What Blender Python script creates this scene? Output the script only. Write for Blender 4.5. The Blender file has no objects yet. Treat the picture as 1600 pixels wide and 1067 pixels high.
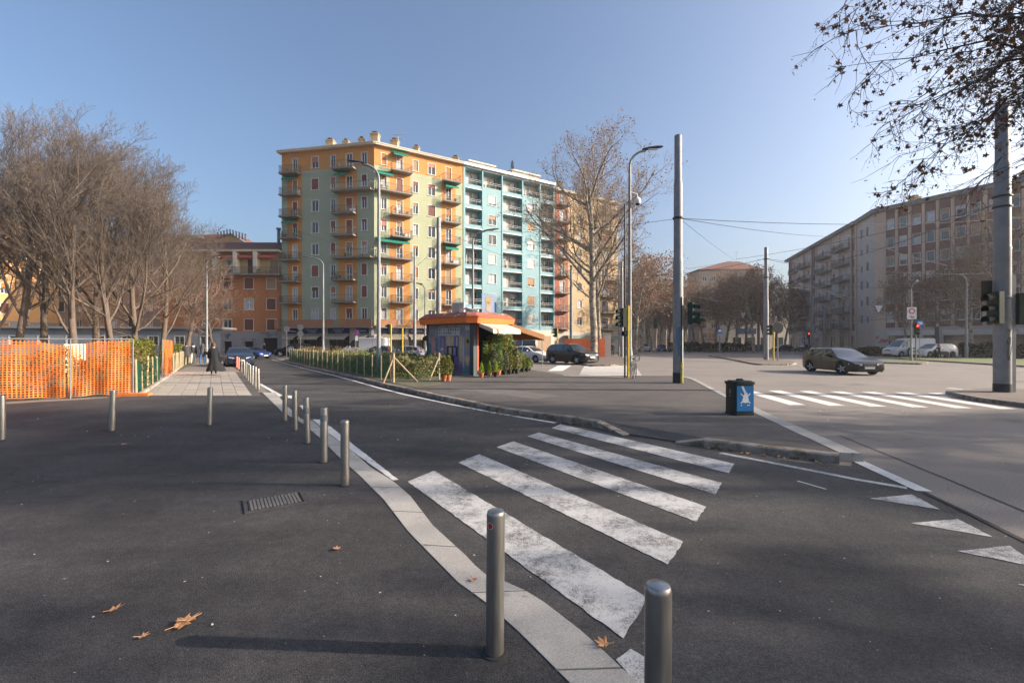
import bpy, bmesh, math, random
import numpy as np
from mathutils import Vector, Matrix, noise as mnoise
R = math.radians
S = bpy.context.scene
col = S.collection

# ------------------------------------------------ camera, sky, sun, exposure
CAM_H = 1.75
FPX, CX, CY = 711.0, 800.0, 536.0        # a 16 mm lens, level, horizon a little under the middle
cam_d = bpy.data.cameras.new('camera'); cam_d.lens = 16.0; cam_d.sensor_width = 36.0
cam_d.shift_y = 0.0016; cam_d.clip_start = 0.05; cam_d.clip_end = 2500
cam = bpy.data.objects.new('camera', cam_d); col.objects.link(cam)
cam.location = (0, 0, CAM_H); cam.rotation_euler = (R(90), 0, 0)
S.camera = cam

SUN_EL, SUN_AZ = R(23.5), R(-3.0)        # azimuth counted from +X towards +Y
sun_vec = Vector((math.cos(SUN_EL)*math.cos(SUN_AZ), math.cos(SUN_EL)*math.sin(SUN_AZ), math.sin(SUN_EL)))
W = bpy.data.worlds.new('World'); S.world = W; W.use_nodes = True
nt = W.node_tree; nt.nodes.clear()
sky = nt.nodes.new('ShaderNodeTexSky'); sky.sky_type = 'NISHITA'; sky.sun_disc = False
sky.sun_elevation = SUN_EL; sky.sun_rotation = R(90) - SUN_AZ
sky.air_density = 1.0; sky.dust_density = 5.5; sky.ozone_density = 3.0; sky.altitude = 100
bg = nt.nodes.new('ShaderNodeBackground'); bg.inputs['Strength'].default_value = 0.135
wo = nt.nodes.new('ShaderNodeOutputWorld')
nt.links.new(sky.outputs[0], bg.inputs[0]); nt.links.new(bg.outputs[0], wo.inputs[0])
sd = bpy.data.lights.new('sun', 'SUN'); sd.energy = 5.0; sd.angle = R(0.6); sd.color = (1.0, 0.87, 0.735)
so = bpy.data.objects.new('sun', sd); col.objects.link(so)
so.location = sun_vec*80; so.rotation_euler = sun_vec.to_track_quat('Z', 'Y').to_euler()
vs = S.view_settings
vs.view_transform = 'Standard'; vs.look = 'None'; vs.exposure = 0.85; vs.gamma = 1.0; vs.use_curve_mapping = False
S.render.engine = 'CYCLES'
S.cycles.max_bounces = 6; S.cycles.diffuse_bounces = 3; S.cycles.glossy_bounces = 3
S.cycles.transmission_bounces = 4; S.cycles.transparent_max_bounces = 8
S.cycles.use_denoising = True
S.cycles.caustics_reflective = False; S.cycles.caustics_refractive = False

# ------------------------------------------------ helpers
def G(px, py, z=0.0):                     # a ground point from where it shows in the photograph
    D = FPX*(CAM_H - z)/(py - CY)
    return Vector(((px - CX)/FPX*D, D, z))
def ray_x(px, D): return (px - CX)/FPX*D
def zat(py, D): return CAM_H + (CY - py)/FPX*D

class MB:
    def __init__(s): s.v = []; s.f = []; s.m = []
    def quad(s, a, b, c, d, m=0):
        i = len(s.v); s.v += [tuple(a), tuple(b), tuple(c), tuple(d)]; s.f.append((i, i+1, i+2, i+3)); s.m.append(m)
    def face(s, pts, m=0):
        i = len(s.v); s.v += [tuple(p) for p in pts]; s.f.append(tuple(range(i, i+len(pts)))); s.m.append(m)
    def box(s, x0, x1, y0, y1, z0, z1, m=0, M=None):
        i = len(s.v)
        P = [(x0,y0,z0),(x1,y0,z0),(x1,y1,z0),(x0,y1,z0),(x0,y0,z1),(x1,y0,z1),(x1,y1,z1),(x0,y1,z1)]
        if M is not None: P = [tuple(M @ Vector(p)) for p in P]
        s.v += P
        for q in ((0,3,2,1),(4,5,6,7),(0,1,5,4),(1,2,6,5),(2,3,7,6),(3,0,4,7)):
            s.f.append(tuple(i+k for k in q)); s.m.append(m)
        return s
    def tube(s, pts, rad, n=8, m=0, cap=True):
        pts = [Vector(p) for p in pts]
        if not isinstance(rad, (list, tuple)): rad = [rad]*len(pts)
        rings = []; up = None
        for k, p in enumerate(pts):
            d = (pts[min(k+1, len(pts)-1)] - pts[max(k-1, 0)])
            if d.length < 1e-9: d = Vector((0,0,1))
            d.normalize()
            if up is None:
                a = Vector((0,0,1)) if abs(d.z) < .9 else Vector((1,0,0))
                up = d.cross(a).normalized()
            up = (up - d*up.dot(d))
            if up.length < 1e-6: up = d.orthogonal()
            up.normalize(); w = d.cross(up)
            i = len(s.v)
            for j in range(n):
                a = 2*math.pi*j/n
                s.v.append(tuple(p + up*(rad[k]*math.cos(a)) + w*(rad[k]*math.sin(a))))
            rings.append(i)
        for k in range(len(rings)-1):
            for j in range(n):
                a, b = rings[k], rings[k+1]
                s.f.append((a+j, a+(j+1)%n, b+(j+1)%n, b+j)); s.m.append(m)
        if cap:
            s.f.append(tuple(rings[0]+j for j in range(n))[::-1]); s.m.append(m)
            s.f.append(tuple(rings[-1]+j for j in range(n))); s.m.append(m)
        return s
    def bar(s, a, b, r=.02, n=4, m=0): return s.tube([a, b], r, n, m)
    def lathe(s, prof, n=20, c=(0,0,0), m=0):       # prof: (r, z)
        i0 = len(s.v)
        for r, z in prof:
            for j in range(n):
                a = 2*math.pi*j/n; s.v.append((c[0]+r*math.cos(a), c[1]+r*math.sin(a), c[2]+z))
        for k in range(len(prof)-1):
            for j in range(n):
                a = i0+k*n; b = a+n
                s.f.append((a+j, a+(j+1)%n, b+(j+1)%n, b+j)); s.m.append(m)
        s.f.append(tuple(i0+j for j in range(n))[::-1]); s.m.append(m)
        e = i0+(len(prof)-1)*n
        s.f.append(tuple(e+j for j in range(n))); s.m.append(m)
        return s
    def prism(s, pts, z0, z1, m=0):                 # pts counter-clockwise
        n = len(pts); i = len(s.v)
        s.v += [(p[0], p[1], z0) for p in pts] + [(p[0], p[1], z1) for p in pts]
        s.f.append(tuple(range(i+n, i+2*n))); s.m.append(m)
        s.f.append(tuple(range(i, i+n))[::-1]); s.m.append(m)
        for j in range(n):
            k = (j+1) % n
            s.f.append((i+j, i+k, i+n+k, i+n+j)); s.m.append(m)
        return s
    def mesh(s, name, mats):
        me = bpy.data.meshes.new(name); me.from_pydata(s.v, [], s.f)
        for mm in (mats if isinstance(mats, (list, tuple)) else [mats]): me.materials.append(mm)
        if s.m and max(s.m) > 0: me.polygons.foreach_set('material_index', s.m)
        me.update(); return me
    def build(s, name, mats, parent=None, smooth=None):
        me = s.mesh(name, mats)
        if smooth is not None: smooth_mesh(me, smooth)
        return link(name, me, parent)
def smooth_mesh(me, ang=40):
    me.polygons.foreach_set('use_smooth', [True]*len(me.polygons))
    try: me.set_sharp_from_angle(angle=R(ang))
    except Exception: pass
def link(name, data, parent=None, loc=None, rz=None, sc=None):
    o = bpy.data.objects.new(name, data); col.objects.link(o)
    if parent is not None: o.parent = parent
    if loc is not None: o.location = loc
    if rz is not None: o.rotation_euler = (0, 0, rz)
    if sc is not None: o.scale = sc if hasattr(sc, '__len__') else (sc, sc, sc)
    return o
def tag(o, label=None, cat=None, group=None, kind=None):
    if label: o['label'] = label
    if cat: o['category'] = cat
    if group: o['group'] = group
    if kind: o['kind'] = kind
    return o
def empty(name, loc=(0,0,0), rz=0.0, label=None, cat=None, group=None):
    o = link(name, None, None, loc, rz); o.empty_display_size = .2
    return tag(o, label, cat, group)
def copy_tree(o, parent=None):
    c = o.copy(); col.objects.link(c); c.parent = parent
    for ch in KIDS.get(o.name) or [k for k in o.children]: copy_tree(ch, c)
    return c
KIDS = {}
def np_mesh(name, V, F, mats, mi=None, smooth=False):
    me = bpy.data.meshes.new(name); k = F.shape[1]
    me.vertices.add(len(V)); me.vertices.foreach_set('co', np.asarray(V, np.float32).ravel())
    me.loops.add(F.size); me.loops.foreach_set('vertex_index', F.astype(np.int32).ravel())
    me.polygons.add(len(F)); me.polygons.foreach_set('loop_start', np.arange(0, F.size, k, dtype=np.int32))
    try: me.polygons.foreach_set('loop_total', np.full(len(F), k, dtype=np.int32))
    except Exception: pass
    for m in (mats if isinstance(mats, (list, tuple)) else [mats]): me.materials.append(m)
    if mi is not None: me.polygons.foreach_set('material_index', np.asarray(mi, np.int32))
    if smooth: me.polygons.foreach_set('use_smooth', np.ones(len(F), bool))
    me.update(calc_edges=True); return me

# ------------------------------------------------ materials
def mat(name, c, rough=.8, metal=0.0, var=.12, scale=2.5, bump=0.0, bscale=60, rnd=0.0, spec=.4, coat=0.0, fine=0.0, fscale=90, emit=None, estr=1.0, world=False, stretch=None, stain=None):
    m = bpy.data.materials.new(name); m.use_nodes = True
    N, L = m.node_tree.nodes, m.node_tree.links
    b = N['Principled BSDF']; b.inputs['Roughness'].default_value = rough; b.inputs['Metallic'].default_value = metal
    b.inputs['Specular IOR Level'].default_value = spec
    if coat: b.inputs['Coat Weight'].default_value = coat; b.inputs['Coat Roughness'].default_value = .06
    if world: tc = N.new('ShaderNodeNewGeometry'); vec = tc.outputs['Position']
    else: tc = N.new('ShaderNodeTexCoord'); vec = tc.outputs['Object']
    if stretch:
        mp = N.new('ShaderNodeMapping'); mp.inputs['Scale'].default_value = stretch; L.new(vec, mp.inputs[0]); svec = mp.outputs[0]
    else: svec = vec
    c4 = (*c, 1)
    cur = None
    def mul(cur, fac_socket, lo, hi):
        mr = N.new('ShaderNodeMapRange'); mr.inputs[1].default_value = .3; mr.inputs[2].default_value = .7
        mr.inputs[3].default_value = lo; mr.inputs[4].default_value = hi; L.new(fac_socket, mr.inputs[0])
        vm = N.new('ShaderNodeVectorMath'); vm.operation = 'SCALE'
        if cur is None: vm.inputs[0].default_value = c
        else: L.new(cur, vm.inputs[0])
        L.new(mr.outputs[0], vm.inputs['Scale']); return vm.outputs[0]
    if var:
        n1 = N.new('ShaderNodeTexNoise'); n1.inputs['Scale'].default_value = scale; n1.inputs['Detail'].default_value = 5
        L.new(svec, n1.inputs['Vector']); cur = mul(cur, n1.outputs[0], 1-var, 1+var)
    if fine:
        n2 = N.new('ShaderNodeTexNoise'); n2.inputs['Scale'].default_value = fscale; n2.inputs['Detail'].default_value = 2
        L.new(vec, n2.inputs['Vector']); cur = mul(cur, n2.outputs[0], 1-fine, 1+fine)
    if rnd:
        oi = N.new('ShaderNodeObjectInfo')
        mr = N.new('ShaderNodeMapRange'); mr.inputs[3].default_value = .3; mr.inputs[4].default_value = .7; L.new(oi.outputs['Random'], mr.inputs[0])
        cur = mul(cur, mr.outputs[0], 1-rnd, 1+rnd)
    if stain:                                   # (colour, noise scale, threshold lo, hi)
        n4 = N.new('ShaderNodeTexNoise'); n4.inputs['Scale'].default_value = stain[1]; n4.inputs['Detail'].default_value = 6; n4.inputs['Roughness'].default_value = .65
        L.new(svec, n4.inputs['Vector'])
        mr = N.new('ShaderNodeMapRange'); mr.inputs[1].default_value = stain[2]; mr.inputs[2].default_value = stain[3]; L.new(n4.outputs[0], mr.inputs[0])
        mx = N.new('ShaderNodeMix'); mx.data_type = 'RGBA'; L.new(mr.outputs[0], mx.inputs[0])
        if cur is None: mx.inputs[6].default_value = c4
        else: L.new(cur, mx.inputs[6])
        mx.inputs[7].default_value = (*stain[0], 1); cur = mx.outputs[2]
    if cur is None: b.inputs['Base Color'].default_value = c4
    else: L.new(cur, b.inputs['Base Color'])
    if bump:
        n3 = N.new('ShaderNodeTexNoise'); n3.inputs['Scale'].default_value = bscale; n3.inputs['Detail'].default_value = 3
        L.new(vec, n3.inputs['Vector'])
        bp = N.new('ShaderNodeBump'); bp.inputs['Strength'].default_value = bump; bp.inputs['Distance'].default_value = .01
        L.new(n3.outputs[0], bp.inputs['Height']); L.new(bp.outputs[0], b.inputs['Normal'])
    if emit: b.inputs['Emission Color'].default_value = (*emit, 1); b.inputs['Emission Strength'].default_value = estr
    return m
def leafmat(name, c, c2, trans=.35):
    m = bpy.data.materials.new(name); m.use_nodes = True
    N, L = m.node_tree.nodes, m.node_tree.links
    b = N['Principled BSDF']; b.inputs['Roughness'].default_value = .65; b.inputs['Specular IOR Level'].default_value = .25
    g = N.new('ShaderNodeNewGeometry')
    mx = N.new('ShaderNodeMix'); mx.data_type = 'RGBA'; L.new(g.outputs['Random Per Island'], mx.inputs[0])
    mx.inputs[6].default_value = (*c, 1); mx.inputs[7].default_value = (*c2, 1); L.new(mx.outputs[2], b.inputs['Base Color'])
    t = N.new('ShaderNodeBsdfTranslucent'); L.new(mx.outputs[2], t.inputs['Color'])
    ms = N.new('ShaderNodeMixShader'); ms.inputs[0].default_value = trans
    L.new(b.outputs[0], ms.inputs[1]); L.new(t.outputs[0], ms.inputs[2]); L.new(ms.outputs[0], N['Material Output'].inputs[0])
    return m
M = {}
M['road'] = mat('old_asphalt', (.205,.178,.155), .85, var=.14, scale=.35, fine=.35, fscale=70, bump=.35, bscale=90, world=True, stain=((.11,.10,.095), .5, .58, .72))
def asphalt(name, base, patch, fine):
    # asphalt: large soft patches, aggregate speckle, a few pale grit dots
    m = bpy.data.materials.new(name); m.use_nodes = True
    N, L = m.node_tree.nodes, m.node_tree.links; b = N['Principled BSDF']
    g = N.new('ShaderNodeNewGeometry'); P = g.outputs['Position']
    def noise(sc, det, rough=.5, st=None):
        n = N.new('ShaderNodeTexNoise'); n.inputs['Scale'].default_value = sc; n.inputs['Detail'].default_value = det; n.inputs['Roughness'].default_value = rough
        if st:
            mp = N.new('ShaderNodeMapping'); mp.inputs['Scale'].default_value = st; L.new(P, mp.inputs[0]); L.new(mp.outputs[0], n.inputs['Vector'])
        else: L.new(P, n.inputs['Vector'])
        return n.outputs[0]
    def rng(s, a, b_, c, d):
        r = N.new('ShaderNodeMapRange'); L.new(s, r.inputs[0])
        for k, v in enumerate((a, b_, c, d)): r.inputs[k+1].default_value = v
        return r.outputs[0]
    def math_(op, a, b_):
        q = N.new('ShaderNodeMath'); q.operation = op
        for k, v in enumerate((a, b_)):
            if isinstance(v, (int, float)): q.inputs[k].default_value = v
            else: L.new(v, q.inputs[k])
        return q.outputs[0]
    f = math_('MULTIPLY', rng(noise(.45, 4, .6), .3, .7, 1-patch, 1+patch), rng(noise(2.2, 3), .3, .7, .93, 1.07))
    f = math_('MULTIPLY', f, rng(noise(1.1, 6, .7, (.35,1,1)), .35, .65, 1-patch*.5, 1+patch*.5))
    f = math_('MULTIPLY', f, rng(noise(38, 3, .75), .3, .7, 1-fine*.55, 1+fine*.55))
    f = math_('MULTIPLY', f, rng(noise(9, 5, .7), .38, .62, 1-patch*.35, 1+patch*.35))
    f = math_('MULTIPLY', f, rng(noise(120, 3, .8), .38, .64, 1-fine, 1+fine*1.5))
    f = math_('MULTIPLY', f, rng(noise(420, 1), .35, .65, 1-fine*.8, 1+fine*.8))
    v = N.new('ShaderNodeTexVoronoi'); v.inputs['Scale'].default_value = 55; L.new(P, v.inputs['Vector'])
    dots = math_('MULTIPLY', rng(v.outputs['Distance'], .10, .14, 1, 0), rng(noise(7, 2), .56, .6, 0, 1))
    f = math_('ADD', f, math_('MULTIPLY', dots, 1.6))
    vm = N.new('ShaderNodeVectorMath'); vm.operation = 'SCALE'; vm.inputs[0].default_value = base; L.new(f, vm.inputs['Scale'])
    L.new(vm.outputs[0], b.inputs['Base Color'])
    b.inputs['Roughness'].default_value = .82; b.inputs['Specular IOR Level'].default_value = .35
    L.new(rng(noise(.6, 3), .3, .7, .72, .9), b.inputs['Roughness'])
    bp = N.new('ShaderNodeBump'); bp.inputs['Strength'].default_value = .9; bp.inputs['Distance'].default_value = .01
    L.new(noise(170, 2), bp.inputs['Height']); L.new(bp.outputs[0], b.inputs['Normal'])
    return m
M['new'] = asphalt('new_asphalt', (.056,.052,.050), .34, .50)
M['pave'] = asphalt('pavement_asphalt', (.046,.0435,.043), .40, .58)
M['plaza'] = asphalt('plaza_asphalt', (.098,.087,.078), .16, .28)
M['granite'] = mat('granite', (.36,.335,.30), .75, var=.12, scale=3, fine=.28, fscale=170, bump=.2, bscale=140, rnd=.10, stain=((.2,.18,.16), 5, .62, .72))
M['kerbstone'] = mat('kerb_granite', (.29,.245,.20), .85, var=.3, scale=5, fine=.3, fscale=120, bump=.3, bscale=80, rnd=.18, stain=((.13,.095,.055), 4, .48, .62))
M['slab'] = mat('concrete_slab', (.36,.315,.265), .8, var=.08, scale=2, fine=.15, fscale=60, bump=.15, rnd=.09)
M['joint'] = mat('joint_sand', (.09,.08,.07), .9)
def paint_mat(name, lo, hi, under=(.06,.057,.055), white=(.62,.60,.57)):
    m = bpy.data.materials.new(name); m.use_nodes = True
    N, L = m.node_tree.nodes, m.node_tree.links; b = N['Principled BSDF']; b.inputs['Roughness'].default_value = .7
    g = N.new('ShaderNodeNewGeometry'); P = g.outputs['Position']
    n1 = N.new('ShaderNodeTexNoise'); n1.inputs['Scale'].default_value = 2.3; n1.inputs['Detail'].default_value = 9; n1.inputs['Roughness'].default_value = .72; L.new(P, n1.inputs['Vector'])
    n2 = N.new('ShaderNodeTexNoise'); n2.inputs['Scale'].default_value = 95; n2.inputs['Detail'].default_value = 2; L.new(P, n2.inputs['Vector'])
    n3 = N.new('ShaderNodeTexNoise'); n3.inputs['Scale'].default_value = 22; n3.inputs['Detail'].default_value = 4; n3.inputs['Roughness'].default_value = .7; L.new(P, n3.inputs['Vector'])
    mm_ = N.new('ShaderNodeMath'); mm_.operation = 'MULTIPLY_ADD'; L.new(n3.outputs[0], mm_.inputs[0]); mm_.inputs[1].default_value = .45; mm_.inputs[2].default_value = -.225
    a3 = N.new('ShaderNodeMath'); a3.operation = 'ADD'; L.new(mm_.outputs[0], a3.inputs[0]); L.new(n1.outputs[0], a3.inputs[1])
    ad = N.new('ShaderNodeMath'); ad.operation = 'MULTIPLY_ADD'; L.new(n2.outputs[0], ad.inputs[0]); ad.inputs[1].default_value = .55; L.new(a3.outputs[0], ad.inputs[2])
    mr = N.new('ShaderNodeMapRange'); mr.inputs[1].default_value = lo; mr.inputs[2].default_value = hi; L.new(ad.outputs[0], mr.inputs[0])
    mx = N.new('ShaderNodeMix'); mx.data_type = 'RGBA'; mx.inputs[6].default_value = (*white, 1); mx.inputs[7].default_value = (*under, 1)
    L.new(mr.outputs[0], mx.inputs[0]); L.new(mx.outputs[2], b.inputs['Base Color'])
    return m
M['paint'] = paint_mat('worn_shaded_road_paint', .70, .97, white=(.50,.485,.46))  # white greyed for wear and for the shade lying on these stripes
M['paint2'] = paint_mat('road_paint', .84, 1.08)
M['paint_far'] = paint_mat('sunlit_crossing_paint', .84, 1.08, under=(.2,.178,.158), white=(.7,.67,.62))  # whiter copy of the road paint, sunlight put into the colour
M['soil'] = mat('soil', (.13,.105,.07), .95, var=.35, scale=1.5, fine=.4, fscale=25, stain=((.07,.09,.035), 1.2, .45, .6))
M['steel'] = mat('brushed_steel', (.44,.42,.39), .34, metal=1.0, var=.14, scale=6, stretch=(4,4,.6), fine=.06)
M['steelpost'] = mat('bollard_steel', (.36,.34,.31), .36, metal=.85, var=.16, scale=7, stretch=(5,5,.8))
M['galv'] = mat('galvanised_pole', (.23,.235,.24), .6, metal=.25, var=.14, scale=3, fine=.08, stain=((.15,.14,.13), 2.2, .6, .75))
M['lampgrey'] = mat('lamp_grey', (.12,.13,.135), .5, metal=.3)
M['darkgrey'] = mat('dark_grey', (.035,.037,.04), .5)
M['black'] = mat('black_plastic', (.012,.014,.014), .42)
M['tlgreen'] = mat('dark_green_housing', (.010,.028,.020), .45)
M['yellow'] = mat('yellow_pole', (.62,.44,.035), .5, stain=((.35,.25,.06), 4, .6, .7))
M['wood'] = mat('pale_wood', (.36,.275,.17), .75, var=.2, scale=5, stretch=(6,6,1), rnd=.15)
M['orange_net'] = mat('orange_net', (.72,.19,.04), .55, var=.12, scale=3)
M['green_net'] = mat('green_net', (.02,.11,.06), .6)
M['cable'] = mat('cable', (.05,.05,.052), .6)
M['cable_lt'] = mat('cable_light', (.42,.38,.33), .5)
M['red'] = mat('sign_red', (.55,.03,.03), .45); M['blue'] = mat('sign_blue', (.02,.12,.45), .45)
M['white'] = mat('sign_white', (.75,.75,.75), .5); M['signback'] = mat('sign_back', (.30,.31,.32), .5, metal=.4)
M['navy'] = mat('navy_sign', (.012,.03,.13), .5)
M['rubber'] = mat('tyre', (.018,.018,.019), .85); M['rim'] = mat('alloy', (.55,.55,.56), .35, metal=.25)
M['glass'] = mat('car_glass', (.012,.016,.019), .04, spec=.9, var=0, coat=.5)
M['pane'] = mat('window_pane', (.045,.055,.065), .06, spec=.8, var=.4, scale=.9, rnd=.3)
M['pane_cur'] = mat('window_curtain', (.42,.43,.44), .3, spec=.5, var=.2, scale=2.5, rnd=.15, coat=.6)
M['frame'] = mat('window_frame', (.62,.59,.55), .6); M['frame_br'] = mat('frame_brown', (.12,.07,.05), .6)
M['redlamp'] = mat('red_signal', (.5,.02,.02), .4, emit=(1.0,.05,.03), estr=6.0)
M['headlamp'] = mat('headlamp_glass', (.55,.56,.58), .12, spec=.8, coat=.6, var=0)
M['taillamp'] = mat('tail_lamp', (.3,.01,.01), .2, coat=.5, var=0)
M['chrome'] = mat('chrome', (.6,.6,.6), .15, metal=1.0, var=0)
M['plate'] = mat('plate_white', (.7,.7,.7), .5, var=0)
M['litlamp'] = mat('lit_headlamp', (.8,.8,.8), .3, emit=(1,.95,.85), estr=2.5, var=0)
M['dirt'] = mat('litter_pale', (.5,.46,.42), .8, rnd=.3)
# ------------------------------------------------ ground
def sheet(name, pts, z, m, parent=None):
    me = bpy.data.meshes.new(name); bm = bmesh.new()
    f = bm.faces.new([bm.verts.new((p[0], p[1], z)) for p in pts])
    if f.normal.z < 0 or f.calc_area() and (f.normal_update() or f.normal.z < 0): f.normal_flip()
    bmesh.ops.triangulate(bm, faces=bm.faces[:]); bm.to_mesh(me); bm.free(); me.materials.append(m)
    return link(name, me, parent)
o = sheet('road', [(-600,-60),(600,-60),(600,900),(-600,900)], 0.0, M['road']); tag(o, kind='structure')
strip_l = [(410,613.4),(441,644),(474,662.6),(502,686.5),(531,716),(559,741),(600,782),(638,832),(720,916),(754,938),(818,996),(888,1067),(960,1140),(1100,1300)]
strip_r = [(430,613.4),(447,633),(471,655.6),(488,657.5),(513,678),(552,707),(580,732),(614,752.6),(641,776),(676,822),(728,870),(754,898),(788,910),(836,932),(916,994),(990,1064),(1075,1140),(1240,1300)]
SL = [G(*p) for p in strip_l]; SR = [G(*p) for p in strip_r]
# foreground pavement (left) and the newly laid side road
pv = [G(205,618.5), *SL, Vector((2.0,-3,0)), Vector((-40,-3,0)), Vector((-40,9.5,0)), G(-60,636), G(60,628), G(120,625), G(205,619)]
tag(sheet('pavement', pv, .008, M['pave']), kind='structure')
kern = [(443,564.5),(486,575),(525,584),(565,594),(604,605),(653,616),(700,628),(772,643),(840,652),(938,670),(984,679),(1054,689),(1104,700),(1182,712),(1254,722),(1330,728)]
seam = [(1335,712),(1380,737),(1444,767),(1500,795),(1600,850),(1750,930),(2100,1120)]
nr = [*SR[1:], Vector((3.2,-3,0)), Vector((9,-3,0)), *[G(*p) for p in seam[::-1]], *[G(*p) for p in kern[::-1]], G(425,559), G(340,559.5), G(372,578), G(402,598)]
tag(sheet('side_road', nr, .004, M['new']), kind='structure')
# far pavements in front of the buildings
tag(sheet('far_pavement', [(-60,60),(-33,63.2),(-19,60.2),(-4,69),(20,84.5),(24,90),(-33.5,67),(-60,67)], .05, M['slab']), kind='structure')
# granite strip, stone by stone
gs = empty('granite_strip', (0,0,0)); tag(gs, kind='structure')
def along(pts, s):
    tot = 0
    for a, b in zip(pts, pts[1:]):
        L = (b-a).length
        if tot + L >= s: return a.lerp(b, (s-tot)/L)
        tot += L
    return pts[-1].copy()
def plen(pts): return sum((b-a).length for a, b in zip(pts, pts[1:]))
cuts = [(410,430,613.4,613.4),(441,447,644,633),(480,486,668,657),(531,552,716,707),(566,614,750,752.6),(600,641,782,776),(638,676,832,822),(720,745,916,892),(758,788,941,910),(806,836,985,932),(888,990,1067,1064),(960,1075,1140,1140),(1100,1240,1300,1300)]
LL = plen(SL); LR = plen(SR)
n = 19
def sub(pts, s0, s1, k=5): return [along(pts, s0+(s1-s0)*i/k) for i in range(k+1)]
for i in range(n):
    a0, a1 = i/n, (i+1)/n
    P = sub(SL, a0*LL+.008, a1*LL-.008); Q = sub(SR, a0*LR+.008, a1*LR-.008)
    MB().prism([(p.x,p.y) for p in P] + [(q.x,q.y) for q in Q[::-1]], -.05, .014).build('granite_stone', M['granite'], gs)
# bright paint lines along the side road
def line(name, pts, w, m, z=.009, par=None):
    P = [G(*p) if len(p) == 2 else Vector((p[0],p[1],0)) for p in pts]
    b = MB()
    L_, R_ = [], []
    for k, p in enumerate(P):
        d = (P[min(k+1,len(P)-1)]-P[max(k-1,0)]); d.z = 0; d.normalize(); nn = Vector((-d.y, d.x, 0))
        L_.append(p+nn*w/2); R_.append(p-nn*w/2)
    for k in range(len(P)-1):
        b.quad((*R_[k].xy, z), (*R_[k+1].xy, z), (*L_[k+1].xy, z), (*L_[k].xy, z))
    o = b.build(name, m, par); return o
tag(line('edge_line', [(425,562),(472.5,575),(525,587.5),(560,597),(595,607),(630,616),(700,631),(772,645),(868,661)], .12, M['paint2']), kind='structure')
tag(line('edge_line', [(388,592),(406,600),(441,620)], .14, M['paint2']), kind='structure')
def pxpoly(name, pts, z, m):
    P0_ = [G(*p) for p in pts]; P = []; ra = random.Random(int(pts[0][0]))
    for i_, a_ in enumerate(P0_):
        b_ = P0_[(i_+1)%len(P0_)]; d_ = b_-a_; n_ = max(1, min(60, int(d_.length/.05))) if a_.y < 14 else 1; q_ = Vector((-d_.y, d_.x, 0)).normalized()
        for j_ in range(n_): P.append(a_ + d_*(j_/n_) + q_*(ra.uniform(-.006,.006) if j_ else 0))
    o = MB(); 
    A = sum(P[i].x*P[(i+1)%len(P)].y-P[(i+1)%len(P)].x*P[i].y for i in range(len(P)))
    if A < 0: P = P[::-1]
    o.face([(p.x,p.y,z) for p in P]); return tag(o.build(name, m), kind='structure')
pxpoly('edge_line', [(473,655.4),(502,655.6),(622.7,750),(614,751),(552,706),(513,676.5),(489,656)], .008, M['paint2'])
for p in ([(449,618),(456,618),(458,623),(450,622)], [(468,634),(474,633.5),(480,641),(474,641)]): pxpoly('paint_patch', p, .009, M['paint2'])
# crossing over the side road
zeb = [[(637,753),(678,736),(1012,935),(974,999)],[(716,723),(749,710),(1067.6,847),(1043.6,883)],[(776,699),(802,690),(1103,792),(1088,816)],
       [(824,682),(842,676),(1127.6,755),(1118,773)],[(862,669),(876,663),(1147,725),(1139,740)],[(962,1032),(985,1015),(1010,1030),(1030,1075),(1010,1085),(975,1046)]]
for q in zeb: pxpoly('crossing_stripe', q, .009, M['paint'])
for q in ([(1359,779.5),(1425,773),(1469,797)],[(1423,818),(1496,811.5),(1551,840)],[(1496,862),(1578,853.6),(1624,888)],[(1590,914),(1690,905),(1730,945)]): pxpoly('give_way_triangle', q, .009, M['paint'])
tag(line('channel_line', [(1125,708),(1250,732),(1340,750),(1417,763)], .11, M['paint']), kind='structure')
tag(line('channel_line', [(1322,712),(1380,739),(1444,768)], .17, M['paint2']), kind='structure')
tag(line('thin_paint_mark', [(1246,752),(1291,765)], .03, M['paint2']), kind='structure')
M['crack'] = mat('crack', (.03,.03,.03), .9)
tag(line('road_seam', [(1311,680),(1400,716),(1500,757),(1600,799),(1800,885)], .025, M['crack'], z=.006), kind='structure')
tag(line('road_seam', [(1444,770),(1520,806),(1600,846),(1760,925)], .05, M['crack'], z=.012), kind='structure')
rc = random.Random(12)
def crack(x, y, a, L, w=.004, z=.0105):
    pts = [Vector((x,y,0))]
    for i in range(int(L/.12)): a += rc.gauss(0,.35); pts.append(pts[-1]+Vector((math.cos(a)*.12, math.sin(a)*.12, 0)))
    b = MB()
    for k in range(len(pts)-1):
        d = (pts[k+1]-pts[k]).normalized(); q = Vector((-d.y,d.x,0))*w*rc.uniform(.3,1); b.quad((*(pts[k]-q).xy,z),(*(pts[k+1]-q).xy,z),(*(pts[k+1]+q).xy,z),(*(pts[k]+q).xy,z))
    return tag(b.build('asphalt_crack', M['crack']), kind='structure')
for q in ((-5.5,8.6,.2,2.0),(4.2,7.0,-.6,2.0),(1.4,9.5,.1,2.6),(8.5,11.0,-.2,4.0),(12,21,-.1,6.0),(16,14,.1,4)): crack(*q)
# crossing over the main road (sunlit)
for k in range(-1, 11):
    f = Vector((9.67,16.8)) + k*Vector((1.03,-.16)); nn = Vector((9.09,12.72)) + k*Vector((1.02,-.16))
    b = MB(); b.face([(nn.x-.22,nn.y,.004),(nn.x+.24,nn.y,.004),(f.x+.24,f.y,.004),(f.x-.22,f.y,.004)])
    tag(b.build('crossing_stripe', M['paint_far']), kind='structure')
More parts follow.
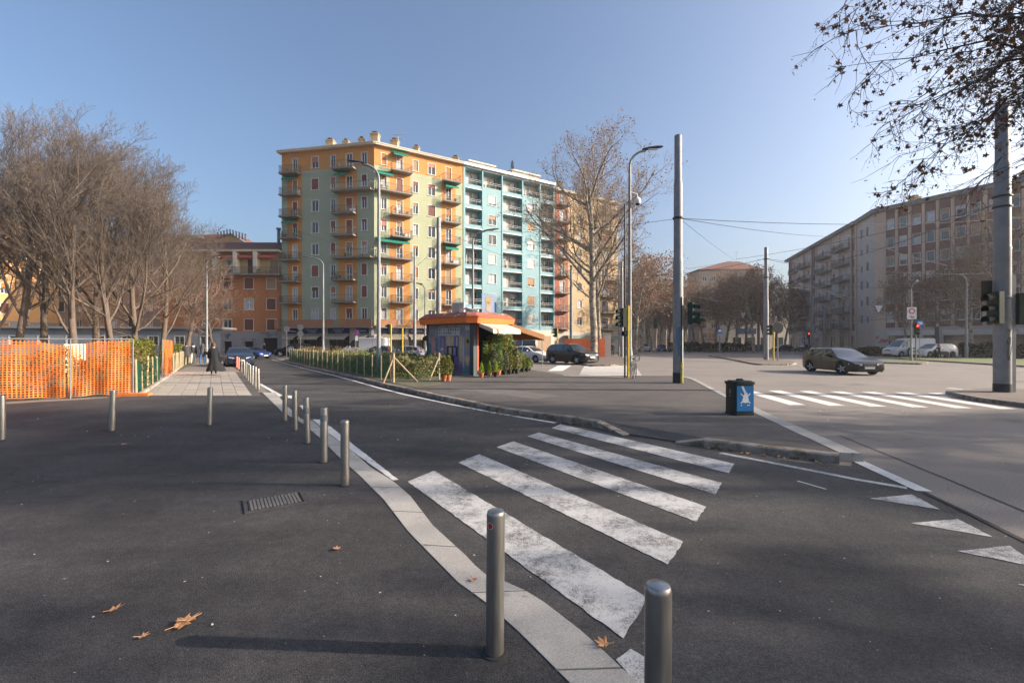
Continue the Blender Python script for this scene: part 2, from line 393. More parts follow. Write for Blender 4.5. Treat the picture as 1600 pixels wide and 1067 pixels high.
# crossing at the far side of the plaza, in front of the dark car
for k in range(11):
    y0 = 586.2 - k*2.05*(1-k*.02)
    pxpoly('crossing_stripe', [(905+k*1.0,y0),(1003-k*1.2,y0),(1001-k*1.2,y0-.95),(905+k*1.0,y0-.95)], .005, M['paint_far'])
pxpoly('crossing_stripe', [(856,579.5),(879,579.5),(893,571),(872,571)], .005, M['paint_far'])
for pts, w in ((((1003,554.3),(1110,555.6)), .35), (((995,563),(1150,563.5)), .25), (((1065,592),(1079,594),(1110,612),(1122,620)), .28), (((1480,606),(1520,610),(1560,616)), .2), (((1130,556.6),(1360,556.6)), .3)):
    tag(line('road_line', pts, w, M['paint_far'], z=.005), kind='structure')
# plaza (raised 12 cm) with a ramp to the crossing
ZP = .12
pin = [(443,563),(486,573),(525,581),(565,589),(604,599),(653,609),(700,619),(808,640),(848,643),(940,657),(1104,684),(1193,695),(1286,705),(1312,707.5)]
pout = [(1181,646),(1133,620.5),(1079,592),(1062,587),(985,587),(880,585),(827,577),(700,562),(560,556.5),(460,556)]
PL_ = [G(px,py,ZP) for px,py in pin]; PO = [G(px,py,ZP) for px,py in pout]
tag(sheet('plaza', PL_ + PO, ZP, M['plaza']), kind='structure')
b = MB(); a0, a1 = G(940,657,ZP), G(1104,684,ZP); r0, r1 = G(984,678,.02), G(1056,689,.02)
b.face([tuple(a0), tuple(r0), tuple(r1), tuple(a1)]); tag(b.build('dropped_kerb', M['plaza']), kind='structure')
def kerb(name, P, z1=ZP+.006, w=.16, L=1.0, m='kerbstone', side=-1, z0=-.05):
    root = empty(name, (0,0,0)); tag(root, kind='structure')
    tot = plen(P); n = max(1, round(tot/L))
    for i in range(n):
        a = along(P, tot*i/n); c = along(P, tot*(i+1)/n); d = (c-a); d.z = 0; ln = d.length
        if ln < .05: continue
        d.normalize(); nn = Vector((-d.y, d.x, 0))*side
        a = a + d*.006; c = c - d*.006; ch = .02; j = random.uniform(-.006,.006)
        A = [a, c]; prof = [(0,z0),(w+.02,z0),(w+.01,z1-ch+j),(w-ch,z1+j),(0,z1+j)]
        b = MB(); b.v = [tuple((p + nn*x).xy) + (z,) for p in A for x, z in prof]
        k5 = len(prof)
        b.f = [tuple(range(k5)), tuple(range(k5, 2*k5))[::-1]] + [(i_, i_+k5, (i_+1)%k5+k5, (i_+1)%k5) for i_ in range(k5)]
        b.m = [0]*len(b.f); b.build('kerb_stone', M[m], root)
    return root
random.seed(3)
kerb('kerb', PL_[:10], side=-1)
kerb('kerb', PL_[10:], side=-1, w=.2, L=1.3)
b = MB(); e0, e1 = PL_[9], G(984,677,.02)
for a_, c_ in ((PL_[9], G(984,678,.02)), (G(1056,689,.02), PL_[10])):
    h0, h1 = a_.z, c_.z; d = (c_-a_).xy.normalized(); q = Vector((d.y,-d.x))*.16
    b.v += [(a_.x,a_.y,-.02),(c_.x,c_.y,-.02),(c_.x+q.x,c_.y+q.y,-.02),(a_.x+q.x,a_.y+q.y,-.02),(a_.x,a_.y,h0+.006),(c_.x,c_.y,h1+.006),(c_.x+q.x,c_.y+q.y,h1),(a_.x+q.x,a_.y+q.y,h0)]
    i = len(b.v)-8
    for q_ in ((0,1,2,3),(4,5,6,7),(0,1,5,4),(1,2,6,5),(2,3,7,6),(3,0,4,7)): b.f.append(tuple(i+k for k in q_)); b.m.append(0)
tag(b.build('dropped_kerb', M['kerbstone']), kind='structure')
# right-hand edge: flush granite border
PR = [PL_[-1], G(1181,646,ZP), G(1133,620.5,ZP), G(1079,592,ZP)]
kerb('kerb', [PR[0], PR[1], PR[2]], side=-1, w=.3, L=1.2, m='granite')
kerb('kerb', [PR[2], PR[3], G(1062,587,ZP), G(985,587,ZP)], side=-1, w=.2, L=1.2, m='granite')
tag(sheet('repair_patch', [G(700,607,ZP),G(745,613,ZP),G(835,623,ZP),G(875,619,ZP),G(800,609,ZP),G(738,606,ZP)], ZP+.004, mat('patch_asphalt', (.13,.118,.105), .85, fine=.25, var=.15, world=True)), kind='structure')
tag(sheet('repair_patch', [G(880,587,ZP),G(978,590,ZP),G(978,588,ZP),G(880,585.6,ZP)], ZP+.004, mat('patch_pale', (.3,.26,.22), .85, var=.1, world=True)), kind='structure')
# park ground behind the fence, planted bed
tag(sheet('park_ground', [(-90,13),G(0,628),G(208,617),G(214,618),G(262,587),G(300,570),G(312,563),(-46,60),(-90,60)], .012, M['soil']), kind='structure')
bed = [G(452,561,ZP),G(486,571.5,ZP),G(525,579,ZP),G(565,587,ZP),G(604,596,ZP),G(653,606,ZP),G(690,603,ZP),G(690,590,ZP),G(650,575,ZP),G(560,562,ZP),G(470,557.5,ZP)]
tag(sheet('planted_bed', bed, ZP+.008, M['soil']), kind='structure')
# concrete slab footpath
fp = empty('paved_footpath', (0,0,0)); tag(fp, kind='structure')
sheet('bedding', [(-12.9,14.9),(-8.2,14.9),(-16.2,27.3),(-21.2,27.3)], .013, M['joint'], fp)
me = None
D0 = 15.0; dv = Vector((-.653,1.0))
b = MB(); g_ = .008
pts = [(g_,g_),(.47-g_,g_),(.47-g_+dv.x*.95,.95-g_),(g_+dv.x*.95,.95-g_)]
b.prism(pts, 0, .03); slab_me = b.mesh('slab', M['slab'])
for r in range(13):
    for c in range(10):
        x = -12.8 + c*.47 + dv.x*r*.95; y = D0 + r*.95
        if x + .47 > -8.15 + dv.x*(r*.95): continue
        link('slab', slab_me, fp, (x, y, random.uniform(-.003,.003)))
# low concrete border of the path, manhole grate
kerb('kerb', [G(214,619),G(262,588),G(287,568)], side=-1, z1=.09, w=.12, m='slab')
mh = empty('manhole_cover', (G(430,786).x, G(430,786).y, .009), 0, 'square cast iron manhole cover in the dark asphalt', 'manhole cover')
q = [G(386,781), G(462.5,768), G(476,789), G(392,804)]
loc = Vector(mh.location)
mid = sum(q, Vector())/4
mh.location = (mid.x, mid.y, .009)
ex = (q[2]-q[3]).normalized(); ang = math.atan2(ex.y, ex.x); mh.rotation_euler.z = ang
M['iron'] = mat('cast_iron', (.075,.068,.064), .6, metal=.4, var=.2, scale=9, rnd=.1)
w_, h_ = .60, .46
b = MB()
for x0,x1,y0,y1 in ((-w_/2,w_/2,-h_/2,-h_/2+.035),(-w_/2,w_/2,h_/2-.035,h_/2),(-w_/2,-w_/2+.035,-h_/2+.035,h_/2-.035),(w_/2-.035,w_/2,-h_/2+.035,h_/2-.035)): b.box(x0,x1,y0,y1,-.01,.012)
b.build('frame', M['iron'], mh)
MB().box(-w_/2+.045,w_/2-.045,-h_/2+.045,h_/2-.045,-.01,.004).build('lid', M['iron'], mh)
b = MB()
for i in range(14):
    for j in range(9):
        x = -w_/2+.06+i*.035; y = -h_/2+.06+j*.04+(i%2)*.018
        if y < h_/2-.055: b.box(x,x+.024,y,y+.020,.004,.011)
o = b.build('stud_pattern', M['chrome'] if False else mat('worn_iron', (.20,.19,.18), .5, metal=.5), mh); o['kind'] = 'stuff'
# litter and fallen leaves
M['leaf_dry'] = mat('dry_leaf', (.50,.25,.11), .75, var=.25, scale=20)
M['leaf_red'] = mat('dry_leaf_red', (.45,.20,.12), .75, var=.25, scale=20)
def maple(r=.1, seed=0, curl=.25):
    rr = random.Random(seed); pts = []
    lob = [(0,1.0),(22,.42),(48,.85),(72,.38),(100,.7),(130,.32),(160,.36),(180,.2)]
    full = lob + [(-a, l) for a, l in lob[-2:0:-1]]
    for a, l in full:
        a = R(a + rr.uniform(-5,5)+90); l *= r*rr.uniform(.88,1.1)
        pts.append((l*math.cos(a), l*math.sin(a)))
    b = MB(); z = lambda x, y: curl*(x*x+y*y)/r + rr.uniform(0,.006)
    b.v = [(0,0,.004)] + [(x,y,z(x,y)) for x,y in pts]
    n = len(pts); b.f = [(0,i+1,(i+1)%n+1) for i in range(n)]; b.m = [0]*n
    b.tube([(0,-.2*r,.004),(.1*r,-.8*r,.012)], .0025, 3)
    return b
for i, (px, py, r, m, rot, lab) in enumerate([(283,980,.10,'leaf_dry',-50,'largest tan plane leaf lying on the dark pavement'),(298,972,.085,'leaf_dry',150,'tan leaf overlapping the largest one on the dark pavement'),
    (177,957,.06,'leaf_dry',-60,'slim curled tan leaf at the left of the pavement'),(526,861,.055,'leaf_red',20,'reddish fallen leaf right of the manhole cover'),(945,1012,.07,'leaf_dry',80,'crumpled brown leaf beside the granite strip'),
    (739,909,.05,'leaf_red',200,'small reddish leaf lying on the granite strip'),(193,696,.075,'leaf_red',10,'pinkish leaf far out on the pavement'),(222,999,.05,'leaf_dry',-70,'thin pale leaf below the tan leaves'),(1196,724,.05,'leaf_dry',0,'brown leaf below the kerb point by the bin'),(800,673,.05,'leaf_red',60,'small leaf on the side road near the crossing')]):
    o = maple(r, i, .5 if i in (4,) else .22).build('fallen_leaf', M[m]); g_ = G(px, py); o.location = (g_.x, g_.y, .02); o.rotation_euler = (R(random.uniform(-8,8)), R(random.uniform(-8,8)), R(rot))
    tag(o, lab, 'leaf', 'fallen leaves')
rng = np.random.default_rng(5)
def litter(name, n, xr, yr, z, smin, smax, m, filt=None):
    V = []; F = []
    k = 0
    while k < n:
        x = rng.uniform(*xr); y = rng.uniform(*yr)
        if filt and not filt(x, y): k += 1; continue
        s = rng.uniform(smin, smax); a = rng.uniform(0, 6.28); e = rng.uniform(.3,1)
        c, s_ = math.cos(a)*s, math.sin(a)*s; i = len(V)
        V += [(x+c,y+s_,z+rng.uniform(0,s)),(x-s_*e,y+c*e,z),(x-c,y-s_,z+rng.uniform(0,s*.6)),(x+s_*e,y-c*e,z+.002)]; F.append((i,i+1,i+2,i+3)); k += 1
    me = np_mesh(name, np.array(V), np.array(F), m)
    return tag(link(name, me), kind='stuff')
litter('litter', 1500, (-8,9), (1.8,14), .014, .002, .010, M['dirt'])
litter('litter', 260, (-12,12), (8,24), .014, .008, .02, M['dirt'])
# leaf litter in the gutter along the kerb
V = []; F = []
for seg, dens in ((PL_[6:10], 200), (PL_[10:], 60)):
    T = plen(seg)
    for k in range(dens):
        t = rng.uniform(0, T); p = along(seg, t); q = along(seg, min(T, t+.1)); d = (q-p).xy
        if d.length < 1e-5: continue
        d.normalize(); off = .2 + abs(rng.normal(0,.09)); x = p.x + d.y*off; y = p.y - d.x*off
        s = rng.uniform(.015,.04); a = rng.uniform(0,6.28); c, s_ = math.cos(a)*s, math.sin(a)*s; i = len(V)
        V += [(x+c,y+s_,.03*rng.random()+.01),(x-s_,y+c,.012),(x-c,y-s_,.04*rng.random()+.01),(x+s_,y-c,.012)]; F.append((i,i+1,i+2,i+3))
tag(link('leaf_litter', np_mesh('leaf_litter', np.array(V), np.array(F), mat('leaf_litter', (.2,.12,.07), .9, var=.4, scale=30))), kind='stuff')
# far traffic islands
def island(name, px, m='plaza', z=.12):
    P = [G(a,b_,z) for a,b_ in px]
    o = tag(sheet(name, P, z, M[m]), kind='structure'); kerb('kerb', P+[P[0]], side=(-1 if sum(P[i].x*P[(i+1)%len(P)].y-P[(i+1)%len(P)].x*P[i].y for i in range(len(P)))>0 else 1), L=2.0, z1=z+.004)
M['island'] = mat('island_asphalt', (.15,.12,.10), .9, var=.15, fine=.2, world=True)
M['verge'] = mat('verge_grass', (.12,.14,.05), .95, var=.4, scale=3, fine=.4, fscale=30, world=True)
island('traffic_island', [(1108,554.5),(1150,561.5),(1185,568),(1240,568),(1241,565),(1190,557),(1135,553.8)], 'island')
island('traffic_island', [(1487,611),(1500,616),(1560,624),(1640,634),(1900,655),(1800,622),(1640,609),(1545,606)], 'island')
island('traffic_island', [(1366,562.2),(1380,565.5),(1442,567.5),(1447,565),(1400,561.5)], 'verge')
island('traffic_island', [(1402,559.3),(1500,565),(1600,571),(1750,578),(1750,566),(1600,561),(1500,558),(1420,556.5)], 'verge')
island('far_pavement', [(905,566),(925,570),(975,569),(985,563),(968,556),(960,551),(900,551),(880,557)], 'island')
# ------------------------------------------------ buildings
class Fac:                                   # a facade line A->B seen from outside: x along it, y inwards
    def __init__(s, A, B, z=0.0):
        s.A = Vector((A[0], A[1], z)); s.B = Vector((B[0], B[1], z)); s.d = (s.B-s.A).normalized(); s.L = (s.B-s.A).length
        s.ang = math.atan2(s.d.y, s.d.x); s.n = Vector((-s.d.y, s.d.x, 0))
    def x(s, px):                            # where along the facade a picture column falls
        k = (px-CX)/FPX; return (k*s.A.y - s.A.x)/(s.d.x - k*s.d.y)
    def Y(s, x): return (s.A + s.d*x).y
    def z(s, py, px): return zat(py, s.Y(s.x(px)))
    def put(s, o, x=0, y=0, z=0):
        o.location = s.A + s.d*x + s.n*y + Vector((0,0,z)); o.rotation_euler = (0,0,s.ang); return o
def wall_grid(b, L, H, holes, cf, z0=0.0, xb=(), zb=(), rev=.2, y=0.0, x0=0.0, revm=None):
    xs = sorted(set([x0, L] + [v for h in holes for v in h[:2]] + [v for v in xb if x0 < v < L])); zs = sorted(set([z0, H] + [v for h in holes for v in h[2:4]] + [v for v in zb if z0 < v < H]))
    for i in range(len(xs)-1):
        for j in range(len(zs)-1):
            xc, zc = (xs[i]+xs[i+1])/2, (zs[j]+zs[j+1])/2
            if any(h[0] < xc < h[1] and h[2] < zc < h[3] for h in holes): continue
            b.quad((xs[i],y,zs[j]),(xs[i+1],y,zs[j]),(xs[i+1],y,zs[j+1]),(xs[i],y,zs[j+1]), cf(xc, zc))
    for h in holes:
        a, c, d, e = h[:4]; r = h[4] if len(h) > 4 else rev; m = cf(a-.05, (d+e)/2) if revm is None else revm
        b.quad((a,y,d),(a,y,e),(a,y+r,e),(a,y+r,d), m); b.quad((c,y,d),(c,y+r,d),(c,y+r,e),(c,y,e), m)
        b.quad((a,y,e),(c,y,e),(c,y+r,e),(a,y+r,e), m); b.quad((a,y,d),(a,y+r,d),(c,y+r,d),(c,y,d), m)
_wc = {}
def window(root, F, x0, x1, z0, z1, shut=0.0, sm='sh_red', fm='frame', pane='pane', y=.10, border=.09, mull=1, name='window', sill=True):
    w, h = round(x1-x0, 2), round(z1-z0, 2)
    k = (w, h, fm, border, mull, sill)
    if k not in _wc:
        b = MB(); t = .07
        if border:
            for q in ((-border,0,0,h),(w,w+border,0,h),(-border,w+border,h,h+border)): b.box(q[0],q[1],-.03-y,.03-y,q[2],q[3])
        if sill: b.box(-.1-border*.3,w+.1+border*.3,-.09-y,.02-y,-.09,0)
        b.box(0,t,0,.05,0,h); b.box(w-t,w,0,.05,0,h); b.box(t,w-t,0,.05,h-t,h); b.box(t,w-t,0,.05,0,t)
        for i in range(mull): 
            c = w*(i+1)/(mull+1); b.box(c-.045,c+.045,-.005,.05,t,h-t)
        if h > 2: b.box(t,w-t,0.002,.045,.75,.82)
        p = MB(); p.quad((t*.5,.035,t*.5),(w-t*.5,.035,t*.5),(w-t*.5,.035,h-t*.5),(t*.5,.035,h-t*.5))
        _wc[k] = (b.mesh('window', M[fm]), p)
    fr = link(name, _wc[k][0], root); F.put(fr, x0, y, z0)
    pk = k + (pane,)
    if pk not in _wc: _wc[pk] = _wc[k][1].mesh('pane', M[pane])
    link('pane', _wc[pk], fr)
    if shut > 0:
        sk = k + (sm, round(shut, 1))
        if sk not in _wc:
            s_ = MB(); hh = h*round(shut, 1); n = max(1, int(hh/.13))
            for i in range(n):
                z = h-hh+hh*i/n; s_.box(.02,w-.02,-.055,-.03,z+.006,z+hh/n-.006)
            s_.box(.02,w-.02,-.032,-.02,h-hh,h)
            _wc[sk] = s_.mesh('shutter', M[sm])
        link('shutter', _wc[sk], fr)
    return fr
_bc = {}
def balcony(root, F, x0, x1, z, dep=1.1, plants=0, awning=None, rm='rail', slab='slabgrey', seed=0, panel=None, ac=False):
    w = round(x1-x0, 2); k = (w, dep, rm, slab)
    if k not in _bc:
        b = MB(); b.box(0,w,-dep,0,-.16,0); b.box(-.04,w+.04,-dep-.04,-dep+.0,-.10,.03)
        r = MB()
        for q in ((0.02,w-.02,-dep+.02),): r.box(q[0],q[1],q[2]-.02,q[2]+.02,.97,1.01); r.box(q[0],q[1],q[2]-.012,q[2]+.012,.10,.13)
        for xx in (.02, w-.02): r.box(xx-.02,xx+.02,-dep+.02,0,.97,1.01); r.box(xx-.012,xx+.012,-dep+.02,0,.10,.13)
        n = int(w/.11)
        for i in range(n+1):
            xx = .02+(w-.04)*i/n; r.box(xx-.009,xx+.009,-dep+.012,-dep+.028,.03,.97)
        for i in range(1, int(dep/.13)):
            for xx in (.02, w-.02): r.box(xx-.009,xx+.009,-dep+i*.13,-dep+i*.13+.016,.03,.97)
        _bc[k] = (b.mesh('balcony', M[slab]), r.mesh('railing', M[rm]))
    o = link('balcony', _bc[k][0], root); F.put(o, x0, 0, z); link('railing', _bc[k][1], o)
    rr = random.Random(seed)
    for i in range(plants):
        p = link('potted_plant', PLANTS[rr.randrange(len(PLANTS))], o, (rr.uniform(.25,w-.25), -dep+.22, 0), rr.uniform(0,6), rr.uniform(.6,1.0))
    if awning:
        b = MB(); a0, a1 = awning; zz = 2.75; b.v = [(a0,-.02,zz),(a1,-.02,zz),(a1,-.95,zz-.42),(a0,-.95,zz-.42),(a0,-.95,zz-.66),(a1,-.95,zz-.66)]; b.f = [(0,1,2,3),(3,2,5,4)]; b.m = [0,0]
        b.box(a0,a1,-.2,-.02,zz-.02,zz+.1); b.build('awning', M['aw_green'], o)
    if ac:
        b = MB(); b.box(0,.8,-.3,0,0,.6); b.lathe([(.2,0),(.2,.01)], 14, (0,0,0)); q = b.build('air_conditioner', M['white'], o); q.location = (w-.95,-.1,.05)
    return o
def plantmesh(seed, h=.6, r=.28, n=110, cols='leafA', pot='terracotta'):
    rr = np.random.default_rng(seed); V = []; F = []; mi = []
    for i in range(n):
        u = rr.normal(0,1,3); u /= np.linalg.norm(u); t = rr.random()**.4
        c = np.array([u[0]*r*t, u[1]*r*t, .32+h*.5+u[2]*h*.5*t]); s = rr.uniform(.03,.065); a = rr.normal(0,1,3); a /= np.linalg.norm(a); b_ = np.cross(a, rr.normal(0,1,3)); b_ /= np.linalg.norm(b_)
        k = len(V); V += [c-a*s, c-b_*s*.6, c+a*s, c+b_*s*.6]; F.append((k,k+1,k+2,k+3)); mi.append(0)
    for j in range(8):
        a0, a1 = j*math.pi/4, (j+1)*math.pi/4; k = len(V)
        V += [np.array((.10*math.cos(a0),.10*math.sin(a0),0)), np.array((.10*math.cos(a1),.10*math.sin(a1),0)), np.array((.15*math.cos(a1),.15*math.sin(a1),.28)), np.array((.15*math.cos(a0),.15*math.sin(a0),.28))]
        F.append((k,k+1,k+2,k+3)); mi.append(1)
        k = len(V); V += [np.array((0,0,.26)), np.array((.14*math.cos(a0),.14*math.sin(a0),.26)), np.array((.14*math.cos(a1),.14*math.sin(a1),.26)), np.array((0,0,.26))]; F.append((k,k+1,k+2,k+3)); mi.append(1)
    return np_mesh('potted_plant', np.array(V), np.array(F), [M[cols], M[pot]], mi)
M['leafA'] = leafmat('pot_leaf', (.09,.16,.04), (.22,.29,.09)); M['leafB'] = leafmat('shrub_leaf', (.13,.15,.06), (.30,.28,.12)); M['leafC'] = leafmat('lime_leaf', (.28,.38,.03), (.36,.45,.05))
M['leafD'] = leafmat('grey_leaf', (.09,.10,.06), (.16,.17,.10)); M['leafbr'] = leafmat('brown_leaf', (.16,.075,.035), (.27,.14,.065), .3); M['leafbr2'] = leafmat('dark_brown_leaf', (.10,.055,.03), (.20,.10,.05), .25)
M['terracotta'] = mat('terracotta', (.45,.15,.06), .8, rnd=.1); M['potblack'] = mat('plastic_pot', (.03,.03,.032), .6)
PLANTS = [plantmesh(i, .35+.12*i, .26) for i in range(3)] + [plantmesh(7, .5, .3, cols='leafB', pot='potblack')]
for k, c in dict(sh_red=(.26,.085,.055), sh_or=(.40,.17,.04), sh_brown=(.16,.06,.04), sh_white=(.55,.53,.5), sh_tan=(.36,.24,.14), sh_dark=(.06,.05,.05), sh_salmon=(.50,.19,.12)).items(): M[k] = mat(k, c, .65, var=.08, rnd=.12)
M['rail'] = mat('railing_metal', (.09,.085,.08), .6); M['rail_lt'] = mat('railing_pale', (.36,.34,.31), .6)
M['slabgrey'] = mat('balcony_slab', (.25,.225,.195), .85, var=.2, scale=2)
def plaster(n, c, **k): M[n] = mat(n, c, .88, var=.07, scale=.5, fine=.05, fscale=9, stretch=(1,1,.45), **k)
plaster('p_green', (.37,.39,.255), stain=((.30,.34,.26), .45, .58, .8)); plaster('p_green_shade', (.33,.36,.265), stain=((.22,.26,.21), .5, .55, .8)); plaster('p_orange', (.55,.25,.075), stain=((.42,.19,.06), .5, .6, .8)); plaster('p_grey', (.33,.32,.31))  # one green plaster twice: sun and shade of the facades set in the colour
M['p_green'] = M['p_green']; plaster('p_brown', (.36,.17,.09)); plaster('p_brown_s', (.55,.28,.15)); plaster('p_stone', (.46,.41,.36))
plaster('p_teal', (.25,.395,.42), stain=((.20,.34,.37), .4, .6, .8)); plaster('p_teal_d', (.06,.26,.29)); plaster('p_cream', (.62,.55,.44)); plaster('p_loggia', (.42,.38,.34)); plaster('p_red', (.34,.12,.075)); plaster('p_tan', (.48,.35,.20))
plaster('p_terra', (.42,.16,.06)); plaster('p_ochre', (.50,.33,.15)); plaster('p_base', (.27,.26,.26)); plaster('p_gold', (.62,.34,.14)); plaster('p_dull', (.33,.25,.19)); plaster('p_blue', (.22,.24,.28))
plaster('r_brick', (.17,.085,.075)); plaster('r_tan', (.55,.40,.30)); plaster('r_stone', (.48,.42,.36)); plaster('r_pink', (.52,.43,.38)); plaster('r_dark', (.09,.08,.09))
M['aw_green'] = mat('green_awning', (.01,.20,.13), .8); M['aw_stripe'] = mat('cream_awning', (.42,.36,.27), .85); M['aw_red'] = mat('red_awning', (.42,.10,.07), .85); M['roof'] = mat('roof_tiles', (.15,.065,.045), .9, var=.2, fine=.3, fscale=6)
M['roofgrey'] = mat('roof_grey', (.2,.19,.185), .85); M['chim'] = mat('chimney_brick', (.48,.36,.21), .9); M['dark'] = mat('dark_interior', (.018,.016,.015), .9); M['shop'] = mat('shop_glass', (.03,.035,.04), .08, spec=.8, rnd=.3)
def wall_obj(root, F, b, mats, name='wall'):
    o = b.build(name, [M[k] for k in mats], root); F.put(o); return o
def chimney(root, p, w, h, pot=True):
    b = MB().box(-w/2,w/2,-w/2,w/2,0,h); b.box(-w/2-.1,w/2+.1,-w/2-.1,w/2+.1,h,h+.15)
    o = b.build('chimney', M['chim'], root); o.location = p
    if pot: q = MB().box(-w*.32,w*.32,-w*.32,w*.32,h+.15,h+.5).build('chimney_cap', M['roof'], o)
    return o
def antenna(root, p, h=3):
    b = MB(); b.bar((0,0,0),(0,0,h),.035); b.bar((-.7,0,h-.2),(.7,0,h-.2),.025); b.bar((-.5,0,h-.8),(.6,0,h-.8),.025)
    for i in range(6): b.bar((-.6+i*.22,-.3,h-.2),(-.6+i*.22,.3,h-.2),.018)
    o = b.build('antenna', M['galv'], root); o.location = p; return o

# ---- building 1: green and orange corner block
P0, PLf, P1, P2, P3 = (-19.2,63.4), (-33.6,66.4), (-7.5,70.6), (7.45,80.1), (20.6,88.5)
HB = 29.3
b1 = empty('apartment_building', (*P0, 0), 0, 'tall corner block with green and orange plaster and shops below', 'building', 'apartment buildings round the square')
b1_loc = Vector((*P0, 0))
def rel(root, F):                            # facades are laid out in world space: give the root's offset back
    F.A = F.A - root.location; F.B = F.B - root.location; return F
class RFac(Fac):
    def __init__(s, A, B, root): super().__init__(A, B); s.off = root.location.copy()
    def put(s, o, x=0, y=0, z=0):
        o.location = s.A + s.d*x + s.n*y + Vector((0,0,z)) - s.off; o.rotation_euler = (0,0,s.ang); return o
FL = RFac(PLf, P0, b1); FR = RFac(P0, P1, b1)
rk = [5.85+3.11*k for k in range(8)]
rr = random.Random(11)
def cf_l(xo):
    def f(x, z):
        if z < 4.0: return 2
        if z > 26.55: return 1
        return 1 if any(a < x < c for a, c in xo) else 0
    return f
def block(F, cols, ocols, mats, wrapx, side):
    holes = []; todo = []
    for kind, p0, p1 in cols:
        x0, x1 = F.x(p0), F.x(p1)
        for k, c in enumerate(rk):
            if kind == 'w': z0, z1 = c-.78, c+.80
            else: z0, z1 = c-1.42, c+.80
            holes.append((x0,x1,z0,z1)); todo.append((kind,x0,x1,z0,z1,k))
    oc = [(F.x(a), F.x(b_)) for a, b_ in ocols]
    b = MB(); wall_grid(b, F.L, HB, holes + side, cf_l(oc), xb=[v for q in oc for v in q], zb=(4.0,26.55), rev=.18)
    for z in (7.3,10.4,13.5,16.6,19.75,22.85,25.95):      # thin string lines between the floors
        for a, c in ([(0, oc[0][0])] + [(oc[i][1], oc[i+1][0]) for i in range(len(oc)-1)] + [(oc[-1][1], F.L)]):
            if c-a > .4 and z < 26: b.box(a+.01,c-.01,-.012,0,z+.02,z+.07,0)
    wall_obj(b1, F, b, mats)
    for kind, x0, x1, z0, z1, k in todo:
        s_ = rr.choice([0,0,.3,.3,.5,1.0,.2,0,1.0]); m_ = rr.choice(['sh_red','sh_red','sh_or','sh_salmon','sh_brown','sh_tan']); 
        window(b1, F, x0, x1, z0, z1, s_, m_, 'frame', rr.choice(['pane','pane','pane_cur']), name='window' if kind == 'w' else 'balcony_door', sill=(kind=='w'))
colsL = [('d',457.5,464.5),('w',487,497.5),('w',517,524),('d',541,550),('w',565,573)]
colsR = [('w',596,604),('d',620,629),('w',645.5,653),('w',669,680),('d',697,705)]
shopL = [(FL.x(a), FL.x(c), 0.2, 2.75, .35) for a, c in ((451,466),(474,503),(514,546),(558,576))]
shopR = [(FR.x(a), FR.x(c), 0.2, 2.75, .35) for a, c in ((594,632),(639,663),(668,688),(692,712))]
block(FL, colsL, [(449,472),(529,558)], ['p_green_shade','p_orange','p_stone'], 0, shopL)
block(FR, colsR, [(609,641),(690,712)], ['p_green','p_orange','p_stone'], 0, shopR)
for F, shops in ((FL, shopL), (FR, shopR)):
    for i, (a, c, z0, z1, r) in enumerate(shops):
        b = MB(); b.box(a,c,.30,.36,z0,z1,0)
        n = max(2, int((c-a)/.9))
        for j in range(n+1): xx = a+(c-a)*j/n; b.box(xx-.04,xx+.04,.24,.30,z0,z1,1)
        b.box(a,c,.24,.30,z1-.12,z1,1)
        F.put(b.build('shop_front', [M['shop'], M['frame_br']], b1))
        # scalloped awning, striped
        b = MB(); n = max(6, int((c-a)/.16)); zz = 3.0
        for j in range(n):
            xa, xb_ = a-.1+(c-a+.2)*j/n, a-.1+(c-a+.2)*(j+1)/n
            b.quad((xa,-.03,zz),(xb_,-.03,zz),(xb_,-1.25,zz-.55),(xa,-1.25,zz-.55), j%2); b.quad((xa,-1.25,zz-.55),(xb_,-1.25,zz-.55),(xb_,-1.25,zz-.78+.04*(j%2)),(xa,-1.25,zz-.78+.04*(j%2)), j%2)
        F.put(b.build('awning', [M['aw_stripe'], mat('awning_olive', (.30,.27,.18), .85)], b1))
        if i < 4:
            sg = MB().box(a-.05,c+.05,-.16,-.02,3.12,3.84).build('shop_sign', M['navy'], b1); F.put(sg)
            txt = ['Cilento','RISTORANTE\nPIZZERIA','RISTORANTE\nPIZZERIA','Cilento'][i] if F is FL else ['RISTORANTE\nPIZZERIA','PIZZERIA','BAR','CAFFE'][i]
            cu = bpy.data.curves.new('lettering', 'FONT'); cu.body = txt; cu.size = .30 if '\n' in txt else .42; cu.align_x = 'CENTER'; cu.align_y = 'CENTER'; cu.space_line = .9; cu.extrude = .004; tmp = link('tmp', cu); lme = bpy.data.meshes.new_from_object(tmp.evaluated_get(bpy.context.evaluated_depsgraph_get())); bpy.data.objects.remove(tmp); lme.materials.clear(); lme.materials.append(M['plate'])
            t = link('lettering', lme, sg); t.location = ((a+c)/2, -.17, 3.48); t.rotation_euler = (R(90),0,0)
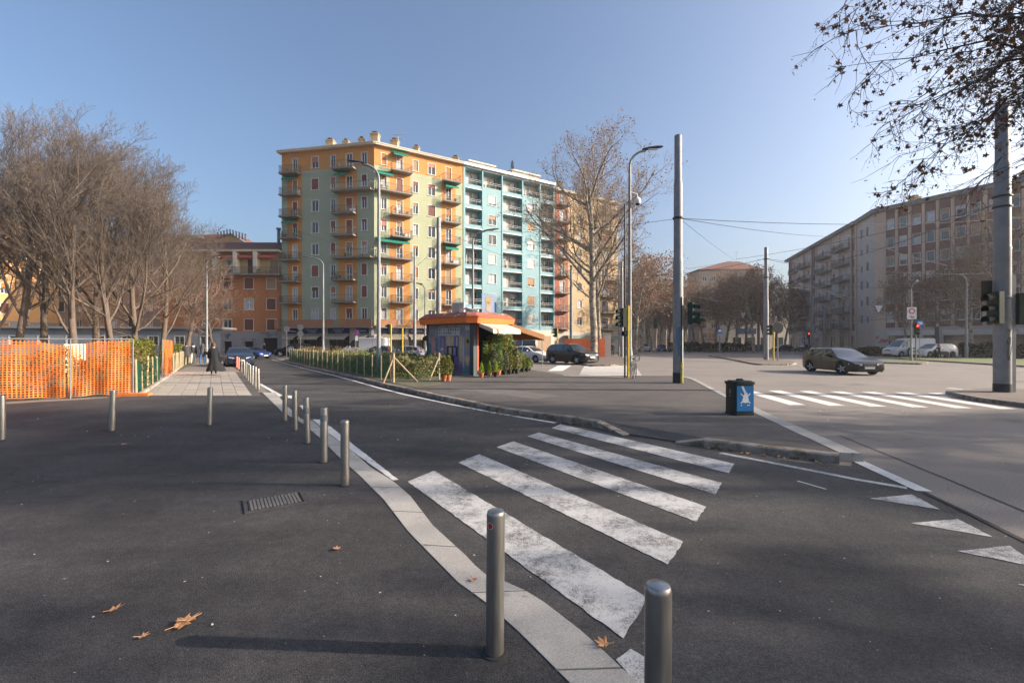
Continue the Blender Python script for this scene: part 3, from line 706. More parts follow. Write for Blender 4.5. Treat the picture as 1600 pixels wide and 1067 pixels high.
# brown terrace band over the shops
for F, m_ in ((FL,'p_brown'),(FR,'p_brown')):
    b = MB(); L_ = F.L
    b.box(-.3 if F is FL else .0, L_+(.25 if F is FL else -.6), -1.15, 0, 3.88, 4.05, 1)
    skip = [(F.x(444),F.x(456)),(F.x(527.5),F.x(547))] if F is FL else [(F.x(618),F.x(638))]
    xs = sorted([-.3 if F is FL else 0.0, L_+(.25 if F is FL else -.6)] + [v for q in skip for v in q])
    for i in range(0, len(xs)-1):
        xc = (xs[i]+xs[i+1])/2
        if any(a < xc < c for a, c in skip):
            n = int((xs[i+1]-xs[i])/.12)
            for j in range(n): b.box(xs[i]+j*.12, xs[i]+j*.12+.02, -1.13,-1.11,4.05,5.0,2)
            b.box(xs[i],xs[i+1],-1.14,-1.10,5.0,5.04,2)
        else: b.box(xs[i],xs[i+1],-1.15,-1.08,4.05,5.05,0)
    F.put(b.build('terrace', [M[m_], M['slabgrey'], M['rail']], b1))
sd_ = 0
for F, x0p, x1p, depc in ((FL,443.5,471.5,1.1),(FL,524.5,558,1.1),(FR,609.5,641,1.1),(FR,690,716,1.1)):
    for k in range(1, 8):
        sd_ += 1
        x0, x1 = F.x(x0p), F.x(x1p)
        wrap = k in (3, 6) and x0p in (524.5, 609.5)
        if wrap: x0, x1 = (x0, F.L-.02) if F is FL else (.02, x1)
        aw = None
        if (x0p, k) in ((443.5,6),(524.5,6),(609.5,7),(609.5,6),(690,6),(443.5,4),(690,3)): aw = (.3, 2.4)
        if (x0p, k) in ((609.5,3),): aw = (.2, F.x(641)-.4)
        balcony(b1, F, x0, x1, rk[k]-1.45, 1.1, plants=rr.choice([0,1,2,3,0,4]), awning=aw, seed=sd_, ac=(sd_%6==0))
# cornice and roof
def cornice(root, F, H, over=.6, th=.32, m='p_cream', a=0.0, c=None):
    b = MB().box(-a, F.L+(c or 0), -over, .5, H, H+th*.6); b.box(-a-.05, F.L+(c or 0), -over-.08, .5, H+th*.6, H+th)
    F.put(b.build('cornice', M[m], root))
cornice(b1, FL, HB, a=.4, c=.28); cornice(b1, FR, HB, c=-.1)
def roof_poly(root, pts, z0, z1, m='roofgrey', name='roof', ins=.5):
    cx_ = sum(p[0] for p in pts)/len(pts); cy_ = sum(p[1] for p in pts)/len(pts)
    pts = [(p[0]+(cx_-p[0])*ins/math.hypot(cx_-p[0],cy_-p[1])*1.4, p[1]+(cy_-p[1])*ins/math.hypot(cx_-p[0],cy_-p[1])*1.4) for p in pts]
    P = [(p[0]-root.location.x, p[1]-root.location.y) for p in pts]
    A = sum(P[i][0]*P[(i+1)%len(P)][1]-P[(i+1)%len(P)][0]*P[i][1] for i in range(len(P)))
    if A < 0: P = P[::-1]
    return MB().prism(P, z0, z1).build(name, M[m], root)
roof_poly(b1, [(-33.5,66.5),(-19.2,63.6),(-7.6,70.8),(-13.5,80.5),(-21,76),(-31.5,78)], 0.1, HB+.1)
for x_, F_, h_ in ((6.9,FL,1.7),(9.4,FL,1.4),(11.9,FL,1.5),(14.0,FL,2.0),(3.4,FR,1.7),(6.7,FR,1.5)): 
    p = F_.A + F_.d*x_ + F_.n*1.6 - b1.location; chimney(b1, (p.x,p.y,HB+.1), .75 if h_ < 1.65 else 1.05, h_)
p = FR.A + FR.d*13.0 + FR.n*1.4 - b1.location; chimney(b1, (p.x,p.y,HB+.1), .9, 1.2)
p = FR.A + FR.d*4.2 + FR.n*2.5 - b1.location; antenna(b1, (p.x,p.y,HB), 3.6)

# ---- building 2: turquoise block with loggias
b2 = empty('apartment_building', (*P1, 0), 0, 'turquoise block with recessed loggias, tallest of the row', 'building', 'apartment buildings round the square')
FT = RFac(P1, P2, b2); H2 = 29.35
log = [(FT.x(727),FT.x(753)),(FT.x(785.5),FT.x(815.5)),(FT.x(844.5),FT.x(864.5))]; sol = [(FT.x(755),FT.x(784)),(FT.x(817.5),FT.x(843))]
wn = [(FT.x(763.5),FT.x(775)),(FT.x(824.5),FT.x(835))]
rt = [5.85+3.13*k for k in range(8)]
holes = []
for k, c in enumerate(rt):
    for a, d in log + (sol if k == 7 else []): holes.append((a,d,c-1.15,c+1.32,1.35))
    if k < 7:
        for a, d in wn: holes.append((a,d,c-.75,c+.75,.18))
b = MB(); wall_grid(b, FT.L, H2, holes, lambda x, z: 2 if z < 4.0 else (1 if x < FT.x(724.5) else 0), zb=(4.0,), xb=(FT.x(724.5),))
wall_obj(b2, FT, b, ['p_teal','p_grey','p_cream'])
# the loggias' inner walls and teal cheeks
for k, c in enumerate(rt):
    for gi, (a, d) in enumerate(log + (sol if k == 7 else [])):
        lg = MB(); lg.quad((a,1.3,c-1.15),(d,1.3,c-1.15),(d,1.3,c+1.32),(a,1.3,c+1.32),0); lg.quad((d-.012,.02,c-1.15),(d-.012,1.3,c-1.15),(d-.012,1.3,c+1.32),(d-.012,.02,c+1.32),1)
        lg.box(a,d,-.05,.03,c+1.34,c+1.46,2)
        o = lg.build('loggia', [M['p_loggia'], M['p_teal_d'], M['white']], b2); FT.put(o)
        r_ = MB(); 
        for zz in (-.28,-.55): r_.box(a+.02,d-.02,.02,.06,c+zz-.03,c+zz+.03)
        for j in range(4): xx = a+.04+(d-a-.08)*j/3; r_.box(xx-.015,xx+.015,.06,.09,c-1.15,c-.25)
        FT.put(r_.build('railing', M['rail_lt'], b2))
        w_ = d-a
        window(b2, FT, a+w_*.12, a+w_*.12+.95, c-1.12, c+1.0, rr.choice([0,.3,1.0]), 'sh_white', 'frame', rr.choice(['pane','pane_cur']), y=1.2, border=0, name='balcony_door', sill=False)
        window(b2, FT, a+w_*.58, a+w_*.58+1.0, c-.4, c+1.0, rr.choice([0,.5,1.0]), 'sh_white', 'frame', 'pane', y=1.2, border=0, sill=False)
        if rr.random() < .4:
            for j in range(rr.choice([1,3,5])): 
                q = link('potted_plant', rr.choice(PLANTS), b2); FT.put(q, a+.3+rr.random()*(w_-.6), .35, c-1.14); q.scale = (.8,.8,.8)
    if k < 7:
        for a, d in wn: window(b2, FT, a, d, c-.75, c+.75, rr.choice([0,.4,.8,1.0,.8]), rr.choice(['sh_white','sh_white','sh_tan']), 'frame', rr.choice(['pane_cur','pane']), border=.06)
b = MB().box(-.02, FT.L, -.45, .5, H2, H2+.42); FT.put(b.build('cornice', M['white'], b2))
b = MB()
for px_ in (724.6,754,784.6,816.4,844,865.4): b.box(FT.x(px_)-.10,FT.x(px_)+.10,-.07,0,4.0,H2)
FT.put(b.build('pilaster', M['p_teal'], b2))
roof_poly(b2, [(P1[0]-.8,P1[1]+1.27),(P2[0]-.8,P2[1]+1.27),(1.8,89.5),(-13.2,80)], .1, H2+.2)
roof_poly(b2, [P1,P2,(1.8,89.5),(-13.2,80)], H2-.02, H2+.35, ins=.1)
for x_, w_, h_ in ((1.5,4.5,.8),(9.5,5.5,1.0)):
    bb = MB().box(x_,x_+w_,1,4,H2+.4,H2+.4+h_); bb.box(x_-.3,x_+w_+.3,.7,4.3,H2+.4+h_,H2+.6+h_); FT.put(bb.build('roof_hut', M['p_cream'], b2))
bb = MB(); bb.lathe([(0.001,0),(.5,.12),(.8,.3)], 16); o = bb.build('satellite_dish', M['galv'], b2, 60); FT.put(o, 9.3, 1.0, H2+2.2); o.rotation_euler = (R(80), 0, FT.ang+R(70))
bb = MB(); bb.bar((0,0,0),(0,0,2.2),.04); FT.put(bb.build('mast', M['galv'], b2), 9.3, 1.0, H2)
# ground floor
bb = MB()
for a_, c_ in ((1,4.5),(5.5,9),(10,13.5),(14.2,17)): bb.box(a_,c_,-.02,.0,.2,3.0)
FT.put(bb.build('shop_front', M['sh_tan'], b2))

# ---- building 3: red and tan block behind the plane tree
b3 = empty('apartment_building', (*P2, 0), 0, 'red and tan block behind the tall plane tree, orange banners below', 'building', 'apartment buildings round the square')
F3 = RFac(P2, P3, b3); H3 = 28.6
w3 = [(F3.x(902),F3.x(909))]; d3 = [(F3.x(874.5),F3.x(882)),(F3.x(940),F3.x(950))]
holes = []; todo = []
for k in range(8):
    c = rt[k]-.1
    for a, d in w3: holes.append((a,d,c-.75,c+.75)); todo.append(('w',a,d,c-.75,c+.75))
    for a, d in d3: holes.append((a,d,c-1.35,c+.8)); todo.append(('d',a,d,c-1.35,c+.8))
xr = F3.x(887.5); xg = F3.x(936)
b = MB(); wall_grid(b, F3.L, H3, holes, lambda x, z: 2 if z < 3.8 else (1 if x < xr else (0)), zb=(3.8,), xb=(xr,)); wall_obj(b3, F3, b, ['p_tan','p_red','p_stone'])
for kd, a, d, z0, z1 in todo: window(b3, F3, a, d, z0, z1, rr.choice([0,.3,1.0]), rr.choice(['sh_dark','sh_tan','sh_red']), 'frame', rr.choice(['pane','pane_cur']), border=.05, name='window' if kd == 'w' else 'balcony_door')
for k in range(8):
    balcony(b3, F3, F3.x(871), F3.x(887), rt[k]-1.5, 1.0, rm='rail', slab='slabgrey', seed=k, plants=rr.choice([0,1]))
    balcony(b3, F3, F3.x(936), F3.x(960), rt[k]-1.5, 1.0, rm='rail_lt', slab='p_tan', seed=k)
cornice(b3, F3, H3); roof_poly(b3, [P2,P3,(15,97.5),(1.8,89.5)], .1, H3+.1)
for x_ in (2.3, 9): p = F3.A + F3.d*x_ + F3.n*1.5 - b3.location; chimney(b3, (p.x,p.y,H3), .9, 1.9)
bb = MB().box(2,15,-1.4,-.05,2.9,3.1); bb.box(2,15,-1.42,-1.38,2.5,2.9); F3.put(bb.build('awning', mat('shop_awning', (.20,.25,.2), .8), b3))
M['banner'] = mat('orange_banner', (.70,.17,.06), .7)

# ---- orange house to the left of the corner block
b4 = empty('apartment_building', (-47,66.6,0), 0, 'lower orange house with graffiti on its grey ground floor', 'building', 'apartment buildings round the square')
F4 = RFac((-51.5,66.7), (-33.7,66.7), b4)
ro = [(4.35,),(7.35,),(10.4,)]
holes = []; td = []
for (c,) in ro:
    for a, d in ((316,328),(349,362),(382,396),(417,431)): holes.append((F4.x(a),F4.x(d),c-.7,c+.9)); td.append(('w',F4.x(a),F4.x(d),c-.7,c+.9))
for a, d in ((320,332),(354,368),(387,400),(422,435)): holes.append((F4.x(a),F4.x(d),11.95,14.0)); td.append(('d',F4.x(a),F4.x(d),11.95,14.0))
for a, d, z1 in ((318,328,2.0),(349.5,362,2.0),(382,395.6,2.0),(411,433.5,2.5)): holes.append((F4.x(a),F4.x(d),.1,z1,.4))
b = MB(); wall_grid(b, F4.L, 15.0, holes, lambda x, z: 2 if z < 3.45 else (1 if z > 11.7 else 0), zb=(3.45,11.7)); wall_obj(b4, F4, b, ['p_terra','p_ochre','p_base'])
for kd, a, d, z0, z1 in td: window(b4, F4, a, d, z0, z1, rr.choice([0,1.0,1.0,0]), rr.choice(['sh_tan','sh_brown']), 'frame', rr.choice(['pane','pane_cur']), border=.07, name='window' if kd == 'w' else 'balcony_door')
for a, d, z1 in ((318,328,2.0),(349.5,362,2.0),(382,395.6,2.0),(411,433.5,2.5)):
    bb = MB().box(F4.x(a),F4.x(d),.3,.36,.1,z1); F4.put(bb.build('cellar_door', M['dark'], b4))
balcony(b4, F4, F4.x(332), F4.L-.1, 11.75, 1.1, rm='rail', plants=3, seed=5)
for a, d in ((346,372),(374,402),(408,437)):
    bb = MB(); xa, xb_ = F4.x(a), F4.x(d); bb.v = [(xa,-.02,14.75),(xb_,-.02,14.75),(xb_,-.9,14.4),(xa,-.9,14.4),(xa,-.9,14.1),(xb_,-.9,14.1)]; bb.f = [(0,1,2,3),(3,2,5,4)]; bb.m = [0,0]; F4.put(bb.build('awning', M['aw_red'], b4))
for a in (341,373,404): bb = MB().box(F4.x(a)-.25,F4.x(a)+.25,-1.05,-.0,11.9,14.95); F4.put(bb.build('pillar', M['p_cream'], b4))
cornice(b4, F4, 15.0, over=1.0, th=.25)
bb = MB(); L_ = F4.L; bb.v = [(0,-1,15.25),(L_,-1,15.25),(L_,5,17.6),(2.5,5,17.6),(0,10,15.2),(L_,10,15.2)]; bb.f = [(0,1,2,3),(3,2,5,4),(0,3,4)]; bb.m = [0]*3; F4.put(bb.build('roof', M['roof'], b4))
bb = MB(); bb.lathe([(.22,0),(.22,2.1),(.34,2.1),(.34,2.35)], 10); F4.put(bb.build('chimney', M['galv'], b4), F4.x(419), 3, 17)
# graffiti: loose dark strokes of paint
def graffiti(root, F, x0, x1, z0, z1, n, m, seed, y=-.012, w=.05):
    g = random.Random(seed); b = MB()
    for i in range(n):
        x = x0 + (x1-x0)*(i+.5)/n; z = (z0+z1)/2; a = g.uniform(0,6.28); pts = []
        for j in range(14):
            pts.append((x, z)); a += g.uniform(-1.3,1.3); x += math.cos(a)*(x1-x0)/n*.28; z += math.sin(a)*(z1-z0)*.25; z = min(z1, max(z0, z))
        for (xa,za),(xb_,zb_) in zip(pts, pts[1:]):
            d = Vector((xb_-xa, zb_-za)); 
            if d.length < 1e-4: continue
            d.normalize(); q = Vector((-d.y, d.x))*w/2; yy = y - .0005*len(b.f)/4
            b.quad((xa-q.x,yy,za-q.y),(xb_-q.x,yy,zb_-q.y),(xb_+q.x,yy,zb_+q.y),(xa+q.x,yy,za+q.y))
    F.put(b.build('graffiti', m, root))
M['spray'] = mat('black_spray', (.03,.03,.035), .7); M['spray_red'] = mat('red_spray', (.45,.04,.06), .7)
graffiti(b4, F4, F4.x(350), F4.x(362), 2.3, 3.1, 4, M['spray'], 2); graffiti(b4, F4, F4.x(407), F4.x(430), 2.7, 3.3, 6, M['spray'], 3); graffiti(b4, F4, F4.x(330), F4.x(348), 1.2, 3.0, 4, M['spray'], 4, w=.035); graffiti(b4, F4, F4.x(364), F4.x(408), .8, 2.4, 8, M['spray'], 6, w=.035)
roof_poly(b4, [(-51.5,66.8),(-33.7,66.8),(-33.7,78),(-51.5,78)], .1, 15.0)

# ---- ochre gabled house behind, with a row of chimney pots
b5 = empty('apartment_building', (-52,82,0), 0, 'ochre house with a gable and a crown of chimney pots', 'building', 'apartment buildings round the square')
gx0, gx1, gxa = ray_x(322,82), ray_x(386,82), ray_x(360,82)
b = MB(); b.face([(gx0,82,0),(gx1,82,0),(gx1,82,19.6),(gxa,82,21.6),(gx0,82,19.3)],0); b.box(-86,gx0,82,83,0,18.6,1)
for q in b.v: pass
b.v = [(v[0]+52, v[1]-82, v[2]) for v in b.v]; b.build('wall', [M['p_ochre'], M['p_dull']], b5)
b = MB(); b.v = [(-86+52,-.6,18.6),(gx0+52,-.6,18.6),(gxa+52,1,21.7),(-84+52,4,21.4),(gx1+52,-.2,19.8),(gx1+52,6,19.8),(gxa+52,6,21.7)]; b.f = [(0,1,2,3),(2,4,5,6)]; b.m = [0,0]; b.build('roof', M['roof'], b5)
for i in range(10):
    t = i/9; x = ray_x(341+43*t, 82)+52; z = 20.75+ (.9-abs(t-.42)*1.6)*1.0
    bb = MB().lathe([(.13,-.5),(.11,.45),(.17,.5),(.17,.62)], 8); o = bb.build('chimney_pot', M['r_dark'], b5); o.location = (x, -.1, z)
for i, px_ in enumerate((120,150,180,210,240,262)):
    for zz in (7.5,10.7,13.9,16.9): 
        F5 = RFac((-86,82), (gx0,82), b5); window(b5, F5, F5.x(px_), F5.x(px_)+1.1, zz-.8, zz+.8, rr.choice([0,.4,1]), 'sh_tan', y=-.06, border=.08)
# ---- sunlit golden block at the far left
b6 = empty('apartment_building', (-73,65,0), 0, 'sunlit golden block behind the trees at the left edge', 'building', 'apartment buildings round the square')
F6 = RFac((-72.6,58), (-74.8,77.5), b6); holes = []
for k in range(6):
    for i in range(6): holes.append((1.2+i*3.1, 2.4+i*3.1, 3.2+k*2.85, 4.7+k*2.85))
b = MB(); wall_grid(b, F6.L, 19.9, holes, lambda x, z: 0 if z > 5.0 else 1, zb=(5.0,)); wall_obj(b6, F6, b, ['p_gold','p_base'])
for i, h in enumerate(holes): window(b6, F6, *h, rr.choice([0,.5,1]), rr.choice(['sh_brown','sh_or']), border=.07)
cornice(b6, F6, 19.9, over=.5); 
roof_poly(b6, [(-72.7,58),(-74.9,77.5),(-90,77.5),(-95,58)], .1, 19.9, 'p_gold')
# ---- dull brown tenement seen through the park trees
b7 = empty('apartment_building', (-66,74,0), 0, 'dull brown tenement seen through the bare park trees', 'building', 'apartment buildings round the square')
F7 = RFac((-76,75), (-49,72), b7); holes = []
for k in range(5):
    for i in range(8): holes.append((1.4+i*3.2, 2.5+i*3.2, 4.0+k*2.95, 5.6+k*2.95))
b = MB(); wall_grid(b, F7.L, 18.3, holes, lambda x, z: 1 if z < 3.5 else 0, zb=(3.5,)); wall_obj(b7, F7, b, ['p_dull','p_base'])
for h in holes: window(b7, F7, *h, rr.choice([0,.4,1]), rr.choice(['sh_tan','sh_dark']), pane=rr.choice(['pane','pane_cur']), border=.06)
cornice(b7, F7, 18.3, over=.7); roof_poly(b7, [(-76,75),(-49,72),(-48,81),(-76,81)], .1, 18.3, 'roof')
# ---- low blue-grey pavilion in the park
b8 = empty('pavilion', (-50,54,0), 0, 'long low blue-grey pavilion behind the orange net fence', 'building')
F8 = RFac((-66,52), (-36.5,57), b8); holes = [(1.5+i*2.9, 2.6+i*2.9, 1.5, 2.6) for i in range(10)]
b = MB(); wall_grid(b, F8.L, 3.5, holes, lambda x, z: 0)
for j in range(8): b.box(0,F8.L,-.02,0,.3+j*.4,.33+j*.4,1)
wall_obj(b8, F8, b, ['p_blue','p_grey'])
for h in holes: window(b8, F8, *h[:4], 0, border=.05, sill=False)
bb = MB().box(-.3,F8.L+.3,-.4,4,3.5,3.75); F8.put(bb.build('roof', M['roofgrey'], b8))

# ---- right-hand block: balconied stretch, then the brick and tan stretch
b9 = empty('apartment_building', (64.4,80.7,0), 0, 'long brick and tan block in shade along the right side', 'building', 'apartment buildings round the square')
HR = 24.7
FA = RFac((78.4,129), (66.7,87.6), b9); FB_ = RFac((64.4,80.7), (82.4,47), b9); FM = RFac((66.7,87.6), (64.4,80.7), b9)
rw = [6.25+3.2*k for k in range(6)]
# brick and tan
holes = []; td = []; cols_ = [(1386,1396.5),(1405.5,1416.5),(1426.5,1438),(1448,1460),(1470,1483),(1494,1508),(1518,1532),(1546,1561),(1577,1593),(1612,1630),(1650,1670)]
for a, d in cols_:
    for c in rw: holes.append((FB_.x(a),FB_.x(d),c-.85,c+.85))
shp = [(FB_.x(1388),FB_.x(1436),.6,3.0,.3),(FB_.x(1443),FB_.x(1462),.6,3.0,.3),(FB_.x(1474),FB_.x(1512),.6,3.0,.3),(FB_.x(1518),FB_.x(1560),.6,3.0,.3),(FB_.x(1572),FB_.x(1620),.6,3.0,.3)]
strips = [(FB_.x(a)-.18,FB_.x(d)+.18) for a, d in cols_]
b = MB(); wall_grid(b, FB_.L, HR, holes+shp, lambda x, z: 2 if z < 4.4 else (0 if any(p < x < q for p, q in strips) else 1), zb=(4.4,), xb=[v for q in strips for v in q]); wall_obj(b9, FB_, b, ['r_brick','r_tan','r_stone'])
for (p_, q_), (p2, q2) in zip(strips, strips[1:]): FB_.put(MB().box(q_+.05, p2-.05, -.16, -.002, 4.4, HR-.02).build('pilaster', M['r_tan'], b9))
for h in holes: window(b9, FB_, *h, rr.choice([0,0,.3,.5]), rr.choice(['sh_white','sh_tan']), 'frame', rr.choice(['pane','pane_cur','pane']), border=.06, mull=0)
for h in shp:
    bb = MB().box(h[0],h[1],.2,.26,.6,3.0); bb.box(h[0]-.1,h[1]+.1,-.12,-.01,3.1,3.9,1); FB_.put(bb.build('shop_front', [M['shop'], M['sh_white']], b9))
bb = MB().box(FB_.x(1461),FB_.x(1467),-.14,0,.1,10); FB_.put(bb.build('downpipe_panel', M['r_dark'], b9))
graffiti(b9, FB_, FB_.x(1369), FB_.x(1384), 1.9, 2.9, 4, M['spray_red'], 8, w=.16)
cornice(b9, FB_, HR, over=.7, th=.7, m='roofgrey', a=.3)
# chamfer
hm = [(FM.L*.12+i*2.6, FM.L*.12+1.1+i*2.6, c-.85, c+.85) for i in (0,1,) for c in rw]
b = MB(); wall_grid(b, FM.L, HR, hm, lambda x, z: 1 if z < 4.4 else 0, zb=(4.4,)); wall_obj(b9, FM, b, ['r_pink','r_stone'])
for h in hm: window(b9, FM, *h, rr.choice([0,.3]), 'sh_white', border=.05, mull=0)
cornice(b9, FM, HR, over=.6, th=.7, m='roofgrey', a=.2, c=.3)
# balconied stretch
holes = []; td = []
segs = [(1241,1),(1248,1),(1256,2),(1262,2),(1271,0),(1279,1),(1284,2),(1291,2),(1301,1),(1309,1),(1316,2),(1325,2),(1334,0)]
for px_, kind in segs:
    x0 = FA.x(px_)
    for c in rw: holes.append((x0, x0+(1.15 if kind != 0 else 1.3), c-(1.35 if kind else .8), c+.85))
b = MB(); bx = [FA.x(p) for p in (1239,1256,1268,1276,1298,1312,1330,1338)]
wall_grid(b, FA.L, HR, holes, lambda x, z: 2 if z < 4.2 else (0 if (bx[2] < x < bx[3] or bx[6] < x < bx[7] or x < bx[0]) else 1), zb=(4.2,), xb=bx); wall_obj(b9, FA, b, ['r_brick','r_pink','r_stone'])
for v_ in bx: FA.put(MB().box(v_-.35, v_+.35, -.18, -.002, 0.1, HR-.02).build('pilaster', M['r_tan'], b9))
for h in holes: window(b9, FA, *h, rr.choice([0,.3,.6,1.0]), rr.choice(['sh_white','sh_tan','sh_brown']), 'frame', rr.choice(['pane','pane_cur']), border=.05, name='balcony_door', sill=False)
for k, c in enumerate(rw):
    for p0, p1, dp in ((1237,1247,1.0),(1253,1268,1.3),(1283,1300,1.4),(1310,1330,1.4)): balcony(b9, FA, FA.x(p0), FA.x(p1), c-1.45+(.0 if k%2 else .02), dp, rm='rail', slab='slabgrey', plants=rr.choice([0,2,0]), seed=k)
cornice(b9, FA, HR, over=.9, th=.6, m='roofgrey', a=.5)
b = MB()
for i in range(9): b.box(2+i*4.6,4.4+i*4.6,-.04,.0,.2,3.2)
FA.put(b.build('shop_front', M['shop'], b9))
roof_poly(b9, [(78.4,129),(66.7,87.6),(64.4,80.7),(82.4,47),(96,54),(80,86),(92,126)], .1, HR+.05, 'roofgrey')
for x_ in (5, 18, 26): p = FB_.A + FB_.d*x_ + FB_.n*1.5 - b9.location; chimney(b9, (p.x,p.y,HR+.2), 1.2, 1.3)
p = FB_.A + FB_.d*1 + FB_.n*2 - b9.location; antenna(b9, (p.x,p.y,HR+.4), 4.4)
bb = MB()
for i in range(7): bb.bar((19+i*1.4,1,HR+.6),(19+i*1.4,1,HR+1.7),.03)
bb.bar((19,1,HR+1.7),(27.4,1,HR+1.7),.03); bb.bar((19,1,HR+1.2),(27.4,1,HR+1.2),.03); FB_.put(bb.build('roof_railing', M['rail_lt'], b9))
# ---- far block with a hipped roof at the end of the avenue, low pale shed beside it
b10 = empty('apartment_building', (66,150,0), 0, 'distant brown block with hipped roof at the avenue end', 'building', 'apartment buildings round the square')
F10 = RFac((ray_x(1092,150),150), (ray_x(1192,150),150), b10); holes = [(1.2+i*2.9,2.6+i*2.9,3.5+k*3.1,5.1+k*3.1) for k in range(7) for i in range(7)]
b = MB(); wall_grid(b, F10.L, 26, holes, lambda x, z: 0); wall_obj(b10, F10, b, ['p_dull'])
for h in holes: window(b10, F10, *h, rr.choice([0,.5,1]), 'sh_tan', border=.05)
L_ = F10.L; bb = MB(); bb.v = [(-.5,-.5,26),(L_+.5,-.5,26),(L_+.5,12,26),(-.5,12,26),(L_*.55,5,29.5),(L_*.75,5,29.5)]; bb.f = [(0,1,5,4),(1,2,5),(2,3,4,5),(3,0,4)]; bb.m = [0]*4; F10.put(bb.build('roof', M['roof'], b10))
roof_poly(b10, [(ray_x(1092,150),150.1),(ray_x(1192,150),150.1),(ray_x(1192,150),162),(ray_x(1092,150),162)], .1, 26, 'p_dull')
F10.put(antenna(b10, (0,0,0), 4), L_*.7, 5, 29)
for nm_, (xa_, xb_, D_, h_, lb_) in enumerate(((968,1048,165,19,'added dim block closing off bright sky left of the avenue'),(1046,1096,185,16,'lowest added block hiding bright sky far behind the avenue hedge'))):  # added blocks, in place of foliage, darken the bright gap between trunks
    bq = empty('apartment_building', (ray_x(xa_,D_),D_,0), 0, lb_, 'building', 'apartment buildings round the square'); Fq = RFac((ray_x(xa_,D_),D_),(ray_x(xb_,D_),D_), bq)
    hq = [(1.2+i*3.0,2.5+i*3.0,3.5+k*3.1,5.0+k*3.1) for k in range(int(h_/3.1)-1) for i in range(int(Fq.L/3.0))]
    bb = MB(); wall_grid(bb, Fq.L, h_, hq, lambda x, z: 0); wall_obj(bq, Fq, bb, ['p_dull'])
    for h in hq: window(bq, Fq, *h, rr.choice([0,.5,1]), 'sh_tan', border=.05)
    cornice(bq, Fq, h_, over=.5); roof_poly(bq, [(ray_x(xa_,D_),D_+.2),(ray_x(xb_,D_),D_+.2),(ray_x(xb_,D_),D_+12),(ray_x(xa_,D_),D_+12)], .1, h_, 'p_dull')
b11 = empty('shop_building', (76,140,0), 0, 'low pale shop building beyond the trolley pole', 'building')
bb = MB().box(-10,9,0,8,0,8); bb.box(-10.3,9.3,-.3,8,8,8.6); bb.build('wall', M['p_cream'], b11); 
for i in range(4): MB().box(-8+i*4.3,-5.5+i*4.3,-.05,-.005,.5,3.5).build('shop_front', M['shop'], b11)
MB().box(-7,-1,-.2,-.01,4.6,6.2).build('sign', M['navy'], b11)
# ------------------------------------------------ street furniture
BOLL = [(3,687,'steel bollard cut by the left edge of the photo'),(175,673,'steel bollard alone in front of the orange net fence'),(327,664,'steel bollard alone at the near end of the slab path'),
 (445,657,'steel bollard with a small box, farthest of the five beside the granite strip'),(461,672,'second farthest of the five steel bollards beside the granite strip'),(480,692,'middle one of the five steel bollards beside the granite strip'),
 (506,722,'tall steel bollard, second nearest of the five beside the granite strip'),(539,758,'steel bollard with a pink string round its foot, by the granite strip'),(773,1019,'steel bollard with a round red sticker, standing before the crossing')]
FARB = [(404,609.5),(399,605),(394.3,601.5),(391,598),(387.7,594.5),(384.8,591),(382.2,587.5),(377.3,582)]
bp = MB().lathe([(.0515,0),(.0515,.775),(.049,.789),(.044,.797),(.03,.802),(.001,.804)], 28)
body = bp.mesh('post', M['steelpost']); smooth_mesh(body, 50)
cap = MB().lathe([(.044,.7975),(.03,.8030),(.001,.8055)], 24).mesh('cap', M['steel']); smooth_mesh(cap, 60)
ring = MB().lathe([(.075,0),(.072,.006),(.053,.008)], 24).mesh('collar', M['crack'])
random.seed(9)
def bollard(px, py, lab, grp='steel bollards along the pavement'):
    p = G(px, py, .008); o = empty('bollard', (p.x, p.y, .008), random.uniform(0,6), lab, 'bollard', grp)
    o.rotation_euler = (R(random.uniform(-1.3,1.3)), R(random.uniform(-1.3,1.3)), o.rotation_euler.z)
    link('post', body, o); link('cap', cap, o); link('collar', ring, o); return o
bl = [bollard(*q) for q in BOLL]
nearb = bollard(1027, 1236, 'nearest steel bollard, cut by the bottom edge of the photo')
FW = ['nearest','second','third','fourth','fifth','sixth','seventh','eighth']
for i, q in enumerate(FARB): bollard(*q, 'pale steel bollard in the close row along the slab path, '+FW[i]+(' one' if i == 0 else ' from the near end'), 'close row of bollards beside the slab path')
M['pinkp'] = mat('pink_post', (.62,.22,.17), .6)
for i, q in enumerate(((372.8,577),(370,574.5))):
    o = bollard(*q, ['salmon pink post at the far end of the bollard row, nearer one','salmon pink post at the far end of the bollard row, farther one'][i]); 
    MB().lathe([(.054,.02),(.054,.76)], 16).build('sleeve', M['pinkp'], o)
def decal_disc(par, r, ang, z, m, rad=.0518):
    b = MB(); n = 16; b.v = [((rad+.0008)*math.cos(ang), (rad+.0008)*math.sin(ang), z)]
    for j in range(n):
        a = 2*math.pi*j/n; u = r*math.cos(a); b.v.append(((rad+.0008)*math.cos(ang+u/rad), (rad+.0008)*math.sin(ang+u/rad), z+r*math.sin(a)))
    b.f = [(0,1+j,1+(j+1)%n) for j in range(n)]; b.m = [0]*n; return b.build('sticker', m, par)
bl[8].rotation_euler.z = 0
decal_disc(bl[8], .019, R(235), .725, M['white']); decal_disc(bl[8], .016, R(235), .725, M['red'], .0523)
q = MB(); q.lathe([(.0535,.10),(.0535,.106)], 16); q.bar((-.05,-.02,.10),(-.09,-.03,.03),.003); q.build('string', mat('pink_string', (.7,.2,.2), .7), bl[7])
MB().box(.04,.09,-.03,.03,.50,.56).build('small_box', M['galv'], bl[3])
q = MB().lathe([(.0535,.52),(.0535,.62)], 20).build('tape_band', M['galv'], bl[5]); q = MB().lathe([(.0535,.60),(.0535,.69)], 20).build('tape_band', M['galv'], bl[6])

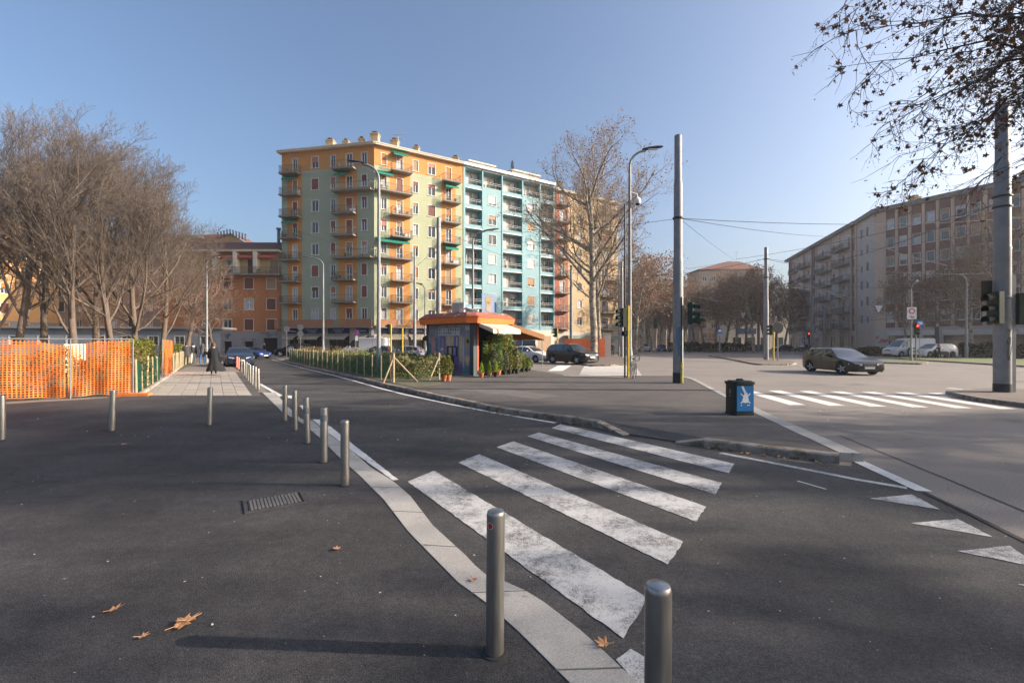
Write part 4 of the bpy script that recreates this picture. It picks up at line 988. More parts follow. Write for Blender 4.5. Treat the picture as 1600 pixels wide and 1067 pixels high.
def trolley_pole(px, py, h, rads, lab, z=0.0, wraps=(), seg=(0,.52,.78,1)):
    p = G(px, py, z); o = empty('trolley_pole', (p.x, p.y, z), 0, lab, 'pole', 'thick tapered steel poles for overhead wires')
    zz = [0, seg[1]*h, seg[2]*h, h]; r = rads
    b = MB(); b.lathe([(r[0],0),(r[0]*.97,zz[1]-.12),(r[1]*1.06,zz[1]),(r[1],zz[1]+.08)], 24); sh = [b.build('lower_section', M['galv'], o, 40)]
    b = MB(); b.lathe([(r[1],zz[1]+.08),(r[1]*.98,zz[2]-.1),(r[2]*1.05,zz[2]),(r[2],zz[2]+.06)], 24); b.build('middle_section', M['galv'], o, 40)
    b = MB(); b.lathe([(r[2],zz[2]+.06),(r[2]*.97,h-.02),(r[2]*.9,h)], 24); b.build('upper_section', M['galv'], o, 40)
    for w in wraps: MB().lathe([(r[1]+.02,w),(r[1]+.045,w+.02),(r[1]+.045,w+.08),(r[1]+.02,w+.1)], 20).build('clamp', M['darkgrey'], o)
    return o
tpA = trolley_pole(1059.5, 598, 10.15, (.205,.175,.15), 'thick grey trolley pole standing at the plaza corner', ZP, (6.7,), (0,.50,.81,1))
MB().lathe([(.212,0),(.212,.42)], 24).build('base_band', mat('dark_band', (.03,.04,.035), .7), tpA)
# yellow and dark cable ducts strapped to it
b = MB(); b.lathe([(.06,0),(.06,.85)], 10); q = b.build('cable_duct', mat('yellow_old', (.5,.42,.08), .6, stain=((.2,.18,.12), 6, .5, .6)), tpA); q.location = (.07,-.21,0)
b = MB(); b.lathe([(.028,.85),(.028,3.5)], 8); q = b.build('cable_duct', M['darkgrey'], tpA); q.location = (.07,-.21,0)
tpB = trolley_pole(1566, 612, 9.6, (.225,.215,.18), 'thick grey trolley pole on the right traffic island', .12, (), (0,.50,.80,1))
for w in (3.12, 2.35, 6.5, 6.15): MB().lathe([(.235,w),(.25,w+.01),(.25,w+.05),(.235,w+.06)], 20).build('clamp', M['darkgrey'] if w > 6 else M['galv'], tpB)
MB().lathe([(.232,0),(.232,.28)], 24).build('base_band', M['darkgrey'], tpB)
MB().box(.12,.27,-.17,.02,0,3.9).build('cable_box', M['galv'], tpB)
graf = RFac((tpB.location.x-.25, tpB.location.y), (tpB.location.x+.25, tpB.location.y), tpB); graffiti(tpB, graf, .1,.38,1.2,2.2,4,M['spray'],4,y=-.236,w=.02)
grafA = RFac((tpA.location.x-.2, tpA.location.y), (tpA.location.x+.2, tpA.location.y), tpA); graffiti(tpA, grafA, .08,.3,.9,2.4,4,mat('blue_spray',(.06,.14,.22),.7),7,y=-.212,w=.04)
tpC = trolley_pole(1197, 562, 11.0, (.23,.20,.17), 'grey trolley pole on the far traffic island', .12, (9.8,8.0))
tpD = trolley_pole(971.6, 559, 11.5, (.21,.17,.15), 'grey trolley pole standing behind the yellow signal post', 0, ())
tpE = trolley_pole(685.5, 571.5, 10.6, (.19,.17,.15), 'grey trolley pole rising behind the flower kiosk roof', .12, ())
tpF = trolley_pole(892.5, 558.5, 11.2, (.2,.17,.15), 'grey trolley pole by the orange banner in front of the tan block', 0, (), )
tpG = trolley_pole(648, 563, 10.6, (.16,.13,.11), 'grey trolley pole behind the hedge, in front of the right facade', 0, ())
tpH = trolley_pole(1269.5, 550, 11, (.3,.26,.22), 'far grey trolley pole beside the red signal, right of the avenue', 0, ())
tpI = trolley_pole(1288, 549.5, 9.0, (.3,.26,.22), 'blue-grey trolley pole right of the red signal', 0, ())
tpJ = trolley_pole(1185, 549.5, 9.5, (.26,.22,.2), 'slim grey pole just left of the far island pole', 0, ())
trolley_pole(1077, 549.5, 10.5, (.25,.22,.2), 'far pole at the start of the avenue hedge', 0, ())

def street_lamp(px, py, h, arm, lab, z=0.0, r=.085, head=1.35, hm='darkgrey', pm='galv', tilt=8):
    p = G(px, py, z); o = empty('street_lamp', (p.x, p.y, z), 0, lab, 'street lamp', 'tall street lamps with a single arm')
    s = 1 if arm > 0 else -1; A = abs(arm)
    b = MB(); b.lathe([(r*1.55,0),(r*1.55,1.2),(r*1.1,1.35),(r,h*.4),(r*.75,h-.9)], 14); b.build('pole', M[pm], o, 40)
    b = MB(); pts = [(0,0,h-1.0)]; 
    for t in range(0, 9): a = t/8*math.pi/2; pts.append((s*(.75*(1-math.cos(a))), 0, h-.8+.75*math.sin(a)))
    pts.append((s*(A), 0, h-.05+A*.06)); b.tube(pts, r*.62, 10); b.build('arm', M[pm], o, 60)
    hd = MB(); L0, w = head, .17; n = 8
    prof = [(0,.05,.05),(.12,.09,.07),(.35,.15,.09),(.7,.17,.08),(.92,.13,.05),(1,.04,.02)]
    for i, (t, ww, hh) in enumerate(prof):
        for j in range(10):
            a = 2*math.pi*j/10; hd.v.append((s*(A-.15+t*L0), ww*math.cos(a), h-.03+A*.06+t*L0*math.sin(R(tilt))+(hh if math.sin(a) > 0 else hh*.45)*math.sin(a)))
    for i in range(len(prof)-1):
        for j in range(10): hd.f.append((i*10+j, i*10+(j+1)%10, i*10+10+(j+1)%10, i*10+10+j)); hd.m.append(0)
    hd.f += [tuple(range(10)), tuple(range(50,60))]; hd.m += [0,0]; q = hd.build('lamp_head', M[hm], o, 50)
    ls = MB().box(s*(A+.35*L0)-.22, s*(A+.35*L0)+.22, -.09, .09, h-.03+A*.06+.5*L0*math.sin(R(tilt))-.075, h-.03+A*.06+.5*L0*math.sin(R(tilt))-.045); ls.build('lens', M['headlamp'], q)
    return o
street_lamp(592, 586, 10.75, -.75, 'tall grey street lamp standing in the planted bed, head to the left', ZP, .095, 1.0)
street_lamp(984, 589, 10.9, .75, 'tall grey street lamp behind the parked bicycle, head to the right', ZP, .085, 1.0)
street_lamp(505, 560, 10.6, -.9, 'pale street lamp in front of the green left facade', ZP, .11, 1.4, 'lampgrey', 'galv')
street_lamp(739, 567, 10.8, 1.0, 'street lamp rising behind the kiosk in front of the turquoise block', ZP, .10, 1.3)
street_lamp(664, 556, 9.8, -.4, 'thin street lamp left of the kiosk, before the cream facade', 0, .1, 1.5)
street_lamp(323, 566, 9.6, .6, 'thin pale street lamp beside the small tree, left of the people', 0, .1, .9)
street_lamp(966.8, 557, 12.2, 1.3, 'far street lamp just left of the signal head', 0, .09, 1.4)
street_lamp(1424, 563, 7.5, .3, 'slim pale mast carrying the square sign on the right island', .12, .06, .4)
street_lamp(1510, 559, 9.2, -.4, 'slim pale mast behind the right plane tree', .12, .1, .8)
for px_, py_, lab in ((976.3,590,'plain dark post touching the lamp behind the bicycle'),(967.5,558,'thin dark post beside the far trolley pole')):
    p = G(px_,py_,ZP); b = MB().lathe([(.04,0),(.035,8.2 if px_>970 else 9)], 10); o = b.build('thin_post', M['darkgrey'], None, 40); o.location = p; tag(o, lab, 'post')
# camera dome on the lamp behind the bicycle
p = G(984,589,ZP); cm = empty('security_camera', (p.x,p.y,0), 0, 'white dome camera on a bracket high on the street lamp', 'security camera')
b = MB(); b.bar((0,0,9.0),(.35,0,8.9),.035,8); b.bar((.35,0,8.9),(.38,0,8.72),.03,8); b.build('bracket', M['white'], cm)
q = MB().lathe([(.04,.0),(.14,-.08),(.16,-.22),(.12,-.3)][::-1], 14).build('housing', M['white'], cm, 50); q.location = (.38,0,8.75); q2 = MB().lathe([(.02,-.42),(.09,-.38),(.115,-.3)], 14).build('dome', M['glass'], cm, 50); q2.location = (.38,0,8.75)

def signal(loc, face, lab, n=3, lit=None, pole=None, back=False, s=1.0, grp='green housed traffic signals', extra=False):
    o = empty('traffic_signal', loc, math.atan2(face[1], face[0]), lab, 'traffic light', grp); o.scale = (s,s,s)   # +X is where it faces
    H = .3*n
    b = MB().box(-.16,.0,-.16,.16,-H/2,H/2); b.box(-.20,-.16,-.11,.11,-H/2+.04,H/2-.04); b.build('housing', M['tlgreen'], o)
    for i in range(n):
        z = H/2-.15-i*.3
        v = MB(); m_ = 10
        for j in range(m_):
            a0 = R(-35)+R(250)*j/m_; a1 = R(-35)+R(250)*(j+1)/m_; r = .115
            v.quad((0.0,r*math.cos(a0),z+r*math.sin(a0)),(0.0,r*math.cos(a1),z+r*math.sin(a1)),(.25,r*math.cos(a1),z+r*math.sin(a1)-.04),(.25,r*math.cos(a0),z+r*math.sin(a0)-.04))
        v.build('visor', M['tlgreen'], o)
        l = MB(); l.v = [(.012,0,z)] + [(.012,.10*math.cos(2*math.pi*j/14),z+.10*math.sin(2*math.pi*j/14)) for j in range(14)]; l.f = [(0,1+j,1+(j+1)%14) for j in range(14)]; l.m = [0]*14
        l.build('lens', M['redlamp'] if lit == i else mat_lens[i % 3], o)
    if back: MB().box(-.22,-.205,-.32,.32,-H/2-.1,H/2+.35).build('backboard', M['black'], o)
    return o
mat_lens = [mat('lens_red_off', (.12,.015,.012), .25), mat('lens_amber_off', (.14,.07,.01), .25), mat('lens_green_off', (.01,.07,.05), .25)]
q = tpB.location
signal((q.x-.42, q.y-.1, 2.92), (-1,-.1), 'dark green signal facing left on the right trolley pole', back=False, s=1.18)
bb = MB().box(-.16,.16,-.03,.03,-.1,.5); o = bb.build('signal_plate', M['black']); o.location = (q.x-.40, q.y+.12, 3.35); tag(o, 'black plate standing above the left-facing signal on the right pole', 'plate')
signal((q.x+.5, q.y-.1, 2.88), (1,-.15), 'dark green signal facing right on the right trolley pole', s=1.15)
q = tpA.location
signal((q.x+.55, q.y-.18, 2.95), (.85,-.5), 'dark green signal facing right on the plaza corner pole', s=1.0)
signal((q.x+.78, q.y-.25, 2.72), (.95,-.2), 'small extra lamp under the plaza corner signal, pointing right', n=1, s=.8)
yp = G(981.5, 590, ZP)
o = empty('signal_post', (yp.x,yp.y,ZP), 0, 'yellow signal post beside the parked bicycle', 'post', 'yellow signal posts')
MB().lathe([(.055,0),(.05,.4),(.05,3.4)], 14).build('pole', M['yellow'], o, 40); b = MB().box(-.06,.10,-.02,.06,2.25,3.35); b.build('cover', M['yellow'], o)
signal((yp.x-.32, yp.y, 2.95), (-.95,-.3), 'dark green signal facing left on the yellow post by the bicycle')
signal((yp.x-.16, yp.y+.1, 2.2), (-.4,-.9), 'small lower lamp box on the yellow post by the bicycle', n=1, s=.8)
for px_, py_, h_, lab, fc in ((1208.5,565,3.5,'yellow signal post on the far traffic island',(-.5,.8)),(611,564,3.6,'yellow signal post behind the planted bed, nearer the kiosk',(-.9,.3)),(629,564,3.2,'plain yellow post behind the planted bed',None),(871,561,3.4,'yellow signal post before the turquoise block',(-.7,.7))):
    p = G(px_,py_,0); o = empty('signal_post', (p.x,p.y,0), 0, lab, 'post', 'yellow signal posts'); MB().lathe([(.075,0),(.07,h_)], 10).build('pole', M['yellow'], o, 40)
    if fc: 
        a = Vector(fc).normalized()*.3; signal((p.x+a.x, p.y+a.y, h_-.5), fc, 'dark green signal on the '+lab, s=1.1)
p = G(1024.5,552,0); o = empty('signal_post',(p.x,p.y,0),0,'grey far post with a signal seen from behind','post','yellow signal posts'); MB().lathe([(.1,0),(.09,4.8)],8).build('pole',M['galv'],o); signal((p.x,p.y+.2,5.2),(.2,1),'far signal seen from behind over the avenue',s=2.0)
p = G(1262,549,0); signal((p.x,p.y-.3,3.3),(-.15,-1),'far signal showing red beside the blue arrow sign', lit=0, s=1.5)
p = G(1431,563,.12); o = empty('signal_post',(p.x,p.y,.12),0,'grey signal post on the right verge','post','yellow signal posts'); MB().lathe([(.06,0),(.06,3.4)],10).build('pole',M['galv'],o); signal((p.x,p.y-.12,3.05),(-.3,-1),'signal showing red on the right verge', lit=0, s=1.15)

# signs
def disc(b, r, y, m, n=20, cx_=0, cz=0):
    i = len(b.v); b.v += [(cx_, y, cz)] + [(cx_+r*math.cos(2*math.pi*j/n), y, cz+r*math.sin(2*math.pi*j/n)) for j in range(n)]; b.f += [(i, i+1+(j+1)%n, i+1+j) for j in range(n)]; b.m += [m]*n
def sign_post(px, py, h, lab, z=0, face=0, kinds=(), r=.03):
    p = G(px,py,z); o = empty('road_sign', (p.x,p.y,z), R(face), lab, 'road sign', 'road signs round the square'); MB().lathe([(r,0),(r,h)], 8).build('pole', M['galv'], o)
    for kd, zz in kinds:
        b = MB()
        if kd == 'back': b.v = []; b.lathe([(.32,0),(.32,.02)], 20); q = b.build('sign_plate', M['signback'], o); q.rotation_euler = (R(90),0,0); q.location = (0,-.05,zz); continue
        if kd == 'nopark': disc(b,.3,-.05,0); disc(b,.24,-.055,1); q_ = MB(); b.quad((-.2,-.06,zz*0+.14),(-.14,-.06,.2),(.2,-.06,-.14),(.14,-.06,-.2),0)
        elif kd == 'plate': b.box(-.15,.15,-.06,-.05,-.3,.25,0)
        elif kd == 'bluearrow': disc(b,.32,-.05,0); b.quad((-.04,-.056,-.18),(.04,-.056,-.18),(.04,-.056,.08),(-.04,-.056,.08),1); b.face([(-.12,-.056,.06),(.12,-.056,.06),(0,-.056,.22)],1)
        elif kd == 'blueplate': b.box(-.3,.3,-.06,-.045,-.35,.35,0); b.quad((-.2,-.065,-.05),(.2,-.065,-.05),(.2,-.065,.2),(-.2,-.065,.2),1)
        elif kd == 'yield': b.face([(-.45,-.05,.3),(.45,-.05,.3),(0,-.05,-.45)],0)
        elif kd == 'square': b.box(-.38,.38,-.06,-.04,-.55,.55,0); disc(b,.26,-.066,1,20,0,.18); disc(b,.17,-.07,0,20,0,.18); b.quad((-.12,-.066,-.42),(.2,-.066,-.42),(.2,-.066,-.32),(-.12,-.066,-.32),1); b.quad((-.2,-.066,-.3),(-.02,-.066,-.3),(-.02,-.066,-.25),(-.2,-.066,-.25),1)
        elif kd == 'round_dark': disc(b,.5,-.05,0)
        ms = {'nopark':['red','blue'],'plate':['white'],'bluearrow':['blue','white'],'blueplate':['blue','white'],'yield':['white'],'square':['white','red'],'round_dark':['darkgrey']}[kd]
        q = b.build('sign_plate', [M[k] for k in ms], o); q.location = (0,0,zz)
    return o
sign_post(448,560,3.4,'round road sign seen from behind, left end of the hedge',ZP,0,(('back',3.1),)); sign_post(469.5,560,3.6,'two round road signs seen from behind, one above the other',ZP,0,(('back',3.3),('back',2.6)))
sign_post(454.5,562,1.2,'low round road sign seen from behind at the hedge corner',ZP,0,(('back',1.0),)); sign_post(557.5,560,3.2,'red and blue no-parking sign in front of the shops',0,8,(('nopark',2.95),('plate',2.3)))
sign_post(582.5,561,3.3,'thin grey sign post by the corner of the block',0,0,(('plate',2.9),)); sign_post(1256,549,4.3,'blue arrow sign with a panel below, right of the avenue',0,-5,(('bluearrow',3.9),('blueplate',2.2)),.05)
sign_post(1424,563.5,3.1,'white square sign with a red ring on the right verge',.12,-12,(('square',4.4),)); sign_post(1437,562,3.7,'small blue sign behind the red signal on the right',.12,-10,(('blueplate',3.5),))
sign_post(1124.5,554,4.0,'back of a tall narrow sign at the tip of the far island',.12,0,(('blueplate',3.3),),.06)
sign_post(1215,564,3.6,'round dark sign back beside the far yellow post',.12,0,(('round_dark',3.0),),.045)
sign_post(1276,549,5,'white bus stop panel between the two far poles',0,0,(('plate',4.6),('square',3.4)),.06)
# give way triangles hang from wires over the road
for px_, py_, D_ , lab in ((1373,483,62,'white triangular sign hanging over the road before the brick block'),(1161,493,85,'white triangular sign hanging over the avenue')):
    b = MB(); s_ = .55; b.face([(-s_,0,s_*.9),(s_,0,s_*.9),(0,0,-s_*.9)],0); b.face([(-s_,.03,s_*.9),(0,.03,-s_*.9),(s_,.03,s_*.9)],0); b.bar((-s_*.8,.01,s_*.9),(-s_*.8,.01,s_*.9+.7),.02); b.bar((s_*.8,.01,s_*.9),(s_*.8,.01,s_*.9+.7),.02)
    o = b.build('hanging_sign', M['white']); o.location = (ray_x(px_,D_), D_, zat(py_,D_)); tag(o, lab, 'sign')

# overhead wires
def P3(px, py, D): return Vector((ray_x(px,D), D, zat(py,D)))
A1 = tpA.location + Vector((.05,0,6.75)); B1 = tpB.location + Vector((0,0,6.4)); C1 = tpC.location + Vector((0,0,9.9))
wires = [(A1, P3(1620,338,26), 'taut wire from the corner pole running right, level with its clamp', .35, .012),
 (A1, P3(1328,369,50), 'long wire from the corner pole to the pale fittings before the brick block', .3, .014),
 (A1, P3(1146,405,60), 'wire from the corner pole down to the junction over the avenue', .1, .012),
 (P3(1075,420,36), P3(1150,405,60), 'wire from the left into the junction over the avenue', .1, .016),
 (P3(1150,405,60), P3(1640,300,34), 'long wire from the avenue junction up to the right', .5, .018),
 (A1, tpE.location + Vector((0,0,10)), 'thin wire from the corner pole to the pole behind the kiosk', .5, .008),
 (tpE.location + Vector((0,0,9.8)), tpF.location + Vector((0,0,10.5)), 'thin wire over the kiosk towards the tan block', .6, .012),
 (tpF.location + Vector((0,0,10.3)), C1, 'wire crossing the avenue between two poles', 1.0, .02),
 (tpD.location + Vector((0,0,9.5)), tpH.location + Vector((0,0,9.5)), 'higher wire spanning the mouth of the avenue', 1.6, .025),
 (tpD.location + Vector((0,0,7.5)), tpH.location + Vector((0,0,7.8)), 'lower wire spanning the mouth of the avenue', 1.4, .025),
 (C1, B1, 'wire between the island poles', 1.2, .014), (C1, P3(1650,420,50), 'wire from the far island pole to the right', 1.0, .018),
 (P3(1240,440,75), P3(1650,440,42), 'feeder wire in front of the brick block', .8, .018), (P3(1235,500,80), P3(1650,470,40), 'lowest feeder wire in front of the brick block', .8, .018),
 (P3(1235,398,90), P3(1650,340,45), 'upper feeder wire in front of the brick block', .9, .018),
 (tpG.location + Vector((0,0,9.5)), tpE.location + Vector((0,0,9.0)), 'short wire left of the kiosk', .3, .014), (tpG.location + Vector((0,0,10)), P3(436,350,64), 'wire towards the end of the green facade', .5, .012)]
for a, c, lab, sag, r in wires:
    pts = [a.lerp(c, t/10) - Vector((0,0,sag*4*(t/10)*(1-t/10))) for t in range(11)]
    o = MB().tube(pts, r, 4).build('overhead_wire', M['cable']); tag(o, lab, 'wire', 'overhead trolley wires')
# pale catenary brackets over the right-hand road
for (x0,y0,x1,y1,D0_,D1_,lab) in ((1236,449,1268,452,70,72,'pale catenary bracket, leftmost over the right road'),(1252,443,1300,456,66,60,'pale catenary bracket in the middle over the right road'),(1275,452,1338,466,66,56,'pale catenary bracket, longest over the right road'),(1295,457,1330,470,64,58,'pale catenary bracket, lowest over the right road'),(1312,370,1345,369,52,50,'pale wire fitting high before the balconies'),(1345,369,1420,402,50,46,'pale insulated wire running down before the brick block'),(1402,395,1480,415,46,42,'pale insulated wire leading to the right plane tree')):
    a, c = P3(x0,y0,D0_), P3(x1,y1,D1_); b = MB().tube([a, a.lerp(c,.5)-Vector((0,0,.05)), c], .045, 5)
    for t in (.2,.4,.6,.8): m_ = a.lerp(c,t); b.bar(m_, m_+Vector((.0,0,-.25)), .03, 4)
    tag(b.build('catenary_fitting', M['cable_lt']), lab, 'wire fitting', 'pale catenary fittings')

# litter bin
bn = G(1155.5, 647, ZP); lb = empty('litter_bin', (bn.x, bn.y, ZP), R(6), 'dark green litter bin with a bright blue side panel', 'litter bin')
M['bingreen'] = mat('bin_dark', (.012,.022,.019), .45, var=.2, scale=8); M['binblue'] = mat('bin_blue', (.01,.17,.42), .4, var=.05)
def rrect(hx, hy, r, n=5):
    P = []
    for cx_, cy_, a0 in ((hx-r,hy-r,0),(-hx+r,hy-r,90),(-hx+r,-hy+r,180),(hx-r,-hy+r,270)):
        for j in range(n): a = R(a0+90*j/(n-1)); P.append((cx_+r*math.cos(a), cy_+r*math.sin(a)))
    return P
lb.rotation_euler.z = R(8)
hx, hy = .235, .20
MB().prism(rrect(hx,hy,.05), .05, .70).build('body', M['bingreen'], lb, 40); MB().prism(rrect(hx+.012,hy+.012,.05), 0, .055).build('base', M['bingreen'], lb, 40)
b = MB(); b.prism(rrect(hx+.022,hy+.022,.06), .70, .755); b.prism(rrect(hx-.02,hy-.02,.06), .755, .775); b.build('lid', M['bingreen'], lb, 40)
b = MB().prism(rrect(.075,.05,.02), .775, .80); b.box(-.07,.07,-.012,.012,.80,.82); b.build('handle', M['darkgrey'], lb)
# blue panel on the +X... side that faces right of the camera
b = MB(); b.box(-hx+.03,hx-.03,-hy-.008,-hy-.001,.10,.665); pan = b.build('panel', M['binblue'], lb)
b = MB(); y = -hy-.010
b.face([(-.10,y,.66),(-.05,y,.66),(.02,y,.52),(-.03,y,.50)]); b.face([(-.03,y-.001,.50),(.01,y-.001,.53),(.05,y-.001,.51),(.05,y-.001,.46),(.08,y-.001,.36),(.07,y-.001,.29),(-.04,y-.001,.29),(-.085,y-.001,.32),(-.05,y-.001,.44)])
for s_ in (1,-1): b.face([(-s_*.125,y-.002,.285),(-s_*.105,y-.002,.27),(s_*.125,y-.002,.49),(s_*.105,y-.002,.505)][::s_])
b.quad((-.12,y,.225),(-.08,y,.225),(-.08,y,.24),(-.12,y,.24)); b.quad((.04,y,.225),(.11,y,.225),(.11,y,.24),(.04,y,.24)); b.build('no_bag_symbol', M['white'], pan)
b = MB(); x = -hx-.003; b.face([(x,.0,.60),(x,.03,.55),(x,.025,.50),(x,0,.47),(x,-.025,.50),(x,-.03,.55)]); b.quad((x,.03,.42),(x,-.03,.42),(x,-.03,.445),(x,.03,.445)); b.build('crest', M['galv'], lb)

# ------------------------------------------------ fences
def post_fence(name, P, lab, sp, h, net=None, r=.035, lean=.02, group=None, netmesh=True, phase=0.0):
    o = empty(name, (0,0,0), 0, lab, 'fence'); T = plen(P); n = int((T-phase)/sp); rr_ = random.Random(4)
    for i in range(n+1):
        p = along(P, phase+i*sp); b = MB().tube([(0,0,-.05),(rr_.uniform(-lean,lean)*h,rr_.uniform(-lean,lean)*h,h*rr_.uniform(.94,1.05))], r, 8); q = b.build('post', M['wood'], o, 40); q.location = p
    if net:
        nr_w = .0035 if net == 'green_thin' else .009; net = 'green_net'
        b = MB(); H = h*.86; rows = int(H/.06)
        for a, c in zip(P, P[1:]):
            for k in range(rows+1): b.bar(a+Vector((0,0,.04+k*H/rows)), c+Vector((0,0,.04+k*H/rows)), nr_w, 3)
            m_ = int((c-a).length/.06)
            for k in range(m_): q = a.lerp(c, k/m_); b.bar(q+Vector((0,0,.04)), q+Vector((0,0,.04+H)), nr_w, 3)
        b.build('net', M[net], o)
    return o
bedl = [G(447,563,ZP)+Vector((.1,.5,0)), G(486,571.2,ZP), G(525,578.5,ZP), G(565,586.5,ZP), G(612,596.5,ZP)]
pf = post_fence('post_fence', bedl, 'row of pale wooden posts along the planted bed', 1.32, 1.12, 'green_thin', .034)
p = G(615, 597.5, ZP); b = MB().tube([(0,0,-.05),(0,0,1.22)], .05, 8); q = b.build('post', M['wood'], pf, 40); q.location = p
for d in ((.95,.25),(-.35,-.25)): b = MB().tube([(0,0,1.05),(d[0],d[1],.0)], .035, 8); q = b.build('brace', M['wood'], pf, 40); q.location = p
p = G(686, 593, ZP); b = MB().tube([(0,0,-.05),(0,0,1.2)], .045, 8); q = b.build('post', M['wood'], pf, 40); q.location = p
for d in ((-1.0,.1),(-.35,-.5)): b = MB().tube([(0,0,1.0),(d[0],d[1],.0)], .032, 8); q = b.build('brace', M['wood'], pf, 40); q.location = p
p = G(663, 586, ZP); b = MB().tube([(0,0,-.05),(0,0,1.1)], .04, 8); q = b.build('post', M['wood'], pf, 40); q.location = p
gl = [G(213,616), G(228,607), G(240,601), G(250,596)]; post_fence('post_fence', gl, 'green net fence on wooden posts beside the slab path', 1.3, 1.22, 'green_net', .04)
gl2 = [G(271,583), G(286,572), G(300,564)]; post_fence('post_fence', gl2, 'farther stretch of green net fence beyond the upright orange net', 1.1, 1.15, 'green_net', .045)
def net_fence(name, A, B, h, lab, top=True, sagf=None, cell=.085, mh_=.075):
    o = empty(name, (A.x,A.y,0), 0, lab, 'fence'); L = (B-A).length; d = (B-A)/L; nn = Vector((-d.y,d.x,0)); nc = int(L/cell); nr_ = int(h/mh_)
    def P(u, v):
        x = u*L; wob = .10*math.sin(x*2.1+v*2)+.05*math.sin(x*5.3-v*4)+.035*math.sin(x*11+v*3); low = .03+.05*math.sin(x*1.7)**2; tz = h - .02 - (.16*math.exp(-((u-.52)/.16)**2) if sagf else 0)
        return d*x + nn*wob*(.3+.7*(1-v)) + Vector((0,0, low+(tz-low)*v + .012*math.sin(x*9)))
    b = MB(); gx, gz = .30, .32
    for i in range(nc):
        for j in range(nr_):
            u0, u1, v0, v1 = i/nc, (i+1)/nc, j/nr_, (j+1)/nr_
            b.quad(P(u0,v0),P(u0+(u1-u0)*gx,v0),P(u0+(u1-u0)*gx,v1),P(u0,v1)); b.quad(P(u0+(u1-u0)*gx,v0),P(u1,v0),P(u1,v0+(v1-v0)*gz),P(u0+(u1-u0)*gx,v0+(v1-v0)*gz))
    b.build('net', M['orange_net'], o)
    if top:
        b = MB(); b.bar((0,0,h+.02)-nn*.0 if False else tuple(Vector((0,0,h+.02))), tuple(d*L+Vector((0,0,h+.02))), .02, 8); b.build('top_rail', M['galv'], o)
    for u in ([0,.5,1] if L > 2 else [0,1]):
        b = MB(); b.bar(tuple(d*L*u+nn*.05), tuple(d*L*u+nn*.05+Vector((0,0,h))), .02, 8); b.build('fence_post', M['galv'], o)
    return o
fA, fB = G(208,617), G(0,628); fC = fB + (fB-fA)*.8
net_fence('net_fence', fA, fB, 1.86, 'orange plastic net fence with a steel top rail, left of the path', sagf=True)
net_fence('net_fence', fB, fC, 1.86, 'continuation of the orange net fence outside the left edge', cell=.17, mh_=.15)
fD, fE = G(256,590), G(269,578); net_fence('net_fence', fD, fE, 1.95, 'narrow upright orange net fence seen almost end-on', top=False, cell=.12)
M['net2'] = M['orange_net']
fo = MB().box(-.5,.5,-.12,.12,0,.1).build('fence_foot', M['orange_net']); p = G(208,619); fo.location = p; fo.rotation_euler.z = R(10); tag(fo, 'orange foot block under the end of the net fence', 'fence foot')
# orange banners in front of the tan block, light box, kiosk for papers
p = G(908,560); b = MB().box(-1.9,1.6,-.03,.03,.2,2.25); b.bar((-1.9,0,0),(-1.9,0,2.4),.05); b.bar((1.8,0,0),(1.8,0,2.5),.05); o = b.build('site_banner', M['banner']); o.location = p; tag(o, 'wide orange site banner left of the plane tree', 'banner')
p = G(940,559); b = MB().box(-.35,.35,-.3,.3,.1,2.3); o = b.build('site_banner', M['banner']); o.location = p; tag(o, 'narrow orange banner right of the plane tree', 'banner')
p = G(948,558); b = MB().box(-.45,.45,-.3,.3,0,2.9); b.box(-.5,.5,-.35,.35,2.9,3.0); o = b.build('info_column', M['p_stone']); o.location = p; tag(o, 'pale upright info column right of the orange banner', 'column')
# ------------------------------------------------ trees
def np_tubes(segs, sides):
    # segs: array (n, 8): p0, p1, r0, r1
    S_ = np.asarray(segs, np.float64); n = len(S_)
    p0, p1, r0, r1 = S_[:,0:3], S_[:,3:6], S_[:,6], S_[:,7]
    d = p1-p0; d /= np.linalg.norm(d, axis=1, keepdims=True)+1e-9
    a = np.where(np.abs(d[:,2:3]) < .9, np.array([[0,0,1.]]), np.array([[1.,0,0]])); u = np.cross(d, a); u /= np.linalg.norm(u, axis=1, keepdims=True); w = np.cross(d, u)
    V = np.zeros((n, 2, sides, 3))
    for j in range(sides):
        c, s = math.cos(2*math.pi*j/sides), math.sin(2*math.pi*j/sides)
        V[:,0,j] = p0 + (u*c + w*s)*r0[:,None]; V[:,1,j] = p1 + (u*c + w*s)*r1[:,None]
    F = np.zeros((n, sides, 4), int); base = np.arange(n)*2*sides
    for j in range(sides):
        k = (j+1) % sides; F[:,j] = np.stack([base+j, base+k, base+sides+k, base+sides+j], 1)
    return V.reshape(-1,3), F.reshape(-1,4)
